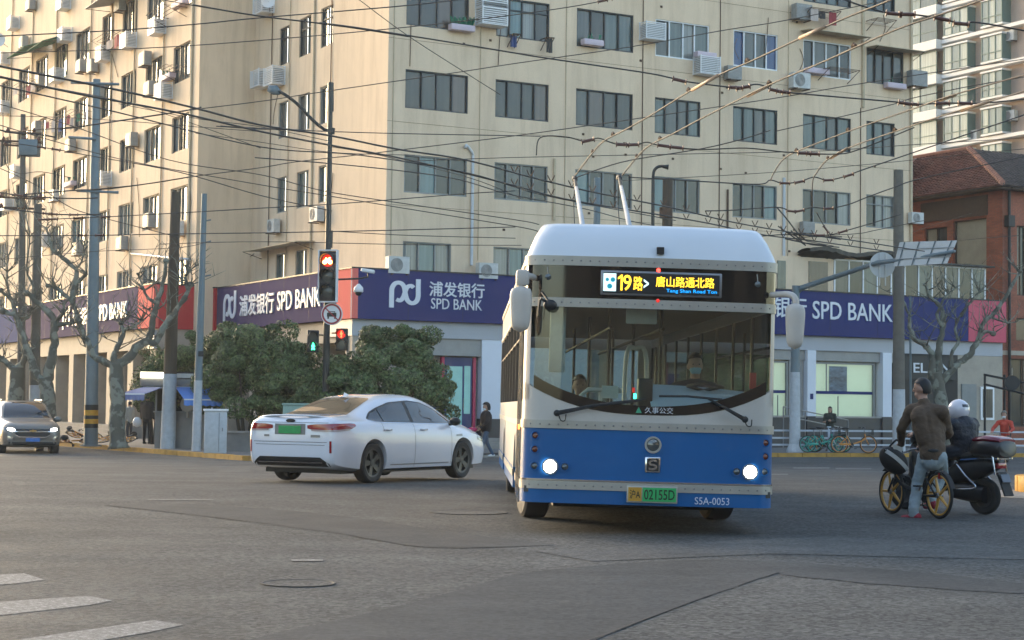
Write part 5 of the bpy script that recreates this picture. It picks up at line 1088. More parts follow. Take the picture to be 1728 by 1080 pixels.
plane_tree('bare mottled plane tree spreading behind the two riders at right', (1590, 764), None, [(1592, 764), (1592, 730), (1590, 690), (1584, 650), (1580, 628)],
  [([(1586, 660), (1574, 635), (1572, 600), (1562, 585), (1545, 572), (1536, 555), (1534, 530), (1520, 500)], .19, .05, 5), ([(1584, 640), (1583, 610), (1585, 580), (1592, 550), (1588, 520), (1574, 505), (1560, 480)], .19, .05, 5), ([(1586, 650), (1604, 625), (1620, 612), (1635, 600), (1650, 575), (1660, 545), (1685, 520), (1712, 475), (1722, 458)], .17, .06, 6), ([(1590, 552), (1582, 530), (1596, 500), (1612, 485)], .09, .04, 3), ([(1604, 622), (1606, 595), (1617, 577), (1612, 555), (1622, 530)], .1, .04, 4), ([(1650, 575), (1662, 560), (1676, 563)], .09, .08, 2), ([(1622, 535), (1640, 505), (1655, 490)], .05, .02, 3), ([(1672, 535), (1700, 545)], .06, .03, 2)], .26, 4)

# ------------------------------------------------------------------ evergreen shrub trees
M['leaf'] = mat('leaf', (0.082, 0.118, 0.040), 0.6, isl=0.6, var=0.25, scale=1.3, trans=0.0)
nt_, l_, b_ = nodes(M['leaf'])
def crown(center, rad, n, seed, size=0.125, clumps=70):
    rng = np.random.default_rng(seed); c0 = np.array(center); rad = np.array(rad)
    d = rng.normal(size=(clumps, 3)); d /= np.linalg.norm(d, axis=1)[:, None]; d[:, 2] = np.where(d[:, 2] < -0.55, -d[:, 2], d[:, 2])
    rr_ = rng.uniform(0.55, 1.0, clumps)**0.6*(1+0.18*rng.normal(size=clumps)); cc = d*rr_[:, None]*rad*0.86
    cs_ = rng.uniform(0.20, 0.52, clumps)
    idx = rng.integers(0, clumps, n); dl = rng.normal(size=(n, 3)); dl /= np.linalg.norm(dl, axis=1)[:, None]
    pos = cc[idx]+dl*(cs_[idx]*rng.uniform(0.55, 1.05, n)**0.5)[:, None]*np.array([1, 1, 0.75])
    nr = dl*0.6+d[idx]*0.5+rng.normal(size=(n, 3))*0.45; nr /= np.linalg.norm(nr, axis=1)[:, None]
    a = np.cross(nr, rng.normal(size=(n, 3))); a /= np.linalg.norm(a, axis=1)[:, None]; b2 = np.cross(nr, a)
    sz = size*rng.uniform(0.6, 1.25, n)[:, None]
    A = pos-a*sz*0.5; B = pos+b2*sz*0.22-a*sz*0.05; C_ = pos+a*sz*0.55-nr*sz*0.12; D = pos-b2*sz*0.22-a*sz*0.05
    v = np.stack([A, B, C_, D], 1).reshape(-1, 3)+c0
    me = bpy.data.meshes.new('foliage'); me.vertices.add(n*4); me.vertices.foreach_set('co', v.ravel().astype(np.float32))
    me.loops.add(n*4); me.loops.foreach_set('vertex_index', np.arange(n*4, dtype=np.int32)); me.polygons.add(n)
    me.polygons.foreach_set('loop_start', np.arange(0, n*4, 4, dtype=np.int32)); me.polygons.foreach_set('loop_total', np.full(n, 4, dtype=np.int32)); me.update(); me.validate()
    me.materials.append(M['leaf']); return me
M['stem'] = mat('stem', (0.07, 0.06, 0.045), 0.85, var=0.2)
def shrub(label, px, Yd, w_px, top, n, seed, base_y=None):
    b = P(px, 700, Yd); b.z = PAVE; t = thing('evergreen_shrub', label, 'shrub tree', b, 0, 'evergreen shrubs by the corner')
    ht = P(px, top, Yd).z-b.z; w_ = w_px/F*Yd/2; zc = ht*0.56
    fo = ob('crown', crown((0, 0, zc), (w_, w_*0.9, ht*0.44), n, seed, clumps=int(75*w_*ht/9)+30), t); fo['kind'] = 'stuff'
    rng = random.Random(seed)
    for k in range(7):
        a = rng.uniform(0, 2*PI); MB().tube([(0.15*math.cos(a), 0.15*math.sin(a), 0), (0.3*math.cos(a)*w_, 0.3*math.sin(a)*w_, zc*0.5), (0.6*math.cos(a)*w_, 0.6*math.sin(a)*w_, zc*1.1)], [0.07, 0.045, 0.02], 6).build('trunk', M['stem'], t)
shrub('broad evergreen shrub behind the sedan, just right of the black signal pole', 672, 56.5, 205, 548, 57000, 1)
shrub('tall evergreen shrub behind the kiosk awning and the sedan roof', 415, 57, 175, 540, 45600, 2)
shrub('dark evergreen shrub filling the gap left of the black signal pole', 486, 56, 128, 572, 38000, 3)
shrub('low evergreen shrub behind the sedan rear window', 582, 55, 105, 606, 20900, 4)
shrub('evergreen shrub above the kiosk roof between brown and slim grey pole', 320, 60, 120, 565, 24700, 5)
shrub('small evergreen shrub over the kiosk left of the brown pole', 262, 63, 60, 590, 11400, 6)
pl = thing('planter_wall', 'low stone planter wall under the evergreen shrubs', 'planter wall', (0, 0, 0))
a, b_ = P(378, 750, 54.5), P(745, 750, 54); a.z = b_.z = PAVE-0.05; MB().obox(a, b_-a, (0, 0.35, 0), (0, 0, 0.62)).build('wall', M['stepstone'], pl); MB().obox(a+Vector((-.03, -.05, .62)), b_-a+Vector((.06, 0, 0)), (0, 0.45, 0), (0, 0, 0.06)).build('coping', M['kerb_grey'], pl)

# ------------------------------------------------------------------ kiosk, cabinets, railing, island
kb = P(312, 752, 57.5); kb.z = PAVE
ks = thing('street_kiosk', 'small street kiosk with blue awnings and a lit roof edge behind two poles', 'kiosk', kb, R(4))
k = lambda px, py, dy=0.0: (P(px, py, kb.y+dy)-kb)
M['kiosk'] = mat('kiosk_panel', (0.21, 0.20, 0.19), 0.6, var=0.15, scale=2); M['awning'] = mat('blue_awning', (0.10, 0.24, 0.62), 0.75, var=0.1, scale=2); M['awning_pale'] = mat('faded_awning', (0.18, 0.20, 0.36), 0.8, var=0.15)
x0, x1 = k(262, 700).x, k(352, 700).x; zt = k(300, 634).z
MB().obox((x0, 0, 0), (x1-x0, 0, 0), (0, 0.05, 0), (0, 0, 1.15)).build('counter_panel', M['kiosk'], ks); MB().obox((x0, 1.6, 0), (x1-x0, 0, 0), (0, 0.05, 0), (0, 0, 2.5)).build('back_panel', M['dark_int'], ks)
MB().obox((x0-0.05, -0.1, 1.15), (x1-x0+0.1, 0, 0), (0, 0.3, 0), (0, 0, 0.05)).build('counter', M['frame_alu'], ks)
for x in (x0, (x0+x1)/2, x1-0.06): MB().obox((x, 0.0, 1.2), (0.06, 0, 0), (0, 0.06, 0), (0, 0, 1.2)).build('post', M['frame_alu'], ks)
MB().obox((x0+0.01, 0.05, 0), (0.05, 0, 0), (0, 1.55, 0), (0, 0, 2.4)).build('side_panel', M['kiosk'], ks); MB().obox((x1-0.06, 0.05, 0), (0.05, 0, 0), (0, 1.55, 0), (0, 0, 2.4)).build('side_panel', M['kiosk'], ks)
xl, xr = k(238, 640).x, k(362, 640).x
bevel(MB().obox((xl, -0.15, zt-0.35), (xr-xl, 0, 0), (0, 1.9, 0), (0, 0, 0.27)).build('roof', M['kiosk'], ks), 0.05)
M['e_warm'] = emis('warm_tube', (1, 0.93, 0.70), 2.2)
a = k(239, 636); MB().obox((xl+0.02, -0.2, zt-0.07), (k(277, 636).x-xl, 0, 0), (0, 0.3, 0), (0, 0, 0.17)).build('light_box', M['e_warm'], ks); MB().obox((k(278, 636).x, -0.2, zt-0.07), (xr-k(278, 636).x, 0, 0), (0, 0.3, 0), (0, 0, 0.14)).build('unlit_box', M['ac_white'], ks)
def awning(xa, xb, xc, xd, z0, z1, dp, mt, top_off=0):
    v = [(xa, -0.1, z1), (xb, -0.1, z1), (xd, -dp, z0), (xc, -dp, z0)]; w_ = [(xc, -dp, z0-0.2), (xd, -dp, z0-0.2)]
    o = MB().add(v, [[0, 1, 2, 3]]).build('awning', M[mt], ks); md = o.modifiers.new('s', 'SOLIDIFY'); md.thickness = 0.02
    n = 12; mb = MB(); mb.grid(lambda u, v_: Vector((xc+(xd-xc)*u, -dp-0.012+0.015*math.sin(u*40)*v_, z0-v_*(0.17+0.03*abs(math.sin(u*n*PI/2))))), 48, 2); mb.build('valance', M[mt], o)
    MB().tube([(xc, -dp, z0), (xd, -dp, z0)], 0.025, 6).build('front_bar', M['white'], o)
    MB().tube([(xa, -0.1, z1), (xb, -0.1, z1)], 0.03, 6).build('top_bar', M['white'], o)
awning(k(297, 642).x, k(358, 642).x, k(318, 662).x, k(382, 662).x, zt-0.77, zt-0.38, 1.2, 'awning'); awning(xl+0.1, k(275, 650).x, k(211, 657).x, k(252, 657).x, zt-0.62, zt-0.40, 1.0, 'awning_pale')
MB().tube([(k(363, 680).x, -1.1, zt-1.0), (k(363, 680).x, -1.1, zt-1.8)], 0.025, 6).build('strut', M['white'], ks)
fan = thing('standing_fan', 'pale standing fan on the kiosk counter between the poles', 'fan', kb+k(316, 705, -0.1)); MB().lathe([(0.001, 0), (0.2, -0.02), (0.24, 0), (0.24, 0.05)], 18, 'Y', (0, 0, 0.42), cap=False).build('head', M['shopwall'], fan); MB().tube([(0, 0.03, 0.3), (0, 0.03, 0)], 0.05, 6).build('neck', M['shopwall'], fan)
cb_ = P(364, 765, 1); q = G(363, 765, PAVE); cab = thing('utility_cabinet', 'pale grey utility cabinet at the kerb beside the slim pole', 'cabinet', q, R(10))
bevel(MB().box((0, 0.2, 0.62), (0.66, 0.45, 1.24)).build('body', M['polewhite'], cab), 0.015); bevel(MB().box((0, 0.2, 1.27), (0.74, 0.53, 0.07)).build('lid', M['white'], cab), 0.02)
MB().box((0.1, -0.03, 0.62), (0.008, 0.01, 1.15)).build('door_seam', M['black'], cab); MB().box((0.2, -0.03, 0.7), (0.03, 0.02, 0.1)).build('handle', M['steel'], cab)
q = P(505, 700, 52); q.z = PAVE; cab = thing('utility_cabinet', 'pale green cabinet top showing behind the sedan rear window', 'cabinet', q, R(3))
bevel(MB().box((0, 0.2, 0.72), (0.95, 0.5, 1.44)).build('body', mat('pale_green', (0.22, 0.33, 0.28), 0.6, var=0.1), cab), 0.02); bevel(MB().box((0, 0.2, 1.47), (1.02, 0.56, 0.06)).build('lid', bpy.data.materials['pale_green'], cab), 0.02)
M['fence'] = mat('fence_paint', (0.42, 0.46, 0.52), 0.5, var=0.1, scale=4)
fn = thing('street_railing', 'pale blue white three rail street railing along the right pavement', 'railing', (0, 0, 0))
fa = Vector((3.0, 60.1, PAVE)); fb = Vector((26.5, 69.6, PAVE)); fL = (fb-fa).length; fd = (fb-fa)/fL
for z_ in (0.22, 0.46, 0.72):
    for kq in range(int(fL/3)): MB().obox(fa+fd*(kq*3+0.05)+Z*z_, fd*2.9, Vector((fd.y, -fd.x, 0))*0.04, Z*0.065).build('rail', M['fence'], fn)
for kq in range(int(fL/3)+1): MB().obox(fa+fd*(kq*3-0.04)-Vector((0, 0.03, 0)), fd*0.09, (0, 0.09, 0), Z*0.86).build('post', M['fence'], fn); MB().obox(fa+fd*(kq*3-0.07)-Vector((0, 0.06, 0))+Z*0.86, fd*0.15, (0, 0.15, 0), Z*0.05).build('post_cap', M['fence'], fn)
g_ = G(1795, 842); isl = thing('traffic_island', 'round concrete traffic island with yellow kerb stones at the right edge', 'traffic island', (g_.x+0.5, g_.y+0.8, 0))
MB().lathe([(1.45, 0.0), (1.42, 0.03), (0.95, 0.06), (0.001, 0.06)], 48, cap=False).build('apron', M['kerb_grey'], isl, 30)
for kq in range(14):
    a = 2*PI*kq/14; mb = MB(); r0_, r1_ = 0.72, 0.95; a1 = a+2*PI/14*0.96
    mb.prism([(r1_*math.cos(a), r1_*math.sin(a)), (r1_*math.cos((a+a1)/2), r1_*math.sin((a+a1)/2)), (r1_*math.cos(a1), r1_*math.sin(a1)), (r0_*math.cos(a1), r0_*math.sin(a1)), (r0_*math.cos(a), r0_*math.sin(a))], 0.05, 0.30); bevel(mb.build('kerb_stone', M['yellow'], isl), 0.02)
# ------------------------------------------------------------------ trolleybus
M['bus_blue'] = mat('bus_blue', (0.002, 0.100, 0.30), 0.45, coat=0.12, spec=0.3, var=0.10, scale=1.1)
M['bus_cream'] = mat('bus_cream', (0.50, 0.47, 0.43), 0.38, coat=0.3, var=0.11, scale=1.2)
M['bus_trim'] = mat('bus_trim', (0.40, 0.38, 0.34), 0.35, metal=0.25, var=0.1, scale=4)
M['bus_roof'] = mat('bus_roof', (0.62, 0.65, 0.69), 0.35, coat=0.3, var=0.04, scale=0.8)
M['bus_glass'] = glass_mat('bus_glass', (0.58, 0.68, 0.66), 0.035)
M['side_glass'] = glass_mat('side_glass', (0.45, 0.52, 0.50), 0.06)
M['black_glass'] = mat('black_glass', (0.006, 0.006, 0.008), 0.06, coat=0.5)
M['int_grey'] = mat('bus_interior', (0.06, 0.065, 0.065), 0.7); M['dash'] = mat('dashboard', (0.62, 0.68, 0.78), 0.6, var=0.05); M['seat_blue'] = mat('seat_blue', (0.02, 0.06, 0.20), 0.6)
M['amber'] = mat('amber_lens', (0.16, 0.035, 0.01), 0.2, coat=0.6); M['lens'] = mat('clear_lens', (0.10, 0.11, 0.11), 0.12, coat=1.0, metal=0.4)
M['e_head'] = emis('headlight', (0.93, 0.96, 1.0), 16)
bus = thing('trolleybus', 'blue and cream single deck trolleybus with lit headlights turning across the junction', 'bus', (1.35, 17.5, 0), R(1.4))
bus.rotation_euler = (0, 0.017, R(1.4))
HWB = 1.25; CRr = 0.20
def bus_path(y_back=0.24, ins_=0.0, bulge=0.055, n=18):
    hw = HWB-ins_; pts = [(-hw, y_back)]
    cx = hw-CRr
    for i in range(7):
        a = PI+PI/2*i/6; pts.append((-cx+CRr*math.cos(a), bulge+CRr+CRr*math.sin(a)))
    for i in range(1, n): x = -cx+2*cx*i/n; pts.append((x, bulge*(x/cx)**2))
    for i in range(7):
        a = -PI/2+PI/2*i/6; pts.append((cx+CRr*math.cos(a), bulge+CRr+CRr*math.sin(a)))
    pts.append((hw, y_back)); return pts
def band(name, zlo, zhi, mt, off=0.0, yb=0.26, parent=None, xlim=9, thick=0.03, path=None, lean=0.0):
    pts = [Vector((x, y, 0)) for x, y in (path or bus_path(yb))]; L = []
    zl = zlo if callable(zlo) else (lambda x: zlo); zh = zhi if callable(zhi) else (lambda x: zhi)
    for i, p in enumerate(pts):
        if abs(p.x) > xlim: continue
        t = pts[min(i+1, len(pts)-1)]-pts[max(i-1, 0)]; t.normalize(); nrm = Vector((t.y, -t.x, 0)); L.append((p, nrm))
    rows = []
    for p, nn in L:
        o_ = p+nn*off; ii = p-nn*thick; za, zb_ = zl(p.x), zh(p.x); ly = Vector((0, lean, 0))
        rows.append([Vector((ii.x, ii.y, za)), Vector((o_.x, o_.y, za)), Vector((o_.x, o_.y, za+(zb_-za)*.5)), Vector((o_.x, o_.y, zb_)), Vector((ii.x, ii.y, zb_))])
    k = len(rows); mb = MB(); mb.add([v for r in rows for v in r], [[i*5+j, i*5+j+1, (i+1)*5+j+1, (i+1)*5+j] for i in range(k-1) for j in range(4)])
    return mb.build(name, M[mt] if isinstance(mt, str) else mt, parent or bus, 40)
wb = lambda x: 1.175+0.27*(abs(x)/1.2)**2.6            # lower line of the dark windscreen border
band('skirt', 0.29, 0.425, 'bus_blue'); band('trim_strip', 0.425, 0.505, 'bus_trim', 0.012); band('thin_trim', 0.507, 0.525, 'chrome', 0.010)
band('front_panel', 0.525, 1.02, 'bus_blue', 0.0); band('trim_strip', 1.02, 1.10, 'bus_trim', 0.014)
band('cream_panel', 1.10, lambda x: wb(x), 'bus_cream', 0.0)
band('windscreen_border', wb, lambda x: wb(x)+0.085+0.03*abs(x), 'black_glass', 0.004, xlim=1.185)
band('windscreen', lambda x: wb(x)+0.085+0.03*abs(x), 2.22, 'bus_glass', 0.0, xlim=1.185, thick=0.0)
band('trim_strip', 2.22, 2.31, 'bus_trim', 0.012); band('sign_glass', 2.31, 2.63, 'black_glass', 0.0); band('trim_strip', 2.63, 2.725, 'bus_trim', 0.016)
# corner pillars beside the windscreen
for sx in (-1, 1):
    pp = [p for p in bus_path(0.30) if p[0]*sx > 1.17]; mb = MB()
    mb.add([Vector((x, y, z)) for z in (1.3, 2.22) for x, y in pp], [[i, i+1, len(pp)+i+1, len(pp)+i] for i in range(len(pp)-1)]); mb.build('corner_pillar', M['bus_cream'], bus, True)
def yfront(x): return 0.055*(x/1.05)**2 if abs(x) < 1.05 else 0.06+0.12*((abs(x)-1.05)/0.2)**2
rv = MB()
for z in (0.465, 1.06, 2.265, 2.678):
    for i in range(27):
        x = -1.17+2.34*i/26; rv.lathe([(0.009, -0.022), (0.006, -0.028)], 6, 'Y', (x, yfront(x), z))
o = rv.build('rivets', M['steel'], bus); o['kind'] = 'stuff'
# roof dome
rings = []
for ins_s, ins_f, z in ((0.0, 0.0, 2.726), (0.022, 0.02, 2.79), (0.075, 0.08, 2.92), (0.135, 0.16, 3.03), (0.165, 0.23, 3.065), (0.21, 0.38, 3.085), (0.40, 0.9, 3.10), (0.9, 1.6, 3.115)):
    pp = bus_path(11.9, ins_s); rings.append([Vector((x, (y+ins_f) if y < 5 else 11.9-ins_f*0.6, z)) for x, y in pp])
n = len(rings[0]); mb = MB(); mb.add([v for r in rings for v in r], [[i*n+j, i*n+j+1, (i+1)*n+j+1, (i+1)*n+j] for i in range(len(rings)-1) for j in range(n-1)]+[[(len(rings)-1)*n+j for j in range(n)]])
mb.build('roof', M['bus_roof'], bus, 50)
MB().box((0.06, 0.02, 2.80), (0.07, 0.08, 0.07)).build('roof_camera', M['black'], bus)
# sides, floor, rear
for sx in (-1, 1):
    X = sx*1.235; side = lambda y0, y1, z0, z1, mt, nm, dx=0.0, th=0.03: MB().box((X+sx*dx, (y0+y1)/2, (z0+z1)/2), (th, y1-y0, z1-z0)).build(nm, M[mt], bus)
    for y0, y1 in ((0.26, 2.05), (3.15, 7.85), (8.95, 11.95)): side(y0, y1, 0.29, 0.52, 'bus_blue', 'side_skirt'); side(y0, y1, 0.425, 0.505, 'bus_trim', 'side_trim', 0.012)
    for y0, y1 in ((0.26, 2.05), (3.15, 7.85), (8.95, 11.95)): side(y0, y1, 0.525, 1.02, 'bus_cream' if sx < 0 else 'bus_blue', 'side_panel')
    side(0.26, 11.95, 1.02, 1.28, 'bus_cream', 'side_panel', 0.001); side(0.26, 11.95, 1.03, 1.09, 'bus_trim', 'side_trim', 0.014)
    side(0.26, 11.95, 2.25, 2.72, 'bus_cream', 'side_upper'); side(0.3, 11.9, 2.26, 2.31, 'bus_trim', 'side_trim', 0.014); side(0.3, 11.9, 2.64, 2.70, 'bus_trim', 'side_trim', 0.014)
    for y0 in (2.05, 7.85):    # wheel arches
        mb = MB(); nn = 14
        for i in range(nn):
            a0, a1 = PI*i/nn, PI*(i+1)/nn; c_ = y0+0.55
            mb.add([(X+sx*0.018, c_-0.50*math.cos(a0), 0.42+0.50*math.sin(a0)), (X+sx*0.018, c_-0.50*math.cos(a1), 0.42+0.50*math.sin(a1)), (X+sx*0.018, c_-0.56*math.cos(a1), 1.03), (X+sx*0.018, c_-0.56*math.cos(a0), 1.03)], [[0, 1, 2, 3]])
        mb.build('wheel_arch', M['bus_cream' if sx < 0 else 'bus_blue'], bus)
        MB().box((X-sx*0.25, y0+0.55, 0.66), (0.45, 1.08, 0.8)).build('wheel_well', M['black'], bus) if False else None
    ys_ = [0.30, 1.55, 2.9, 4.3, 5.7, 7.1, 8.5, 9.9, 11.3, 11.9]
    for i, y in enumerate(ys_): side(y-0.04, y+0.04, 1.28, 2.25, 'black', 'window_pillar', 0.002)
    for i in range(len(ys_)-1):
        MB().quad((X, ys_[i]+.04, 1.28), (X, ys_[i+1]-.04, 1.28), (X, ys_[i+1]-.04, 2.25), (X, ys_[i]+.04, 2.25)).build('side_window', M['side_glass'], bus)
        fw = MB()
        for y in (ys_[i]+.05, ys_[i+1]-.05): fw.box((X+sx*0.012, y, 1.765), (0.025, 0.025, 0.96))
        fw.box((X+sx*0.012, (ys_[i]+ys_[i+1])/2, 1.95), (0.02, ys_[i+1]-ys_[i]-.1, 0.02)); fw.build('window_gasket', M['black'], bus)
# folding front door on the kerb side
for y in (0.5, 0.82, 1.12, 1.45):
    MB().box((-1.258, y, 1.30), (0.02, 0.03, 1.85)).build('door_edge', M['black'], bus)
for y in (0.36, 0.66, 0.97, 1.28): MB().box((-1.262, y, 1.25), (0.015, 0.025, 1.95)).build('door_stile', M['chrome'], bus)
MB().box((-1.27, 0.42, 1.02), (0.03, 0.05, 0.05)).build('side_marker', emis('marker', (1, 0.25, 0.05), 1.5), bus)
MB().box((0, 6, 0.42), (2.44, 11.8, 0.06)).build('floor', M['int_grey'], bus); MB().box((0, 6.6, 0.27), (1.72, 10.3, 0.18)).build('underframe', M['black'], bus)  # underframe hung low, shaped to deepen the shade below the bus
MB().box((0, 6, 2.40), (2.40, 11.6, 0.04)).build('ceiling', M['int_grey'], bus)
for x0, x1, z0, z1 in ((-1.22, 1.22, 0.3, 1.35), (-1.22, 1.22, 2.2, 2.72), (-1.22, -1.0, 1.35, 2.2), (1.0, 1.22, 1.35, 2.2)): MB().box(((x0+x1)/2, 11.93, (z0+z1)/2), (x1-x0, 0.04, z1-z0)).build('rear_panel', M['bus_cream'], bus)
MB().quad((-1, 11.93, 1.35), (1, 11.93, 1.35), (1, 11.93, 2.2), (-1, 11.93, 2.2)).build('rear_window', M['side_glass'], bus)
# seats, rails, dashboard
for y in (1.9, 3.2, 4.1, 5.0, 6.2, 7.2, 8.3, 9.3, 10.3):
    for x in (-0.95, -0.5, 0.5, 0.95):
        if x > 0 and y < 3: continue
        st = bevel(MB().box((x, y+0.2, 0.98), (0.40, 0.09, 0.62), Matrix.Rotation(R(-8), 3, 'X')).build('seat', M['seat_blue'], bus), 0.03); MB().box((x, y-0.02, 0.72), (0.40, 0.42, 0.08)).build('cushion', M['seat_blue'], st)
for x in (-0.28, 0.28):
    MB().tube([(x, 1.6, 2.1), (x, 11, 2.1)], 0.02, 6).build('grab_rail', M['black'], bus)
    for y in (1.8, 5.0, 8.2): MB().tube([(x, y, 0.45), (x, y, 2.38)], 0.02, 6).build('grab_pole', M['black'], bus)
MB().tube([(-0.62, 1.0, 0.6), (-0.62, 1.0, 1.36), (-0.55, 1.0, 1.42), (-0.2, 1.0, 1.42)], 0.026, 8).build('handrail', M['white'], bus, True); MB().tube([(-0.42, 1.0, 1.42), (-0.42, 1.0, 1.1)], 0.02, 6).build('handrail', M['white'], bus)
MB().tube([Vector(p) for p in catmull([(-0.12, 1.5, 0.6), (-0.12, 1.5, 1.75), (-0.02, 1.5, 1.88), (0.10, 1.5, 1.75), (0.10, 1.5, 0.6)], 5)], 0.024, 8).build('handrail', M['white'], bus, True)
MB().box((-0.33, 0.9, 1.40), (0.17, 0.02, 0.13)).build('notice', M['white'], bus)
da = MB(); da.grid(lambda u, v: Vector((0.02+1.10*u, 0.10+0.55*v, 1.27+0.24*v*(1-0.25*u*u)-0.02)), 16, 5); da.build('dashboard', M['dash'], bus, True)
bevel(MB().box((0.60, 0.62, 1.05), (1.14, 0.3, 0.74)).build('dash_front', M['dash'], bus), 0.05); bevel(MB().box((-0.03, 0.3, 1.37), (0.15, 0.12, 0.34)).build('ticket_machine', M['black'], bus), 0.02)
MB().box((-0.6, 0.4, 1.0), (1.1, 0.5, 0.5)).build('step_well', M['black'], bus)
for z, c, x in ((1.36, 'e_green', -0.135), (1.42, 'e_red_dim', -0.15)): MB().box((x, 0.22, z), (0.025, 0.01, 0.05)).build('indicator', M[c], bus)
mr = MB(); mr.box((-0.09, 0.22, 2.16), (0.31, 0.03, 0.16)); bevel(mr.build('interior_mirror', M['ac_white'], bus), 0.02)
bevel(MB().box((-0.92, 0.25, 1.9), (0.16, 0.03, 0.65)).build('sun_blind', M['ac_white'], bus), 0.01)
MB().tube([(0.42, 0.5, 1.48), (0.60, 0.42, 1.52), (0.78, 0.5, 1.48), (0.6, 0.6, 1.44), (0.42, 0.5, 1.48)], 0.018, 8).build('steering_wheel', M['black'], bus, True)
MB().box((1.06, 0.35, 1.55), (0.06, 0.05, 0.16)).build('fire_hammer', M['red'], bus)
# lamps
def lamp(x, z, r, lens_m, ring='bus_trim', lit=False, nm='lamp'):
    y = yfront(x); t = MB().lathe([(r*1.35, 0.0), (r*1.32, -0.022), (r*1.05, -0.022), (r, -0.008)], 28, 'Y', (x, y, z), cap=False).build('lamp_ring', M[ring], bus, 40)
    MB().lathe([(r*1.02, -0.008), (r*0.6, -0.018), (0.001, -0.024)], 24, 'Y', (x, y, z), cap=False).build(nm, M[lens_m], t, True)
for x, z in ((-1.12, 0.945), (-1.12, 0.81), (1.155, 0.935), (1.155, 0.80)): lamp(x, z, 0.032, 'amber', 'bus_blue', nm='turn_lamp')
for x, z in ((-1.12, 0.645), (-0.825, 0.645), (0.87, 0.645), (1.15, 0.65)): lamp(x, z, 0.034, 'lens', 'bus_blue', nm='small_lamp')
for x in (-0.97, 1.005):
    lamp(x, 0.645, 0.060, 'e_head', 'bus_trim', nm='headlight')
lamp(0.035, 0.885, 0.062, 'lens', 'bus_trim', nm='centre_lamp')
eb = MB(); eb.box((0.035, -0.004, 0.69), (0.155, 0.02, 0.155)); e_ = bevel(eb.build('emblem', M['chrome'], bus), 0.02); MB().box((0.035, -0.016, 0.69), (0.115, 0.006, 0.12)).build('emblem_field', M['black'], e_)
stT = frame_T((0.035, -0.02, 0.69), (1, 0, 0), Z, (0, -1, 0)); mb = MB(); stroke(mb, catmull([(0.040, 0.034), (0.0, 0.044), (-0.034, 0.024), (-0.02, 0.004), (0.02, -0.004), (0.034, -0.024), (0.0, -0.044), (-0.040, -0.034)], 4), 0.020, 0, 0.006, stT); mb.build('emblem_letter', M['chrome'], e_)
# number plate
npl = bevel(MB().box((0.035, -0.03, 0.40), (0.50, 0.015, 0.165)).build('number_plate', M['bus_trim'], bus), 0.006); MB().box((-0.135, -0.040, 0.40), (0.13, 0.006, 0.135)).build('plate_field', mat('plate_yellow', (0.50, 0.26, 0.03), 0.5), npl); MB().box((0.105, -0.040, 0.40), (0.33, 0.006, 0.135)).build('plate_field', mat('plate_green', (0.02, 0.38, 0.11), 0.5), npl)
M['ink'] = mat('plate_ink', (0.01, 0.02, 0.01), 0.6)
bT = lambda x, z, y=-0.044: frame_T((x, y, z), (1, 0, 0), Z, (0, -1, 0))
text('沪A', 0.1, M['ink'], npl, bT(-0.135, 0.40), fit=(0.105, 0.09), depth=0.001, offset=0.001); text('02155D', 0.1, M['ink'], npl, bT(0.105, 0.40), fit=(0.30, 0.10), depth=0.001, offset=0.001)
text('S5A-0053', 0.1, mat('plate_white', (0.55, 0.62, 0.72), 0.5), bus, bT(0.63, 0.350, 0.004), fit=(0.34, 0.07), depth=0.001)
text('久事公交', 0.1, M['letters'], bus, bT(0.085, 1.225, -0.006), fit=(0.28, 0.062), depth=0.001); MB().prism([(-0.03, -0.03), (0.03, -0.03), (0, 0.03)], 0, 0.002, bT(-0.115, 1.225, -0.006)).build('triangle_mark', mat('mark_green', (0.05, 0.35, 0.2), 0.5), bus)
# destination display
DZ = 2.468
dd = MB(); dd.box((0.075, -0.012, DZ), (1.20, 0.02, 0.245)); dsp = bevel(dd.build('display_frame', M['steel'], bus), 0.012); MB().box((0.075, -0.022, DZ), (1.15, 0.006, 0.205)).build('display_field', M['black'], dsp)
M['led_y'] = emis('led_amber', (1.0, 0.55, 0.03), 0.85); M['led_w'] = emis('led_white', (0.6, 0.92, 1.0), 0.45); M['led_c'] = emis('led_blue', (0.0, 0.35, 1.0), 0.5); M['led_r'] = emis('led_red', (1.0, 0.03, 0.02), 2.5); M['led_t'] = emis('led_teal', (0.0, 0.35, 0.55), 0.25)
y_ = -0.026
mb = MB(); mb.box((-0.435, y_, DZ+0.004), (0.125, 0.003, 0.175)); bevel(mb.build('picture_square', M['led_w'], dsp), 0.001)
for x, z, r in ((-0.46, 0.03, 0.018), (-0.405, 0.03, 0.024), (-0.435, -0.035, 0.026)): MB().lathe([(r, -0.002), (0.001, -0.003)], 10, 'Y', (x, y_, DZ+z), cap=False).build('picture_spot', M['led_t'], dsp)
MB().prism([(0.008, -0.078), (0.026, -0.078), (0.026, 0.078), (0.012, 0.078), (-0.02, 0.05), (-0.02, 0.03), (0.008, 0.046)], 0, 0.002, bT(-0.335, DZ+0.004, y_)).build('lettering', M['led_y'], dsp); text('9', 0.1, M['led_y'], dsp, bT(-0.262, DZ+0.004, y_), fit=(0.082, 0.155), depth=0.001, offset=0.001); text('路', 0.1, M['led_y'], dsp, bT(-0.155, DZ+0.0, y_), fit=(0.095, 0.14), depth=0.001, offset=0.001)
text('>', 0.1, M['led_w'], dsp, bT(-0.075, DZ, y_), fit=(0.05, 0.09), depth=0.001, offset=0.002); text('唐山路通北路', 0.1, M['led_y'], dsp, bT(0.31, DZ+0.025, y_), fit=(0.58, 0.105), depth=0.001, offset=0.001)
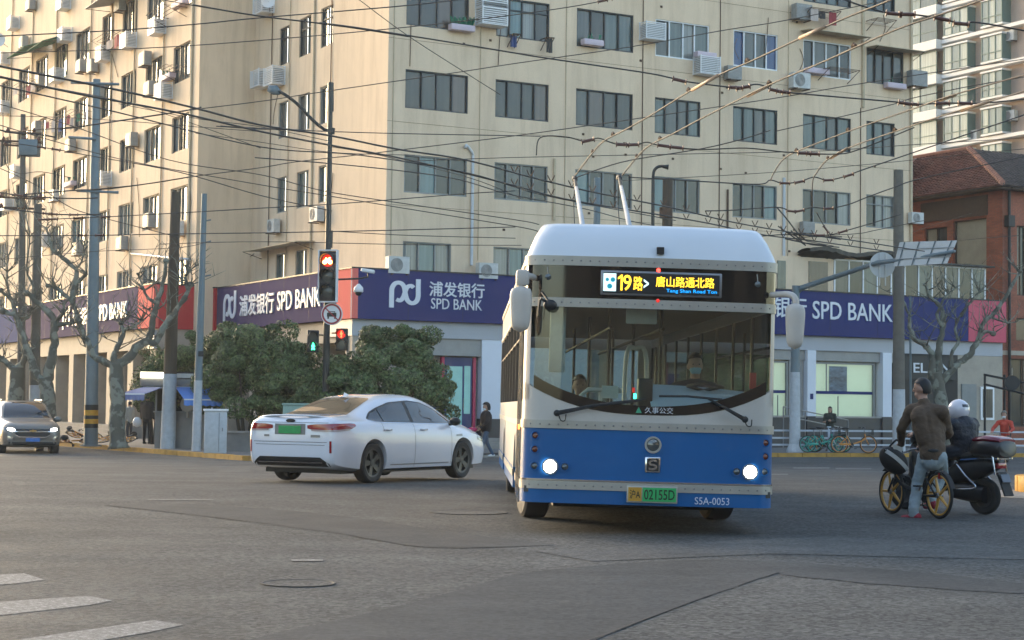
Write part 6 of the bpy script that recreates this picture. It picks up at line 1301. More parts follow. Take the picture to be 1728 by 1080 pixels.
text('Tang Shan Road Ton', 0.1, M['led_c'], dsp, bT(0.375, DZ-0.067, y_), fit=(0.50, 0.045), depth=0.001, offset=0.001)
MB().lathe([(0.02, -0.004), (0.001, -0.008)], 12, 'Y', (0.045, 0, 2.606), cap=False).build('red_lamp', M['led_r'], bus)
MB().lathe([(0.018, -0.016), (0.001, -0.02)], 12, 'Y', (0.045, 0, 2.305), cap=False).build('red_lamp', M['e_red_dim'], bus)
for x, z in ((-1.04, 2.51), (1.04, 2.50)): MB().lathe([(0.03, 0), (0.03, -0.01), (0.001, -0.02)], 12, 'Y', (x, yfront(x)-0.002, z), cap=False).build('small_lamp', M['lens'], bus); MB().tube([(x, yfront(x)-0.008, z+0.02), (x-0.01, yfront(x)-0.008, z+0.1)], 0.006, 5).build('lamp_wire', M['steel'], bus)
# mirrors
M['mirror_case'] = mat('mirror_case', (0.50, 0.45, 0.40), 0.45, var=0.05)
def bus_mirror(x, z, w_, h, sx, zb_):
    mb = MB(); nn = 10
    mb.grid(lambda u, v: Vector((x+w_/2*math.cos(2*PI*u)*(1-abs(2*v-1)**5)**0.4*(0.75+0.25*v), -0.22+0.075*math.sin(2*PI*u)*(1-abs(2*v-1)**5)**0.4, z-h/2+h*v)), 20, 14)
    o = mb.build('mirror', M['mirror_case'], bus, True)
    MB().tube([Vector(p) for p in catmull([(x, -0.2, z+h/2-0.05), (x, -0.2, z+h/2+0.04), (x-sx*0.06, -0.12, zb_), (sx*1.18, 0.06, zb_)], 4)], 0.032, 8).build('mirror_arm', M['mirror_case'], o, True)
bus_mirror(-1.31, 2.17, 0.235, 0.46, -1, 2.50); bus_mirror(1.37, 2.085, 0.21, 0.46, 1, 2.40)
bevel(MB().box((-1.30, -0.2, 2.475), (0.13, 0.10, 0.16)).build('mirror_bracket', M['mirror_case'], bus), 0.03)
o = MB().sphere((-1.02, -0.15, 2.22), 0.055, 14, 8, (1.2, 0.6, 1.0)).build('round_mirror', M['black'], bus, True); MB().tube([(-1.12, -0.18, 2.28), (-1.02, -0.12, 2.24), (-1.1, 0.05, 2.36)], 0.012, 6).build('stalk', M['black'], o); MB().tube([(-1.14, -0.15, 2.10), (-1.12, -0.16, 2.27)], 0.012, 6).build('stalk', M['black'], o)
# wipers
for pts, bl in (([(-0.92, -0.03, 1.17), (-0.55, -0.045, 1.255), (-0.10, -0.05, 1.315)], [(-0.50, -0.04, 1.27), (-0.05, -0.045, 1.33)]), ([(0.93, -0.04, 1.16), (0.76, -0.06, 1.25), (0.56, -0.05, 1.355)], [(0.08, -0.02, 1.365), (0.36, -0.035, 1.372), (0.70, -0.04, 1.350)])):
    w_ = MB().tube(pts, [0.022, 0.016, 0.010], 6).build('wiper', M['rubber'], bus); MB().tube(bl, 0.011, 6).build('wiper_blade', M['rubber'], w_); MB().sphere(pts[0], 0.033, 8, 6).build('wiper_pivot', M['rubber'], w_)
for x in (-0.9, 0.93): MB().tube([Vector(p) for p in catmull([(x, -0.02, 1.15), (x+0.02, -0.05, 1.10), (x+0.06, -0.05, 1.10), (x+0.07, -0.02, 1.16)], 3)], 0.006, 5).build('hose', M['rubber'], bus)
# wheels
def wheel_mesh(parent, c, r, w_, sx, rimm, spokes=5, rr=0.64, name='wheel', steer=0.0, hub=None):
    t = bpy.data.objects.new(name, None); C.objects.link(t); t.parent = parent; t.location = c; t.rotation_euler = (0, 0, steer)
    h = w_/2; prof = [(r*rr, -h*0.9), (r*0.90, -h), (r*0.975, -h*0.85), (r, -h*0.55), (r, h*0.55), (r*0.975, h*0.85), (r*0.90, h), (r*rr, h*0.9)]
    MB().lathe(prof, 36, 'X', cap=False).build('tyre', M['rubber'], t, 35)
    MB().lathe([(r*rr, -h*.9), (r*rr*0.92, -h*.6), (r*rr*.9, h*.55), (r*rr*.99, h*.86)], 32, 'X', cap=False).build('rim_barrel', M['steel'], t, True)
    MB().lathe([(r*rr*0.9, -h*0.1), (0.001, -h*0.1)], 24, 'X', cap=False).build('brake_disc', M['black'], t) if True else None
    mb = MB(); s_ = sx
    mb.lathe([(r*rr*1.0, s_*h*0.92), (r*rr*0.88, s_*h*0.86), (r*rr*0.87, s_*h*0.6)], 32, 'X', cap=False)
    for k in range(spokes):
        a = 2*PI*k/spokes; d_ = Vector((0, math.cos(a), math.sin(a))); e = Vector((0, -math.sin(a), math.cos(a)))
        wi, wo = r*0.10, r*0.15*(5/spokes)**0.5
        v = [Vector((s_*h*0.72, 0, 0))+d_*r*0.12-e*wi, Vector((s_*h*0.72, 0, 0))+d_*r*0.12+e*wi, Vector((s_*h*0.84, 0, 0))+d_*r*rr*0.93+e*wo, Vector((s_*h*0.84, 0, 0))+d_*r*rr*0.93-e*wo]
        mb.add(v+[p-Vector((s_*0.03, 0, 0)) for p in v], [[0, 1, 2, 3], [0, 4, 5, 1], [1, 5, 6, 2], [2, 6, 7, 3], [3, 7, 4, 0]])
    mb.lathe([(r*0.17, s_*h*0.7), (r*0.15, s_*h*0.80), (0.001, s_*h*0.82)], 16, 'X', cap=False)
    mb.build('rim', rimm, t, 40); return t
for x, y, st in ((-1.03, 2.6, 0.12), (1.03, 2.6, 0.12), (-1.06, 8.4, 0), (1.06, 8.4, 0)):
    w_ = wheel_mesh(bus, (x, y, 0.47+(-0.018 if x < 0 else 0.018)), 0.47, 0.28, -1 if x < 0 else 1, M['ac_white'], 8, 0.58, steer=st)
# trolley poles
for nm, p0, p1 in (('a', (992, 432, 23.9), (970, 302)), ('b', (1073, 432, 23.9), (1045, 300))):
    inv = bus.matrix_basis.inverted(); a = inv @ P(*p0); b_ = inv @ G(p1[0], p1[1], WZ-0.12)
    m_ = a.lerp(b_, 0.85)
    tp_ = MB().tube([a, m_], [0.045, 0.033], 8).build('trolley_pole', M['polewhite'], bus, True); MB().tube([m_, b_], [0.034, 0.028], 8).build('pole_end', M['black'], tp_); mb = MB(); mb.sphere(b_, 0.07, 10, 6, (0.8, 1.6, 1)); mb.tube([b_, b_+Vector((0.0, 0.1, -0.5)), b_+Vector((0.02, -1, -1.8))], 0.01, 5); mb.build('trolley_head', M['black'], tp_)
    bevel(MB().box(a-Vector((0, 0, 0.12)), (0.5, 0.8, 0.16)).build('pole_base', M['ac_grey'], tp_), 0.03)

# ------------------------------------------------------------------ cars: lofted body, then lamps, glass and seams laid on it
class Skin:
    def __init__(s, tab, sec, ns=5):
        st = catmull(tab, ns); s.secs = []
        for row in st:
            s.secs.append([(row[0], y, z) for y, z in sec(*row[1:])])
        k = len(s.secs[0]); full = []
        for r_ in s.secs: full.append([Vector((x, -y, z)) for x, y, z in r_]+[Vector((x, y, z)) for x, y, z in r_[::-1][1:]][:-1])
        n = len(full[0]); s.mb = MB(); m = len(full)
        s.mb.add([v for r_ in full for v in r_], [[i*n+j, (i+1)*n+j, (i+1)*n+(j+1) % n, i*n+(j+1) % n] for i in range(m-1) for j in range(n)]+[[j for j in range(n)], [(m-1)*n+j for j in range(n)][::-1]])
        s.bvh = BVHTree.FromPolygons([Vector(v) for v in s.mb.v], s.mb.f)
    def hit(s, plane, u, v, eps):
        if plane == 'x-': o, d = Vector((-9, u, v)), Vector((1, 0, 0))
        elif plane == 'x+': o, d = Vector((9, u, v)), Vector((-1, 0, 0))
        elif plane == 'y-': o, d = Vector((u, -9, v)), Vector((0, 1, 0))
        elif plane == 'y+': o, d = Vector((u, 9, v)), Vector((0, -1, 0))
        else: o, d = Vector((u, v, 9)), Vector((0, 0, -1))
        h = s.bvh.ray_cast(o, d); 
        return None if h[0] is None else h[0]-d*eps
    def decal(s, name, mt, parent, plane, pts, eps=0.006, nu=14, nv=5, smooth=True):
        """pts: (u, lo, hi) rows; patch laid over the body"""
        us = []
        for i in range(nu+1):
            u = pts[0][0]+(pts[-1][0]-pts[0][0])*i/nu; j = max(0, min(len(pts)-2, next((q for q in range(len(pts)-1) if (pts[q+1][0]-u)*(1 if pts[-1][0] > pts[0][0] else -1) >= -1e-9), len(pts)-2)))
            f_ = (u-pts[j][0])/(pts[j+1][0]-pts[j][0]) if pts[j+1][0] != pts[j][0] else 0; f_ = max(0, min(1, f_)); us.append((u, pts[j][1]+(pts[j+1][1]-pts[j][1])*f_, pts[j][2]+(pts[j+1][2]-pts[j][2])*f_))
        g_ = [[s.hit(plane, u, lo+(hi-lo)*k/nv, eps) for k in range(nv+1)] for u, lo, hi in us]; mb = MB(); idx = {}
        for i in range(nu+1):
            for k in range(nv+1):
                if g_[i][k] is not None: idx[i, k] = len(mb.v); mb.v.append(tuple(g_[i][k]))
        for i in range(nu):
            for k in range(nv):
                q = [(i, k), (i+1, k), (i+1, k+1), (i, k+1)]
                if all(c in idx for c in q): mb.f.append([idx[c] for c in q]); mb.m.append(0)
        return mb.build(name, M[mt] if isinstance(mt, str) else mt, parent, smooth)
def car_sec(zb, w_, zbelt, wbelt, ztop, wtop):
    h = ztop-zbelt
    return [(0, zb), (w_*0.5, zb), (w_*0.84, zb+0.005), (w_*0.955, zb+0.05), (w_*0.985, zb+0.16), (w_, (zb+zbelt)*0.5), (w_*0.995, zbelt-0.20), (w_*0.97, zbelt-0.07), (wbelt, zbelt),
            (wbelt+(wtop-wbelt)*0.16, zbelt+h*0.14), (wbelt+(wtop-wbelt)*0.5, zbelt+h*0.52), (wbelt+(wtop-wbelt)*0.88, zbelt+h*0.86), (wtop*0.90, zbelt+h*0.955), (wtop*0.6, zbelt+h*0.99), (wtop*0.3, ztop), (0, ztop)]
def recalc(me):
    bm = bmesh.new(); bm.from_mesh(me); bmesh.ops.remove_doubles(bm, verts=bm.verts, dist=1e-5); bmesh.ops.recalc_face_normals(bm, faces=bm.faces); bm.to_mesh(me); bm.free()
def cut_wells(body, wells):
    recalc(body.data)
    for x, r, hw in wells:
        for sy in (-1, 1):
            c_ = MB().lathe([(r, -0.17), (r, 0.17)], 36, 'Y', (x, sy*(hw-0.02), r*0.92)).build('cutter', M['black'], body.parent); 
            recalc(c_.data); md = body.modifiers.new('b', 'BOOLEAN'); md.operation = 'DIFFERENCE'; md.object = c_; md.solver = 'EXACT'
    bpy.context.view_layer.update(); dg = bpy.context.evaluated_depsgraph_get(); me = bpy.data.meshes.new_from_object(body.evaluated_get(dg)); cs_ = [m_.object for m_ in body.modifiers]; body.modifiers.clear(); body.data = me
    for c_ in cs_: bpy.data.objects.remove(c_)
    me.polygons.foreach_set('use_smooth', [True]*len(me.polygons)); me.set_sharp_from_angle(angle=R(38))
M['car_white'] = mat('pearl_white', (0.66, 0.68, 0.74), 0.22, coat=1.0, var=0.02, scale=1); M['car_glass'] = mat('car_glass', (0.012, 0.014, 0.016), 0.03, coat=0.3, spec=0.8); M['tail'] = mat('tail_lens', (0.28, 0.008, 0.012), 0.12, coat=1.0); M['tail_clear'] = mat('tail_clear', (0.40, 0.30, 0.30), 0.15, coat=1.0)
M['rim_dark'] = mat('rim_grey', (0.085, 0.082, 0.078), 0.4, metal=0.6); M['green_plate'] = mat('green_plate', (0.02, 0.30, 0.08), 0.45, var=0.15, scale=9); M['blue_plate'] = mat('blue_plate', (0.03, 0.14, 0.42), 0.5, var=0.2, scale=9)
HD = R(29.5); gc = (-2.31, 28.98)
fw_ = Vector((math.sin(HD), math.cos(HD), 0)); rt_ = Vector((math.cos(HD), -math.sin(HD), 0))
org = Vector((gc[0], gc[1], gz(29))) + fw_*1.37 - rt_*0.80
sedan = thing('sedan', 'white four door sedan seen from behind, green number plate, turning left of the bus', 'car', org, PI/2-HD)
tab = [(-2.42, 0.46, 0.70, 0.93, 0.66, 0.95, 0.55), (-2.40, 0.36, 0.80, 0.97, 0.74, 1.00, 0.62), (-2.33, 0.28, 0.86, 1.00, 0.79, 1.06, 0.66), (-2.20, 0.24, 0.905, 1.01, 0.82, 1.085, 0.68), (-1.95, 0.21, 0.92, 1.01, 0.83, 1.095, 0.66), (-1.70, 0.19, 0.925, 1.00, 0.84, 1.12, 0.63), (-1.35, 0.18, 0.93, 0.99, 0.85, 1.235, 0.58), (-1.0, 0.18, 0.93, 0.98, 0.86, 1.345, 0.565), (-0.6, 0.18, 0.93, 0.97, 0.86, 1.43, 0.57), (0.0, 0.18, 0.93, 0.96, 0.86, 1.46, 0.575), (0.4, 0.18, 0.93, 0.95, 0.86, 1.43, 0.57), (0.75, 0.18, 0.93, 0.94, 0.86, 1.335, 0.59), (1.1, 0.18, 0.93, 0.925, 0.85, 1.155, 0.64), (1.4, 0.18, 0.925, 0.90, 0.835, 1.00, 0.68), (1.75, 0.19, 0.92, 0.86, 0.81, 0.945, 0.66), (2.1, 0.20, 0.89, 0.80, 0.76, 0.865, 0.60), (2.3, 0.22, 0.83, 0.72, 0.70, 0.76, 0.52), (2.41, 0.26, 0.70, 0.62, 0.58, 0.63, 0.40), (2.43, 0.32, 0.55, 0.52, 0.45, 0.52, 0.3)]
sk = Skin(tab, car_sec, 5); body = sk.mb.build('body', M['car_white'], sedan, True); cut_wells(body, [(-1.37, 0.375, 0.86), (1.43, 0.375, 0.86)])
MB().box((0, 0, 0.225), (4.1, 1.5, 0.12)).build('underbody', M['black'], sedan)  # dropped and widened so the ground under the car stays dark
for x in (-1.37, 1.43):
    MB().box((x, 0, 0.45), (0.72, 1.3, 0.5)).build('wheel_well', M['black'], sedan)
for sy in (-1, 1):
    pl_ = 'y-' if sy < 0 else 'y+'
    top = [(-1.42, 1.04, 1.055), (-1.25, 1.0, 1.15), (-1.0, 0.99, 1.225), (-0.6, 0.985, 1.318), (0.0, 0.975, 1.355), (0.4, 0.97, 1.325), (0.75, 0.965, 1.225), (1.0, 0.96, 1.10), (1.20, 0.955, 0.985)]
    sk.decal('window_trim', 'black', sedan, pl_, top, 0.003, 40, 5); 
    def sub(a, b_, dn, up):
        out = []; n_ = 12
        for i in range(n_+1):
            u = a+(b_-a)*i/n_; j = max(q for q in range(len(top)-1) if top[q][0] <= u+1e-9); f_ = (u-top[j][0])/(top[j+1][0]-top[j][0]); lo = top[j][1]+(top[j+1][1]-top[j][1])*f_; hi = top[j][2]+(top[j+1][2]-top[j][2])*f_; out.append((u, lo+dn, max(lo+dn+.002, hi-up)))
        return out
    for a, b_ in ((-1.36, -1.03), (-0.99, -0.20), (-0.10, 1.10)): sk.decal('side_window', 'car_glass', sedan, pl_, sub(a, b_, 0.012, 0.02), 0.007, 16, 6)
    sk.decal('belt_chrome', 'chrome', sedan, pl_, [(u, lo-0.012, lo+0.002) for u, lo, hi in top], 0.008, 40, 1)
    for x, xt, z1 in ((-0.15, -0.15, 0.96), (1.02, 1.02, 0.93)): sk.decal('door_seam', 'black', sedan, pl_, [(x-0.004, 0.26, z1), (x+0.004, 0.26, z1)], 0.004, 1, 14)
    sk.decal('door_seam', 'black', sedan, pl_, [(-1.10, 0.84, 0.98), (-1.092, 0.84, 0.98)], 0.004, 1, 6); sk.decal('sill_strip', 'steel', sedan, pl_, [(-0.88, 0.285, 0.30), (0.95, 0.285, 0.30)], 0.006, 20, 1)
    sk.decal('sill', 'black', sedan, pl_, [(-0.95, 0.17, 0.225), (1.02, 0.17, 0.225)], 0.004, 20, 2)
    for x in (-0.98, 0.12): p = sk.hit(pl_, x, 0.865, 0.02); h_ = MB(); h_.tube([p+Vector((-0.1, -sy*0.02, 0)), p+Vector((-0.08, sy*.012, 0)), p+Vector((0.08, sy*.012, 0)), p+Vector((0.1, -sy*.02, 0))], 0.014, 6); h_.build('door_handle', M['chrome'], sedan, True)
    sk.decal('tail_light', 'tail', sedan, pl_, [(-2.38, 0.85, 0.965), (-2.0, 0.885, 0.975), (-1.88, 0.93, 0.965)], 0.008, 12, 3); sk.decal('tail_light_lens', 'tail_clear', sedan, pl_, [(-2.38, 0.835, 0.865), (-2.05, 0.865, 0.89)], 0.010, 8, 2)
    sk.decal('fender_badge', 'steel', sedan, pl_, [(1.18, 0.745, 0.775), (1.40, 0.745, 0.785)], 0.007, 4, 1)
    sk.decal('headlight', 'lens', sedan, pl_, [(1.95, 0.68, 0.77), (2.28, 0.62, 0.72)], 0.006, 8, 3)
    mrr = MB(); mrr.sphere((1.02, sy*0.99, 1.0), 0.12, 14, 8, (0.7, 0.9, 0.62)); mo = mrr.build('door_mirror', M['black'], sedan, True); MB().tube([(1.04, sy*0.86, 0.95), (1.03, sy*0.96, 0.97)], 0.03, 6).build('mirror_foot', M['black'], mo)
    ys0, ys1 = (0.36*sy, 0.86*sy)
    sk.decal('tail_light', 'tail', sedan, 'x-', [(0.34*sy, 0.885, 0.935), (0.5*sy, 0.855, 0.955), (0.84*sy, 0.85, 0.965)], 0.008, 10, 3); sk.decal('tail_light_lens', 'tail_clear', sedan, 'x-', [(0.42*sy, 0.845, 0.87), (0.84*sy, 0.835, 0.865)], 0.010, 8, 2)
    sk.decal('fog_reflector', 'tail', sedan, 'x-', [(0.765*sy, 0.50, 0.69), (0.80*sy, 0.50, 0.69)], 0.008, 2, 3)
    for x in (-1.37, 1.43): wheel_mesh(sedan, (x, sy*0.80, 0.33), 0.33, 0.22, 1 if sy > 0 else -1, M['rim_dark'], 5, 0.70).rotation_euler = (0, 0, PI/2) if False else (0, 0, 0)
for o in [c for c in sedan.children if c.name.startswith('wheel') and c.type == 'EMPTY']:
    sgn = 1 if o.location.y > 0 else -1; o.rotation_euler = (0, 0, PI/2)
rw_ = [(-1.74, -0.60, 0.60), (-1.5, -0.56, 0.56), (-1.2, -0.52, 0.52), (-0.92, -0.47, 0.47), (-0.84, -0.42, 0.42)]
M['rear_glass'] = mat('rear_glass', (0.035, 0.026, 0.020), 0.04, coat=0.6, spec=0.9)  # brown base stands in for the building mirrored in the window
sk.decal('rear_window', 'rear_glass', sedan, 'z', rw_, 0.006, 16, 14); sk.decal('windscreen', 'car_glass', sedan, 'z', [(0.52, -0.46, 0.46), (0.9, -0.55, 0.55), (1.34, -0.63, 0.63)], 0.006, 12, 12)
sk.decal('trunk_seam', 'black', sedan, 'x-', [(-0.80, 0.975, 0.981), (0.80, 0.975, 0.981)], 0.004, 20, 1); sk.decal('bumper_seam', 'black', sedan, 'x-', [(-0.72, 0.665, 0.672), (0.72, 0.665, 0.672)], 0.004, 16, 1); sk.decal('bumper_seam', 'black', sedan, 'x-', [(-0.68, 0.62, 0.626), (0.68, 0.62, 0.626)], 0.004, 16, 1)
sp = MB(); sp.grid(lambda u, v: Vector((-2.33-0.06*v+0.10*(2*u-1)**2, (-0.72+1.44*u), 1.085+0.018*v-0.05*(2*u-1)**4)), 20, 2); o = sp.build('boot_lip', M['car_white'], sedan, True); md = o.modifiers.new('s', 'SOLIDIFY'); md.thickness = 0.02
sk.decal('rear_valance', 'black', sedan, 'x-', [(-0.74, 0.28, 0.33), (-0.60, 0.28, 0.43), (0.60, 0.28, 0.43), (0.74, 0.28, 0.33)], 0.006, 20, 4); sk.decal('valance_chrome', 'chrome', sedan, 'x-', [(-0.62, 0.335, 0.348), (0.62, 0.335, 0.348)], 0.014, 12, 1)
sk.decal('number_plate', 'green_plate', sedan, 'x-', [(-0.22, 0.80, 0.925), (0.22, 0.80, 0.925)], 0.016, 4, 2, False); sk.decal('plate_recess', 'kerb_grey', sedan, 'x-', [(-0.30, 0.785, 0.955), (0.30, 0.785, 0.955)], 0.004, 6, 2)
bT2 = lambda y, z, x=-2.462: frame_T((x, y, z), (0, -1, 0), Z, (-1, 0, 0))
MB().prism([(0.09*math.cos(a*PI/8), 0.03*math.sin(a*PI/8)) for a in range(16)], 0, 0.012, bT2(0, 1.005, -2.405)).build('badge', M['black'], sedan)
MB().prism([(-0.05, -0.016), (0.05, -0.016), (0.05, 0.016), (-0.05, 0.016)], 0, 0.004, bT2(0.46, 0.765, -2.425)).build('badge_letters', M['steel'], sedan); MB().prism([(-0.09, -0.02), (0.09, -0.02), (0.09, 0.02), (-0.09, 0.02)], 0, 0.004, bT2(-0.50, 0.765, -2.425)).build('badge_letters', M['steel'], sedan)
MB().add([(-0.95, -0.015, 1.40), (-0.95, 0.015, 1.40), (-0.78, 0, 1.43), (-0.93, 0, 1.475)], [[0, 1, 3], [1, 2, 3], [2, 0, 3]]).build('antenna', M['car_white'], sedan)

# ---- SUV
M['suv'] = mat('suv_paint', (0.17, 0.155, 0.135), 0.35, metal=0.2, coat=0.6)
sc_ = P(52, 767, 55); HS = R(24)
suv = thing('suv', 'grey brown suv with lit headlights and blue number plate, cut by the left edge', 'car', (-15.45, 56.2, gz(60)-0.06), R(-90)+HS)
tab2 = [(-2.2, 0.5, 0.75, 0.98, 0.72, 1.15, 0.55), (-2.1, 0.36, 0.88, 1.05, 0.84, 1.45, 0.60), (-1.8, 0.28, 0.92, 1.05, 0.87, 1.60, 0.64), (-1.0, 0.26, 0.93, 1.05, 0.88, 1.66, 0.66), (0.0, 0.26, 0.93, 1.04, 0.88, 1.665, 0.66), (0.4, 0.26, 0.93, 1.03, 0.88, 1.60, 0.66), (0.8, 0.26, 0.93, 1.02, 0.87, 1.38, 0.70), (1.15, 0.26, 0.93, 1.01, 0.86, 1.13, 0.72), (1.5, 0.27, 0.92, 0.99, 0.84, 1.08, 0.70), (1.95, 0.28, 0.89, 0.94, 0.80, 1.02, 0.64), (2.2, 0.29, 0.82, 0.84, 0.74, 0.92, 0.58), (2.32, 0.32, 0.70, 0.74, 0.64, 0.80, 0.5), (2.34, 0.38, 0.6, 0.66, 0.55, 0.7, 0.4)]
s2 = Skin(tab2, car_sec, 5); body = s2.mb.build('body', M['suv'], suv, True); cut_wells(body, [(-1.35, 0.40, 0.86), (1.37, 0.40, 0.86)])
for x in (-1.35, 1.37): MB().box((x, 0, 0.5), (0.76, 1.3, 0.5)).build('wheel_well', M['black'], suv)
MB().box((0, 0, 0.36), (4.0, 1.4, 0.14)).build('underbody', M['black'], suv)
s2.decal('windscreen', 'car_glass', suv, 'z', [(0.34, -0.56, 0.56), (0.7, -0.63, 0.63), (1.12, -0.70, 0.70)], 0.006, 12, 12)
s2.decal('upper_grille', 'black', suv, 'x+', [(-0.56, 0.76, 0.80), (-0.46, 0.75, 0.815), (0.46, 0.75, 0.815), (0.56, 0.76, 0.80)], 0.008, 12, 2); s2.decal('chrome_bar', 'chrome', suv, 'x+', [(-0.58, 0.725, 0.745), (0.58, 0.725, 0.745)], 0.016, 14, 1)
s2.decal('lower_grille', 'black', suv, 'x+', [(-0.52, 0.66, 0.715), (-0.42, 0.58, 0.715), (0.42, 0.58, 0.715), (0.52, 0.66, 0.715)], 0.008, 14, 3); s2.decal('chrome_chin', 'chrome', suv, 'x+', [(-0.52, 0.635, 0.66), (-0.40, 0.555, 0.578), (0.40, 0.555, 0.578), (0.52, 0.635, 0.66)], 0.014, 20, 1)
s2.decal('bumper_lower', 'black', suv, 'x+', [(-0.80, 0.28, 0.42), (0.80, 0.28, 0.42)], 0.008, 14, 3); s2.decal('number_plate', 'blue_plate', suv, 'x+', [(-0.21, 0.43, 0.545), (0.21, 0.43, 0.545)], 0.03, 4, 1, False)
MB().prism([(-0.10, -0.02), (-0.03, -0.02), (-0.03, -0.035), (0.03, -0.035), (0.03, -0.02), (0.10, -0.02), (0.10, 0.02), (0.03, 0.02), (0.03, 0.035), (-0.03, 0.035), (-0.03, 0.02), (-0.10, 0.02)], 0, 0.01, frame_T((2.36, 0, 0.755), (0, 1, 0), Z, (1, 0, 0))).build('badge', mat('gold', (0.5, 0.3, 0.1), 0.3, metal=0.8), suv)
M['e_head2'] = emis('headlight_far', (1, 0.97, 0.9), 9)
for sy in (-1, 1):
    pl_ = 'y-' if sy < 0 else 'y+'
    s2.decal('headlight_housing', 'lens', suv, 'x+', [(0.50*sy, 0.745, 0.83), (0.82*sy, 0.76, 0.87)], 0.006, 8, 3); s2.decal('headlight', 'e_head2', suv, 'x+', [(0.53*sy, 0.765, 0.80), (0.60*sy, 0.745, 0.835), (0.68*sy, 0.755, 0.845), (0.74*sy, 0.79, 0.83)], 0.014, 8, 3)
    s2.decal('fog_lamp', 'chrome', suv, 'x+', [(0.60*sy, 0.47, 0.56), (0.74*sy, 0.46, 0.60)], 0.008, 6, 2)
    s2.decal('side_window', 'car_glass', suv, pl_, [(-1.9, 1.12, 1.3), (-1.5, 1.09, 1.50), (0.1, 1.08, 1.54), (0.5, 1.07, 1.42), (0.95, 1.06, 1.15)], 0.006, 24, 5)
    mb = MB(); mb.sphere((0.80, sy*1.0, 1.10), 0.13, 12, 8, (0.6, 1.0, 0.7)); mb.build('door_mirror', M['suv'], suv, True); MB().tube([(-1.3, sy*0.62, 1.69), (0.1, sy*0.62, 1.69)], 0.02, 6).build('roof_rail', M['steel'], suv)
    for x in (-1.35, 1.37): wheel_mesh(suv, (x, sy*0.79, 0.36), 0.36, 0.24, 1 if sy > 0 else -1, M['rim_dark'], 5, 0.66)
for o in [c for c in suv.children if c.name.startswith('wheel') and c.type == 'EMPTY']: o.rotation_euler = (0, 0, PI/2)
# ------------------------------------------------------------------ people: one continuous skin grown over tapered limbs
PM = {}
def pm(name, col, rough=0.85, **k):
    if name not in PM: PM[name] = mat('cloth_'+name, col, rough, var=k.pop('var', 0.15), scale=k.pop('scale', 9), bump=k.pop('bump', 0.15), **k)
    return PM[name]
SKIN = mat('skin', (0.42, 0.24, 0.17), 0.55, var=0.05); HAIR = mat('hair', (0.012, 0.010, 0.009), 0.55, var=0.3, scale=40); SHOEB = mat('shoe_black', (0.015, 0.015, 0.016), 0.5)
def cap_prim(mb, a, b, ra, rb, n=12):
    a, b = Vector(a), Vector(b); d = b-a; L = d.length; t = d/L if L > 1e-6 else Vector((0, 0, 1))
    pts = []; rs = []
    for k in range(5): an = -PI/2+PI/2*k/5; pts.append(a+t*ra*math.sin(an)); rs.append(max(1e-3, ra*math.cos(an)))
    pts.append(a); rs.append(ra); pts.append(b); rs.append(rb)
    for k in range(1, 6): an = PI/2*k/5; pts.append(b+t*rb*math.sin(an)); rs.append(max(1e-3, rb*math.cos(an)))
    mb.tube(pts, rs, n)
def grow(name, prims, parent, voxel=0.012, smooth=4, noise_amp=0.0, seed=0):
    """prims: ('c', a, b, ra, rb, mat) tapered limb, ('e', centre, (rx,ry,rz), mat, rot) ellipsoid; returns one skinned mesh"""
    mb = MB(); mats = []; keys = []
    for p in prims:
        m_ = p[5] if p[0] == 'c' else p[3]
        if m_ not in mats: mats.append(m_)
        if p[0] == 'c': cap_prim(mb, p[1], p[2], p[3], p[4])
        else:
            o = len(mb.v); mb.sphere((0, 0, 0), 1, 16, 10); rot = p[4] if len(p) > 4 else Matrix.Identity(3)
            mb.v[o:] = [tuple(rot @ Vector((v[0]*p[2][0], v[1]*p[2][1], v[2]*p[2][2]))+Vector(p[1])) for v in mb.v[o:]]
    t = mb.build('tmp', mats[0]); r = t.modifiers.new('r', 'REMESH'); r.mode = 'VOXEL'; r.voxel_size = voxel
    s_ = t.modifiers.new('s', 'SMOOTH'); s_.iterations = smooth; s_.factor = 0.5
    dg = bpy.context.evaluated_depsgraph_get(); me = bpy.data.meshes.new_from_object(t.evaluated_get(dg)); bpy.data.objects.remove(t)
    nv = len(me.vertices); co = np.empty(nv*3); me.vertices.foreach_get('co', co); co = co.reshape(-1, 3)
    nf = len(me.polygons); cen = np.empty(nf*3); me.polygons.foreach_get('center', cen); cen = cen.reshape(-1, 3)
    best = np.full(nf, 1e9); idx = np.zeros(nf, dtype=np.int32)
    for p in prims:
        if p[0] == 'c':
            a, b = np.array(p[1]), np.array(p[2]); d = b-a; L2 = max(1e-9, d@d); t_ = np.clip((cen-a)@d/L2, 0, 1); q = a+t_[:, None]*d; dist = np.linalg.norm(cen-q, axis=1)-(p[3]+(p[4]-p[3])*t_); m_ = p[5]
        else:
            rot = np.array(p[4]) if len(p) > 4 else np.eye(3); q = (cen-np.array(p[1]))@rot/np.array(p[2]); dist = (np.linalg.norm(q, axis=1)-1)*min(p[2]); m_ = p[3]
        u = dist < best; best[u] = dist[u]; idx[u] = mats.index(m_)
    if noise_amp:
        nrm = np.empty(nv*3); me.vertices.foreach_get('normal', nrm); nrm = nrm.reshape(-1, 3)
        am = np.array([noise.noise((c[0]*9+seed, c[1]*9, c[2]*14))+0.5*noise.noise((c[0]*22+seed, c[1]*22, c[2]*30)) for c in co]); co = co+nrm*(am*noise_amp)[:, None]; me.vertices.foreach_set('co', co.ravel())
    me.materials.clear(); [me.materials.append(m_) for m_ in mats]; me.polygons.foreach_set('material_index', idx); me.polygons.foreach_set('use_smooth', np.ones(nf, dtype=bool)); me.update(); me.name = name
    return ob(name, me, parent)
def V(*a): return Vector(a)
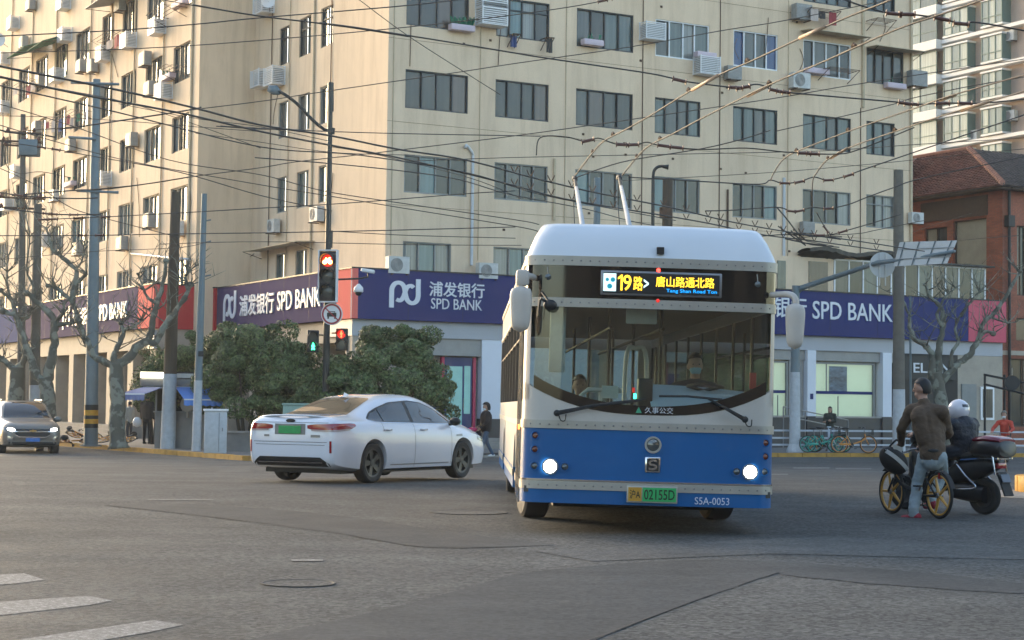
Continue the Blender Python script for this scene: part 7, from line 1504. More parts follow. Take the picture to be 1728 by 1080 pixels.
def hand(pr, wrist, dirv, palm_n, m_, s=1.0, curl=0.9):
    """palm, four unequal bent fingers and a thumb"""
    d = dirv.normalized(); n = (palm_n-d*palm_n.dot(d)).normalized(); sd_ = d.cross(n)
    pr.append(('c', wrist, wrist+d*0.05*s, 0.027*s, 0.032*s, m_)); pr.append(('c', wrist+d*0.045*s+sd_*0.012*s, wrist+d*0.085*s+sd_*0.016*s, 0.020*s, 0.018*s, m_)); pr.append(('c', wrist+d*0.045*s-sd_*0.012*s, wrist+d*0.085*s-sd_*0.020*s, 0.020*s, 0.018*s, m_))
    for i, L in enumerate((0.062, 0.072, 0.066, 0.052)):
        o_ = sd_*(0.033-0.022*i)*s; k = wrist+d*0.09*s+o_; k2 = k+(d*math.cos(curl*.6)+n*math.sin(curl*.6))*L*.5*s; k3 = k2+(d*math.cos(curl*1.7)+n*math.sin(curl*1.7))*L*.5*s
        pr.append(('c', k, k2, 0.0095*s, 0.009*s, m_)); pr.append(('c', k2, k3, 0.009*s, 0.0075*s, m_))
    tb_ = wrist+d*0.03*s+sd_*0.03*s; t2 = tb_+(d*.6+sd_*.6+n*.5)*0.045*s; pr.append(('c', tb_, t2, 0.013*s, 0.011*s, m_)); pr.append(('c', t2, t2+(d*.7+n*.7)*0.03*s, 0.011*s, 0.009*s, m_))
def head(pr, c, f, up, s, skin, mask=None):
    """f facing direction; eyes at mid height, nose, mouth, ears, chin"""
    f = f.normalized(); up = (up-f*up.dot(f)).normalized(); r_ = f.cross(up); rot = Matrix((r_, f, up)).transposed()
    pr.append(('e', c+up*0.02*s, (0.076*s, 0.095*s, 0.105*s), skin, rot)); pr.append(('e', c+f*0.025*s-up*0.06*s, (0.056*s, 0.062*s, 0.062*s), skin, rot))
    if mask: pr.append(('e', c+f*0.040*s-up*0.050*s, (0.060*s, 0.062*s, 0.052*s), mask, rot))
    else: pr.append(('c', c+f*0.092*s+up*0.01*s, c+f*0.108*s-up*0.022*s, 0.008*s, 0.014*s, skin)); pr.append(('e', c+f*0.083*s-up*0.058*s, (0.024*s, 0.010*s, 0.009*s), skin, rot))
    for sx in (-1, 1): pr.append(('e', c+r_*sx*0.078*s-up*0.005*s-f*0.005*s, (0.012*s, 0.020*s, 0.032*s), skin, rot))
    return r_, f, up
def eyes(parent, c, f, up, s):
    f = f.normalized(); up = (up-f*up.dot(f)).normalized(); r_ = f.cross(up)
    for sx in (-1, 1): MB().sphere(c+f*0.084*s+r_*sx*0.032*s+up*0.012*s, 0.007*s, 8, 6).build('eye', SHOEB, parent, True)
def hair_cap(parent, c, f, up, s, long_=0.0, mt=None, name='hair', thick=1.07, seed=0):
    f = f.normalized(); up = (up-f*up.dot(f)).normalized(); r_ = f.cross(up); mb = MB()
    def fn(u, v):
        a = 2*PI*u; e = PI/2-v*PI*0.62; x, y, z = math.cos(e)*math.cos(a), math.cos(e)*math.sin(a), math.sin(e)
        if y > 0: z = max(z, 0.28+0.25*y) if e < 0.5 else z
        k_ = thick+0.025*noise.noise((x*7+seed, y*7, z*7)); zz = z*0.108*k_+0.022-(long_*max(0, v-0.6)*2.4 if y < 0.2 else 0)
        return c+r_*x*0.078*k_*s+f*(y*0.098*k_-0.004)*s+up*zz*s
    mb.grid(fn, 28, 14); return mb.build(name, mt or HAIR, parent, True)

# ------------------------------------------------------------------ bicycles
def torus(mb, R_, r, c, ax, n=36, k=8, sx=1.0):
    c = Vector(c); vs = []
    for i in range(n):
        a = 2*PI*i/n
        for j in range(k):
            b_ = 2*PI*j/k; rr_ = R_+r*math.cos(b_); h = r*math.sin(b_)*sx; vs.append(c+Vector((rr_*math.cos(a), h, rr_*math.sin(a))))
    mb.add(vs, [[i*k+j, i*k+(j+1) % k, ((i+1) % n)*k+(j+1) % k, ((i+1) % n)*k+j] for i in range(n) for j in range(k)])
def bicycle(label, loc, rz, r=0.32, wb_=1.04, frame='teal', rimc='rubber', spokes=16, mag=False, basket=True, group='share bicycles parked by the railing', steer=0.0, sc=1.0, spoke_m='steel', white_fork=False):
    t = thing('bicycle', label, 'bicycle', loc, rz, group); t.scale = (sc,)*3; x0, x1 = -wb_/2, wb_/2; s_ = r/0.32
    for x, nm in ((x0, 0), (x1, 1)):
        w_ = bpy.data.objects.new('wheel', None); C.objects.link(w_); w_.parent = t; w_.location = (x, 0, r)
        mb = MB(); torus(mb, r-0.018, 0.018, (0, 0, 0), 'Y'); mb.build('tyre', M['rubber'], w_, True)
        mb = MB(); torus(mb, r-0.045, 0.014, (0, 0, 0), 'Y', sx=1.1); mb.build('rim', M[rimc], w_, True)
        MB().lathe([(0.03, -0.04), (0.03, 0.04)], 12, 'Y').build('hub', M[spoke_m], w_)
        for k in range(5 if mag else spokes):
            a = 2*PI*k/(5 if mag else spokes)
            MB().tube([(0.03*math.cos(a), 0, 0.03*math.sin(a)), ((r-0.05)*math.cos(a), 0, (r-0.05)*math.sin(a))], [0.022, 0.012] if mag else 0.0025, 6 if mag else 4).build('spoke', M[rimc if mag else spoke_m], w_)
        mb = MB(); mb.grid(lambda u, v: Vector(((r+0.022)*math.cos(PI*(0.15+0.75*u) if nm == 0 else PI*(0.3+0.5*u)), -0.028+0.056*v, (r+0.022)*math.sin(PI*(0.15+0.75*u) if nm == 0 else PI*(0.3+0.5*u)))), 16, 2); mb.build('mudguard', M['rubber'], w_, True)
    bb = V(x0+0.42*s_, 0, r*0.92); seat = V(x0+0.26*s_, 0, r+0.30*s_); hd = V(x1-0.14*s_, 0, r+0.38*s_); hd2 = V(x1-0.10*s_, 0, r+0.22*s_)
    mb = MB(); mb.tube([seat, bb], 0.022, 8); mb.tube([Vector(p) for p in catmull([tuple(hd2), tuple(V(x1-0.3*s_, 0, r+0.10*s_)), tuple(bb+V(0.05, 0, 0.03))], 4)], 0.027, 8)
    for sy in (-0.05, 0.05): mb.tube([bb+V(0, sy*.5, 0), V(x0, sy, r)], 0.013, 6); mb.tube([seat+V(0.02, sy*.4, -0.06), V(x0, sy, r)], 0.011, 6)
    mb.tube([hd, hd2], 0.024, 8); mb.build('frame', M[frame], t, True)
    mb = MB(); fm = M['white'] if white_fork else M[frame]
    for sy in (-0.055, 0.055): mb.tube([hd2+V(0.01, sy*.5, -0.02), V(x1, sy, r)], 0.013, 6)
    mb.build('fork', fm, t, True)
    MB().tube([seat, seat+V(-0.03, 0, 0.22)], 0.014, 6).build('seat_post', M['steel'], t); mb = MB(); mb.sphere(seat+V(-0.05, 0, 0.26), 0.12, 12, 8, (1.15, 0.75, 0.33)); mb.build('saddle', M['rubber'], t, True)
    st = hd+V(-0.02, 0, 0.17*s_); mb = MB(); mb.tube([hd, st], 0.014, 6); mb.tube([Vector(p) for p in catmull([(st.x-0.13, -0.27, st.z+0.04), (st.x-0.02, -0.2, st.z+0.05), (st.x, -0.05, st.z), (st.x, 0.05, st.z), (st.x-0.02, 0.2, st.z+0.05), (st.x-0.13, 0.27, st.z+0.04)], 3)], 0.012, 6); mb.build('handlebar', M['steel'], t, True)
    for sy in (-1, 1): MB().tube([(st.x-0.13, sy*0.27, st.z+0.04), (st.x-0.05, sy*0.235, st.z+0.05)], 0.018, 8).build('grip', M['rubber'], t)
    mb = MB(); mb.lathe([(0.085, -0.006), (0.085, 0.006)], 20, 'Y', bb+V(0, -0.05, 0)); mb.build('chainring', M['black'], t)
    MB().tube([bb+V(0, -0.06, 0), bb+V(0.12, -0.09, -0.12)], 0.011, 6).build('crank', M['steel'], t); MB().tube([bb+V(0, 0.06, 0), bb+V(-0.12, 0.09, 0.12)], 0.011, 6).build('crank', M['steel'], t)
    MB().box(bb+V(0.12, -0.13, -0.12), (0.08, 0.08, 0.02)).build('pedal', M['black'], t); MB().box(bb+V(-0.12, 0.13, 0.12), (0.08, 0.08, 0.02)).build('pedal', M['black'], t)
    mb = MB(); mb.box((x0+0.2*s_, -0.052, r), (0.42*s_, 0.012, 0.07)); bevel(mb.build('chain_guard', M[frame], t), 0.01)
    if basket:
        b_ = MB(); c_ = hd+V(0.16, 0, 0.06); 
        for z_ in (-0.1, -0.03, 0.04, 0.1): b_.box(c_+V(0.13*0, 0, z_), (0.01, 0.28, 0.01)); b_.box(c_+V(0.12, 0, z_), (0.01, 0.30, 0.01)); b_.box(c_+V(0.06, -0.15, z_), (0.13, 0.01, 0.01)); b_.box(c_+V(0.06, 0.15, z_), (0.13, 0.01, 0.01))
        for k in range(7): b_.box(c_+V(0.12, -0.15+0.05*k, 0), (0.008, 0.008, 0.21))
        b_.box(c_+V(0.06, 0, -0.1), (0.13, 0.29, 0.01)); b_.build('basket', M['rubber'], t)
    return t
M['teal'] = mat('teal_paint', (0.02, 0.30, 0.24), 0.4, coat=0.3); M['orange'] = mat('orange_paint', (0.55, 0.22, 0.04), 0.4, coat=0.3); M['mustard'] = mat('mustard_rim', (0.50, 0.26, 0.045), 0.4, var=0.1, coat=0.2); M['tealrim'] = M['teal']
def onpave(px, py): g_ = G(px, py, PAVE); return g_
b1 = onpave(1386, 764); bicycle('teal share bicycle with white fork, nearest the sign pole', (b1.x, b1.y, PAVE), R(4), 0.30, 0.98, 'teal', 'teal', white_fork=True, mag=True, basket=True)
b2 = onpave(1398, 764); bicycle('teal share bicycle tangled behind the white forked one', (b2.x+0.05, b2.y+0.35, PAVE), R(-6), 0.31, 1.02, 'teal', 'teal', mag=True)
b3 = onpave(1415, 764); bicycle('second teal share bicycle, its front wheel overlapping the orange one', (b3.x-0.2, b3.y+0.7, PAVE), R(10), 0.31, 1.02, 'teal', 'mustard', mag=True)
b4 = onpave(1441, 765); bicycle('orange share bicycle with white seat post under the railing post', (b4.x, b4.y, PAVE), R(3), 0.31, 1.02, 'orange', 'orange', mag=False, spokes=14)
for i, (px, py, rz, tilt, lb) in enumerate(((122, 751, 0.3, 1.35, 'yellow share bicycle lying flat left of the steel pole'), (182, 752, 2.6, 1.2, 'yellow share bicycle fallen between the steel pole and the plane tree'), (142, 744, -0.5, 1.1, 'yellow share bicycle leaning low behind the steel pole'))):
    g_ = onpave(px, py); t = bicycle(lb, (g_.x, g_.y+0.4*i, PAVE+0.08), rz, 0.31, 1.02, 'orange', 'mustard', mag=True, group='fallen yellow share bicycles'); t.rotation_euler = (tilt, 0, rz)

# ------------------------------------------------------------------ cyclist in the brown jacket
HB = R(21); hv = V(-math.sin(HB), math.cos(HB), 0); rv_ = V(math.cos(HB), math.sin(HB), 0)
rear = V(4.99, 20.72, 0); ctr = rear+hv*0.5
cb = bicycle('mustard wheeled bicycle straddled by the man in the brown jacket', (ctr.x, ctr.y, gz(ctr.y)), math.atan2(hv.y, hv.x), 0.272, 0.98, 'rubber', 'mustard', mag=True, basket=False, group=None)
MB().box((-0.52, 0, 0.50), (0.02, 0.06, 0.07)).build('tail_lamp', M['tail'], cb)
for c_ in cb.children:
    if c_.name.startswith('chain_guard'): c_.data.materials[0] = M['mustard']
man = thing('person', 'man in brown jacket and pale jeans straddling a bicycle, seen from behind', 'person', (ctr.x, ctr.y, 0), 0); O_ = V(ctr.x, ctr.y, 0)
jk = pm('jacket_brown', (0.095, 0.062, 0.040), scale=14, bump=0.3); jn = pm('jeans_pale', (0.28, 0.34, 0.37), scale=8, bump=0.3); rs_ = mat('shoe_red', (0.32, 0.02, 0.04), 0.6)
Q = lambda px, py, Y: P(px, py, Y)-O_
hips = Q(1574, 765, 20.93); waist = Q(1571, 740, 20.95); chest = Q(1565, 703, 21.0); neck = Q(1559, 680, 21.03); hd_ = Q(1556, 657, 21.06)
shL, shR = Q(1538, 692, 21.1), Q(1590, 695, 20.88); elL, wrL = Q(1521, 724, 21.22), Q(1521, 749, 21.50); elR, wrR = Q(1601, 732, 21.15), Q(1556, 752, 21.65)
hipL, hipR = Q(1562, 770, 21.0), Q(1584, 770, 20.88); knL, anL = Q(1549, 815, 21.08), Q(1542, 858, 20.95); knR, anR = Q(1590, 800, 21.4), Q(1572, 842, 21.3)
bd = [('c', hips, waist, .150, .148, jk), ('c', waist, chest, .150, .158, jk), ('c', waist+rv_*.06, chest+rv_*.09, .125, .125, jk), ('c', waist-rv_*.06, chest-rv_*.09, .125, .125, jk), ('c', chest, neck, .125, .07, jk), ('c', shL, neck-V(0, 0, .05), .075, .07, jk), ('c', shR, neck-V(0, 0, .05), .075, .07, jk),
      ('c', hips-V(0, 0, .0), hips+V(0, 0, .05), .158, .155, jk),
      ('c', shL, elL, .078, .060, jk), ('c', elL, wrL, .060, .043, jk), ('c', shR, elR, .078, .060, jk), ('c', elR, wrR, .060, .043, jk), ('c', neck, hd_-V(0, 0, .02), .056, .056, SKIN),
      ('c', hips-V(0, 0, .04), hips-V(0, 0, .07), .150, .140, jn), ('c', hipL, knL, .098, .078, jn), ('c', knL, anL, .076, .064, jn), ('c', hipR, knR, .098, .075, jn), ('c', knR, anR, .072, .058, jn), ('c', anL, anL+V(0, 0, -.06), .066, .062, jn)]
head(bd, hd_, (-rv_*0.75+hv*0.7), Z, 1.02, SKIN)
ft = anL-V(0, 0, .10); fd_ = (hv-rv_*0.5).normalized(); bd += [('c', ft-fd_*0.05, ft+fd_*0.13-V(0, 0, .02), .048, .038, rs_), ('c', ft+V(0, 0, .05), ft, .045, .048, rs_)]
ft = anR-V(0, 0, .07); bd += [('c', ft-hv*0.05, ft+hv*0.13-V(0, 0, .02), .045, .036, rs_)]
hand(bd, wrL, V(0, 0, -.3)+hv*.9, V(0, 0, -1), SKIN, 1.0, 1.1); hand(bd, wrR, V(0, 0, -.3)+hv*.9, V(0, 0, -1), SKIN, 1.0, 1.1)
grow('body', bd, man, 0.0105, 6, 0.009, 1); hair_cap(man, hd_, (-rv_*0.75+hv*0.7), Z, 1.03, 0.03); eyes(man, hd_, (-rv_*0.75+hv*0.7), Z, 1.02)
ftp = anL-V(0, 0, .148); MB().tube([ftp-fd_*0.08, ftp+fd_*0.15], [0.05, 0.042], 10, flat=0.3).build('shoe_sole', SHOEB, man)
bag = thing('bag', 'black sports bag with a pale stripe hung in front of the handlebar', 'bag', P(1508, 777, 21.45), R(20))
mb = MB(); mb.sphere((0, 0, 0), 0.2, 18, 12, (1.05, 0.62, 0.72)); bo = mb.build('bag_body', pm('bag_black', (0.014, 0.014, 0.016), 0.6), bag, True); bo.rotation_euler = (0, R(38), 0)
mb = MB(); mb.grid(lambda u, v: Vector((-0.19+0.38*u, -0.132*math.sqrt(max(0, 1-((-0.19+0.38*u)/0.22)**2)), -0.025+0.05*v)), 14, 1); s_ = mb.build('pale_stripe', M['ac_white'], bag, True); s_.rotation_euler = (0, R(38), 0)
MB().tube([Vector(p) for p in catmull([(-0.1, 0, 0.12), (-0.02, -0.03, 0.22), (0.06, 0, 0.24), (0.12, 0, 0.1)], 4)], 0.012, 6).build('strap', M['rubber'], bag, True); MB().box((0.02, -0.02, 0.14), (0.12, 0.1, 0.07), Matrix.Rotation(R(20), 3, 'Y')).build('pale_cloth', M['ac_white'], bag)

# ------------------------------------------------------------------ scooter and helmeted rider
HSc = R(38); h2 = V(-math.sin(HSc), math.cos(HSc), 0); r2 = V(math.cos(HSc), math.sin(HSc), 0); rw2 = V(5.78, 21.72, 0)
sco = thing('scooter', 'black motor scooter with chrome rack and glossy top box beside the cyclist', 'scooter', (rw2.x, rw2.y, gz(21.7)), math.atan2(h2.y, h2.x))
# local: +x forward, origin under rear axle
def swheel(parent, x, r, w_, steer=0):
    t = bpy.data.objects.new('wheel', None); C.objects.link(t); t.parent = parent; t.location = (x, 0, r); t.rotation_euler = (0, 0, steer)
    h = w_/2; MB().lathe([(r*.62, -h*.8), (r*.9, -h), (r*.985, -h*.5), (r, 0), (r*.985, h*.5), (r*.9, h), (r*.62, h*.8)], 30, 'Y', cap=False).build('tyre', M['rubber'], t, 40)
    mb = MB(); mb.lathe([(r*.64, -h*.5), (r*.58, -h*.3), (r*.3, -h*.25), (0.001, -h*.35)], 24, 'Y', cap=False); mb.lathe([(r*.64, h*.5), (r*.58, h*.3), (r*.3, h*.25), (0.001, h*.35)], 24, 'Y', cap=False); mb.build('rim', M['rim_dark'], t, 40); return t
swheel(sco, 0, 0.225, 0.10); swheel(sco, 1.22, 0.225, 0.10, 0.1)
M['sc_black'] = mat('scooter_black', (0.012, 0.012, 0.014), 0.4, coat=0.15)
def loftx(rows, mt, name, parent, n=14, sm=50):
    vs = []
    for x, zc, hy, hz in rows:
        for j in range(n): a = 2*PI*j/n; c_, s__ = math.cos(a), math.sin(a); vs.append((x, hy*abs(c_)**0.7*(1 if c_ >= 0 else -1), zc+hz*abs(s__)**0.7*(1 if s__ >= 0 else -1)))
    k = len(rows); mb = MB(); mb.add(vs, [[i*n+j, i*n+(j+1) % n, (i+1)*n+(j+1) % n, (i+1)*n+j] for i in range(k-1) for j in range(n)]+[list(range(n))[::-1], [(k-1)*n+j for j in range(n)]]); return mb.build(name, mt, parent, sm)
loftx([(-0.22, 0.60, 0.05, 0.04), (-0.12, 0.60, 0.11, 0.09), (0.1, 0.55, 0.14, 0.14), (0.35, 0.50, 0.15, 0.14), (0.52, 0.42, 0.13, 0.12)], M['sc_black'], 'tail_body', sco)
loftx([(-0.10, 0.70, 0.10, 0.035), (0.1, 0.72, 0.14, 0.05), (0.4, 0.70, 0.15, 0.05), (0.62, 0.68, 0.10, 0.04)], M['rubber'], 'seat', sco)
bevel(MB().box((0.72, 0, 0.30), (0.45, 0.28, 0.07)).build('footboard', M['sc_black'], sco), 0.02); loftx([(0.92, 0.30, 0.14, 0.04), (0.98, 0.55, 0.18, 0.26), (1.04, 0.60, 0.16, 0.26), (1.1, 0.62, 0.08, 0.2)], M['sc_black'], 'leg_shield', sco)
mb = MB(); mb.tube([(1.22, 0, 0.23), (1.08, 0, 0.6), (0.98, 0, 0.92)], 0.03, 8); mb.tube([(0.86, -0.32, 0.95), (0.95, -0.1, 0.97), (0.95, 0.1, 0.97), (0.86, 0.32, 0.95)], 0.016, 6); mb.build('handlebar', M['steel'], sco, True)
loftx([(0.90, 0.93, 0.10, 0.05), (1.0, 0.93, 0.13, 0.08), (1.08, 0.90, 0.08, 0.06)], M['sc_black'], 'cowl', sco)
for sy in (-1, 1):
    MB().tube([(0.93, sy*0.2, 0.98), (0.92, sy*0.28, 1.12)], 0.008, 5).build('mirror_stem', M['steel'], sco); MB().sphere((0.92, sy*0.30, 1.15), 0.055, 10, 6, (0.4, 1.2, 0.8)).build('mirror', M['chrome'], sco, True)
    MB().tube([Vector(p) for p in catmull([(0.30, sy*0.17, 0.62), (0.12, sy*0.2, 0.46), (-0.02, sy*0.2, 0.33), (0.25, sy*0.21, 0.30)], 4)], 0.014, 6).build('guard_bar', M['chrome'], sco, True)
    MB().tube([(0.25, sy*0.14, 0.66), (0.0, sy*0.15, 0.68), (-0.30, sy*0.14, 0.69)], 0.013, 6).build('rack_rail', M['chrome'], sco)
for x in (-0.28, -0.16, -0.04): MB().tube([(x, -0.15, 0.685), (x, 0.15, 0.685)], 0.011, 6).build('rack_bar', M['chrome'], sco)
MB().tube([(-0.16, -0.17, 0.72), (-0.20, -0.17, 0.5), (-0.28, 0.17, 0.5), (-0.24, 0.17, 0.72)], 0.012, 6).build('rear_bumper_bar', M['chrome'], sco)
bevel(MB().box((-0.24, 0, 0.60), (0.05, 0.16, 0.07)).build('tail_lamp', M['tail'], sco), 0.01); mb = MB(); mb.box((-0.30, 0, 0.38), (0.02, 0.17, 0.30), Matrix.Rotation(R(22), 3, 'Y')); mb.build('mud_flap', M['rubber'], sco); MB().box((-0.31, 0, 0.45), (0.012, 0.16, 0.10), Matrix.Rotation(R(22), 3, 'Y')).build('number_plate', mat('dim_plate', (0.08, 0.10, 0.14), 0.4), sco)
loftx([(-0.05, 0.24, 0.13, 0.10), (0.2, 0.27, 0.15, 0.12), (0.45, 0.28, 0.13, 0.10)], M['sc_black'], 'motor_housing', sco)
tbx = loftx([(-0.34, 0.80, 0.17, 0.09), (-0.31, 0.81, 0.195, 0.115), (-0.12, 0.82, 0.205, 0.125), (0.06, 0.81, 0.195, 0.115), (0.09, 0.80, 0.17, 0.09)], M['sc_black'], 'top_box', sco)
lid = loftx([(-0.33, 0.90, 0.16, 0.025), (-0.29, 0.91, 0.185, 0.04), (-0.12, 0.925, 0.195, 0.05), (0.03, 0.91, 0.185, 0.04), (0.07, 0.90, 0.16, 0.025)], mat('box_lid', (0.16, 0.012, 0.03), 0.25, coat=0.5), 'box_lid', tbx)
rid = thing('person', 'rider in dark padded jacket and white helmet seated on the scooter, seen from behind', 'person', (rw2.x, rw2.y, 0)); O_ = V(rw2.x, rw2.y, 0)
pj = pm('padded_navy', (0.012, 0.015, 0.024), 0.6, scale=10, bump=0.5); tr = pm('trousers_navy', (0.014, 0.020, 0.032), 0.8)
L_ = lambda x, y, z: h2*x-r2*(-y)*1.0+V(0, 0, z) if False else h2*x+r2*y+V(0, 0, z)
hips = L_(0.30, 0, 0.78); waist = L_(0.30, 0, 0.88); chest = L_(0.32, 0, 1.04); neck = L_(0.36, 0, 1.15); hd_ = L_(0.39, 0, 1.235)
bd = [('c', hips, waist, .165, .165, pj), ('c', waist, chest, .165, .165, pj), ('c', waist+r2*.06, chest+r2*.10, .135, .13, pj), ('c', waist-r2*.06, chest-r2*.10, .135, .13, pj), ('c', chest, neck, .13, .08, pj), ('c', neck, hd_, .06, .06, SKIN)]
for s_ in (-1, 1):
    sh = L_(0.33, s_*.20, 1.09); el = L_(0.50, s_*.27, 0.90); wr = L_(0.80, s_*.30, 0.96); bd += [('c', sh, neck-V(0, 0, .06), .085, .08, pj), ('c', sh, el, .088, .075, pj), ('c', el, wr, .072, .05, pj)]; hand(bd, wr, h2, V(0, 0, -1), SKIN, 1.0, 1.1)
    hp = L_(0.32, s_*.10, 0.76); kn = L_(0.66, s_*.19, 0.72); an = L_(0.70, s_*.16, 0.40); bd += [('c', hp, kn, .10, .078, tr), ('c', kn, an, .075, .055, tr), ('c', an-h2*.04-V(0, 0, .03), an+h2*.15-V(0, 0, .04), .045, .036, SHOEB)]
head(bd, hd_, h2-r2*0.25, Z, 1.0, SKIN); grow('body', bd, rid, 0.012, 3, 0.010, 5)
for k in range(5):
    z_ = 0.86+0.085*k; c_ = L_(0.22+0.02*k, 0, z_); mb = MB()
hm = MB(); hm.sphere(hd_+V(0, 0, .03), 0.135, 22, 14, (1, 1, 1.02)); helm = hm.build('helmet', mat('helmet_white', (0.62, 0.60, 0.64), 0.2, coat=1.0), rid, True)
hb_ = MB(); hb_.grid(lambda u, v: hd_+V(0, 0, .03)+(-h2*math.cos(R(-55+80*u))+r2*math.sin(R(-20+95*u))).normalized()*0.1365*math.cos(R(16+16*v))+V(0, 0, 0.139*math.sin(R(16+16*v))), 14, 4); hb_.build('helmet_band', M['black_glass'], helm, True)
hb_ = MB(); hb_.grid(lambda u, v: hd_+V(0, 0, .03)+(h2*math.cos(R(-60+120*u))+r2*math.sin(R(-60+120*u))).normalized()*0.139*math.cos(R(-28+40*v))+V(0, 0, 0.139*math.sin(R(-28+40*v))), 14, 5); hb_.build('visor', M['black_glass'], helm, True)

# ------------------------------------------------------------------ smaller figures
def walker(label, base, h, top, legs, skin_dir, hood=None, pose=None, mask=None, name='person', extra=None, long_=0.0, sc_w=1.0, z0=None, voxel=0.016):
    b = V(base[0], base[1], z0 if z0 is not None else PAVE); t = thing(name, label, 'person', b); f = skin_dir.normalized(); r_ = V(f.y, -f.x, 0); k = h/1.7; p = pose or {}
    X = lambda x, y, z: (r_*x+f*y)*k+V(0, 0, z*k)
    lean = p.get('lean', 0); hips = X(0, 0, .92); ch = X(0, lean*.6, 1.28); nk = X(0, lean, 1.45); hd_ = X(0, lean*1.15+.01, 1.57)
    bd = [('c', hips, ch, .135*k*sc_w, .145*k*sc_w, top), ('c', hips+r_*.05*k, ch+r_*.08*k, .115*k*sc_w, .115*k*sc_w, top), ('c', hips-r_*.05*k, ch-r_*.08*k, .115*k*sc_w, .115*k*sc_w, top), ('c', ch, nk, .11*k, .065*k, top), ('c', nk, hd_, .05*k, .05*k, SKIN)]
    for s_ in (-1, 1):
        a = p.get('arm_l' if s_ < 0 else 'arm_r', ((.22, 0, 1.12), (.24, .05, .88))); sh = X(s_*.19, lean*.9, 1.38); el = X(s_*a[0][0], a[0][1], a[0][2]); wr = X(s_*a[1][0], a[1][1], a[1][2])
        bd += [('c', sh, nk-V(0, 0, .05), .07*k, .06*k, top), ('c', sh, el, .068*k*sc_w, .055*k*sc_w, top), ('c', el, wr, .053*k, .04*k, top)]; hand(bd, wr, (wr-el), -r_*s_, SKIN, k, 0.5)
        g_ = p.get('leg_l' if s_ < 0 else 'leg_r', ((.10, .02, .49), (.10, 0, .09))); kn = X(s_*g_[0][0], g_[0][1], g_[0][2]); an = X(s_*g_[1][0], g_[1][1], g_[1][2])
        bd += [('c', hips+r_*s_*.085*k-V(0, 0, .03), kn, .09*k, .065*k, legs), ('c', kn, an, .062*k, .048*k, legs), ('c', an-f*.03*k-V(0, 0, .03*k), an+f*.13*k-V(0, 0, .045*k), .042*k, .034*k, p.get('shoe', SHOEB))]
    head(bd, hd_, p.get('look', f), Z, k, SKIN, mask)
    if extra: bd += extra(X, k)
    grow('body', bd, t, voxel, 3, 0.005, h)
    if hood: hair_cap(t, hd_-p.get('look', f)*0.01, p.get('look', f), Z, k*1.22, 0.05, hood, 'hood', 1.15)
    else: hair_cap(t, hd_, p.get('look', f), Z, k, long_)
    eyes(t, hd_, p.get('look', f), Z, k); return t, X
dk = pm('dark_brown_coat', (0.022, 0.014, 0.013)); bl = pm('blue_jeans', (0.05, 0.08, 0.13)); bk = pm('black_coat', (0.014, 0.015, 0.018)); wc = pm('pale_coat', (0.36, 0.35, 0.32)); wm = pm('mask_white', (0.55, 0.60, 0.62))
g_ = G(822, 770); w1, X = walker('woman in dark hooded puffer coat walking left between sedan and bus', (g_.x-0.02, 55.3), 1.70, dk, bl, V(-1, -0.35, 0), hood=dk, mask=wm, z0=gz(55.3), sc_w=1.3, pose=dict(leg_l=((.09, .10, .50), (.09, .22, .10)), leg_r=((.09, -.06, .50), (.09, -.26, .12)), arm_l=((.24, .06, 1.14), (.2, .24, .95)), arm_r=((.24, -.02, 1.12), (.16, .2, .98)), shoe=M['white']))
tag(MB().sphere(w1.location+V(-0.42, -0.12, 0.88), 0.13, 12, 8, (1.2, 0.6, 0.6)).build('handbag', M['magenta'], None, True), 'red bag carried by the hooded woman in front of the sedan', 'bag')
g_ = onpave(247, 750); walker('man in black coat standing at the kiosk with a white bag', (g_.x, g_.y), 1.74, bk, pm('black_trousers', (0.012, 0.012, 0.014)), V(0.35, 1, 0), sc_w=1.15)
tag(MB().sphere((g_.x-0.33, g_.y-0.05, PAVE+0.78), 0.16, 12, 9, (1, 0.7, 1.1)).build('plastic_bag', M['white'], None, True), 'white plastic bag hanging from the hand of the man at the kiosk', 'bag')
g_ = onpave(214, 747); walker('person in pale coat partly hidden by the plane tree trunk', (g_.x-0.05, g_.y+0.6), 1.5, wc, pm('grey_trousers', (0.05, 0.05, 0.055)), V(-0.8, 0.5, 0), sc_w=1.1)
tag(MB().sphere(onpave(189, 722)+V(0, -0.3, 0.55), 0.2, 10, 8, (0.7, 0.5, 1.3)).build('shopping_bag', mat('bag_green', (0.10, 0.50, 0.03), 0.5), None, True), 'bright green bag showing left of the plane tree trunk', 'bag')
# woman behind the share bicycles, arms folded
g_ = V(11.55, 64.4, 0); walker('woman in dark green coat with folded arms behind the share bicycles', (g_.x, g_.y), 1.62, pm('green_coat', (0.035, 0.04, 0.032)), pm('grey_jeans', (0.12, 0.14, 0.17)), V(-0.6, -0.8, 0), long_=0.12, pose=dict(arm_l=((.24, .04, 1.14), (-.05, .20, 1.12)), arm_r=((.24, .04, 1.14), (-.05, .22, 1.16))))
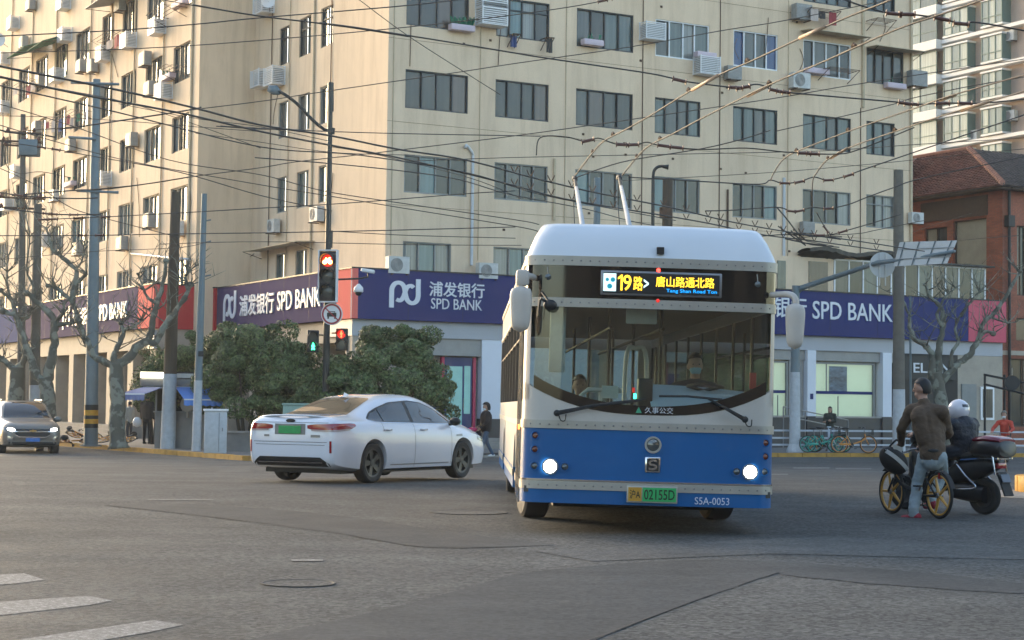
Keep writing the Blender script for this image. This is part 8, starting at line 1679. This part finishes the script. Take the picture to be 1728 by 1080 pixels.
# distant rider in red
def small_scooter(label, loc, rz, bodym):
    t = thing('scooter', label, 'scooter', loc, rz); swheel(t, -0.6, 0.22, 0.09); swheel(t, 0.6, 0.22, 0.09)
    loftx([(-0.75, 0.55, 0.06, 0.05), (-0.55, 0.52, 0.13, 0.12), (-0.1, 0.48, 0.14, 0.12), (0.0, 0.36, 0.1, 0.06)], bodym, 'tail_body', t); loftx([(-0.7, 0.68, 0.1, 0.03), (-0.4, 0.70, 0.14, 0.05), (0.0, 0.68, 0.11, 0.04)], M['rubber'], 'seat', t)
    bevel(MB().box((0.12, 0, 0.27), (0.5, 0.26, 0.07)).build('footboard', bodym, t), 0.02); loftx([(0.34, 0.3, 0.12, 0.06), (0.42, 0.55, 0.17, 0.26), (0.5, 0.6, 0.12, 0.24), (0.58, 0.55, 0.05, 0.12)], bodym, 'leg_shield', t)
    mb = MB(); mb.tube([(0.6, 0, 0.22), (0.5, 0, 0.6), (0.4, 0, 0.95)], 0.028, 8); mb.tube([(0.3, -0.3, 0.96), (0.4, 0, 0.97), (0.3, 0.3, 0.96)], 0.015, 6); mb.build('handlebar', M['steel'], t, True)
    MB().sphere((0.53, 0, 0.82), 0.06, 10, 6).build('headlamp', M['lens'], t, True); loftx([(0.45, 0.22, 0.05, 0.02), (0.6, 0.47, 0.06, 0.02), (0.8, 0.3, 0.05, 0.02)], bodym, 'front_mudguard', t); return t
rl = P(1692, 765, 57); gx = V(rl.x, rl.y, gz(57)); small_scooter('red motor scooter ridden towards the crossing at far right', gx, R(-118), M['magenta'])
rdr = thing('person', 'distant rider in red jacket, grey cap helmet and white mask at far right', 'person', gx); hh = V(math.cos(R(-118)), math.sin(R(-118)), 0); rr2 = V(hh.y, -hh.x, 0)*-1; L3 = lambda x, y, z: hh*x+rr2*y+V(0, 0, z)
rj = pm('jacket_red', (0.42, 0.045, 0.025)); bd = [('c', L3(-.35, 0, .82), L3(-.28, 0, 1.2), .15, .15, rj), ('c', L3(-.28, 0, 1.2), L3(-.26, 0, 1.36), .13, .06, rj), ('c', L3(-.26, 0, 1.34), L3(-.24, 0, 1.48), .05, .05, SKIN)]
for s_ in (-1, 1):
    bd += [('c', L3(-.27, s_*.2, 1.28), L3(-.05, s_*.32, 1.08), .07, .06, rj), ('c', L3(-.05, s_*.32, 1.08), L3(.25, s_*.28, .99), .055, .042, rj), ('c', L3(-.27, s_*.2, 1.28), L3(-.27, 0, 1.32), .08, .08, rj), ('c', L3(-.3, s_*.1, .8), L3(.12, s_*.22, .74), .09, .07, bk), ('c', L3(.12, s_*.22, .74), L3(.15, s_*.18, .40), .065, .05, bk), ('c', L3(.12, s_*.18, .34), L3(.3, s_*.18, .33), .045, .036, SHOEB)]; hand(bd, L3(.25, s_*.28, .99), hh, V(0, 0, -1), SKIN, 1, 1)
head(bd, L3(-.22, 0, 1.52), hh, Z, 1, SKIN, wm); grow('body', bd, rdr, 0.016, 3, 0.004, 3); hair_cap(rdr, L3(-.22, 0, 1.52), hh, Z, 1.12, 0, pm('helmet_grey', (0.16, 0.15, 0.13)), 'helmet', 1.15); eyes(rdr, L3(-.22, 0, 1.52), hh, Z, 1)
# parked scooters under covers beyond the railing
for px, lb in ((1657, 'pale covered scooter behind the railing, right of the helmeted rider'), (1606, 'dark scooter with a bright headlamp parked just left of the helmeted rider')):
    g_ = onpave(px, 755); g_.y += 1.2; st = small_scooter(lb, (g_.x+0.3, g_.y, PAVE), R(-150 if px > 1650 else -95), M['ac_white'] if px > 1650 else M['sc_black'])
    if px > 1650: mb = MB(); mb.sphere((0.25, 0, 0.98), 0.32, 14, 8, (1.3, 1, 0.5)); mb.build('windshield_apron', M['ac_white'], st, True)
    else: MB().sphere((0.57, 0, 0.86), 0.05, 8, 6).build('lit_lamp', M['e_head2'], st)
# bus driver and passengers (seated inside)
bi = bus
def seated(label, x, y, z, top, mask=None, face=V(0, -1, 0), sc=1.0):
    T_ = bus.matrix_basis; base = T_ @ V(x, y, z); t = thing('person', label, 'person', base); f = (bus.matrix_basis.to_3x3() @ face).normalized(); r_ = V(f.y, -f.x, 0); X = lambda a, b_, c_: (r_*a+f*b_)+V(0, 0, c_)
    bd = [('c', X(0, 0, .1), X(0, .0, .42), .14, .15, top), ('c', X(0, 0, .42), X(0, .02, .56), .12, .06, top), ('c', X(0, .02, .55), X(0, .03, .68), .05, .05, SKIN)]
    for s_ in (-1, 1): bd += [('c', X(s_*.19, 0, .48), X(s_*.25, .12, .25), .07, .055, top), ('c', X(s_*.25, .12, .25), X(s_*.16, .34, .28), .052, .04, top), ('c', X(s_*.09, .05, .08), X(s_*.12, .45, .10), .09, .07, bk), ('c', X(s_*.12, .45, .10), X(s_*.12, .45, -.3), .07, .05, bk), ('c', X(0, 0, .5), X(s_*.19, 0, .48), .09, .075, top)]; hand(bd, X(s_*.16, .34, .28), f, V(0, 0, -1), SKIN, 1, 1)
    head(bd, X(0, .04, .72), f, Z, 1, SKIN, mask); grow('body', bd, t, 0.016, 3, 0.004, x); hair_cap(t, X(0, .04, .72), f, Z, 1.02); eyes(t, X(0, .04, .72), f, Z, 1)
seated('bus driver in dark clothes and pale blue mask behind the windscreen', 0.56, 0.95, 0.98, pm('uniform', (0.02, 0.025, 0.04)), pm('mask_blue', (0.25, 0.42, 0.48)))
seated('passenger in maroon jacket inside the bus, left of the white handrail', -0.50, 3.05, 0.76, pm('maroon', (0.07, 0.02, 0.035)))
# ------------------------------------------------------------------ added blocks out of frame, put in to shade the street and show in the glass
M['added_wall'] = mat('added_render', (0.085, 0.085, 0.08), 0.85, var=0.2, scale=0.2); M['added_brick'] = mat('added_brick', (0.14, 0.08, 0.06), 0.9, var=0.2, scale=0.3)
def block(label, O, ax, L, D, H, mt):
    t = thing('building', label, 'building', (0, 0, 0)); a = Vector((ax[0], ax[1], 0)).normalized(); n_ = Vector((a.y, -a.x, 0)); O = Vector(O)
    holes = []; z = 4.5
    while z+1.6 < H:
        s = 1.5
        while s+2 < L: holes.append((s, s+1.9, z, z+1.5)); s += 3.6
        z += 3.1
    mb = MB(); facade(mb, O, a, n_, 0, L, -0.5, H, holes, 0.2); b0 = O-n_*D
    for p, q in ((O, b0), (b0, b0+a*L), (b0+a*L, O+a*L)): mb.quad(p-Z*.5, q-Z*.5, q+Z*H, p+Z*H)
    mb.quad(O+Z*H, b0+Z*H, b0+a*L+Z*H, O+a*L+Z*H); mb.build('wall', M[mt], t)
    g_ = MB()
    for h in holes: g_.quad(O+a*h[0]+Z*h[2]-n_*.15, O+a*h[1]+Z*h[2]-n_*.15, O+a*h[1]+Z*h[3]-n_*.15, O+a*h[0]+Z*h[3]-n_*.15)
    o = g_.build('window_glazing', M['pane'][0], t); o['kind'] = 'stuff'
block('added grey block behind the viewer, unseen, put in for reflections', (60, -16, 0), (-1, -0.12), 64, 14, 19, 'added_wall')
block('added brick block left of the view, unseen, shading the side street', (-46, 20, 0), (-0.50, 0.866), 110, 12, 16, 'added_brick')
# loose cables and rain stained brackets on the old walls
rc = random.Random(21)
for px0, py0, px1, py1, O, rd_, nn_ in ((563, 292, 548, 375, FC, LL, LN), (470, 160, 462, 210, FC, LL, LN), (430, 428, 380, 470, FC, LL, LN), (845, 40, 840, 110, FC, RR, RN), (1243, 65, 1246, 100, FC, RR, RN), (1349, 82, 1349, 118, FC, RR, RN), (1490, 25, 1484, 70, FC, RR, RN), (1296, 30, 1290, 100, FC, RR, RN), (693, 42, 691, 112, FC, RR, RN), (232, 300, 236, 400, WC0, LL, LN), (318, 300, 320, 380, WC0, LL, LN), (180, 60, 200, 130, WC0, LL, LN)):
    a_ = wpt(px0, py0, 0.03, O, rd_, nn_); b_ = wpt(px1, py1, 0.03, O, rd_, nn_); m_ = (a_+b_)/2+rd_*rc.uniform(-.3, .3)
    MB().tube([Vector(p) for p in catmull([tuple(a_), tuple(m_), tuple(b_)], 5)], 0.014, 5).build('loose_cable', M['rust'], bld, True)
for k in range(26):
    s_ = rc.uniform(0.3, 23.6); z_ = rc.choice([7.6, 8.3, 10.6, 11.3, 13.6, 14.3, 16.6])+rc.uniform(-.15, .15)
    p = FC+RR*s_+Z*z_; MB().obox(p, RR*0.09, RN*0.03, Z*0.08).build('wall_plug', M['rust'], bld)
# ------------------------------------------------------------------ city haze
hz = MB().box((10, 95, 24.0), (420, 360, 51.0)).build('haze', M['black']); hz['kind'] = 'stuff'
hm_ = bpy.data.materials.new('haze'); hm_.use_nodes = True; n_, l_ = hm_.node_tree.nodes, hm_.node_tree.links
n_.remove(n_['Principled BSDF']); pv = n_.new('ShaderNodeVolumePrincipled'); pv.inputs['Color'].default_value = (0.90, 0.94, 0.96, 1); pv.inputs['Density'].default_value = 0.00038; pv.inputs['Anisotropy'].default_value = 0.3
l_.new(pv.outputs[0], n_['Material Output'].inputs['Volume']); hz.data.materials.clear(); hz.data.materials.append(hm_)
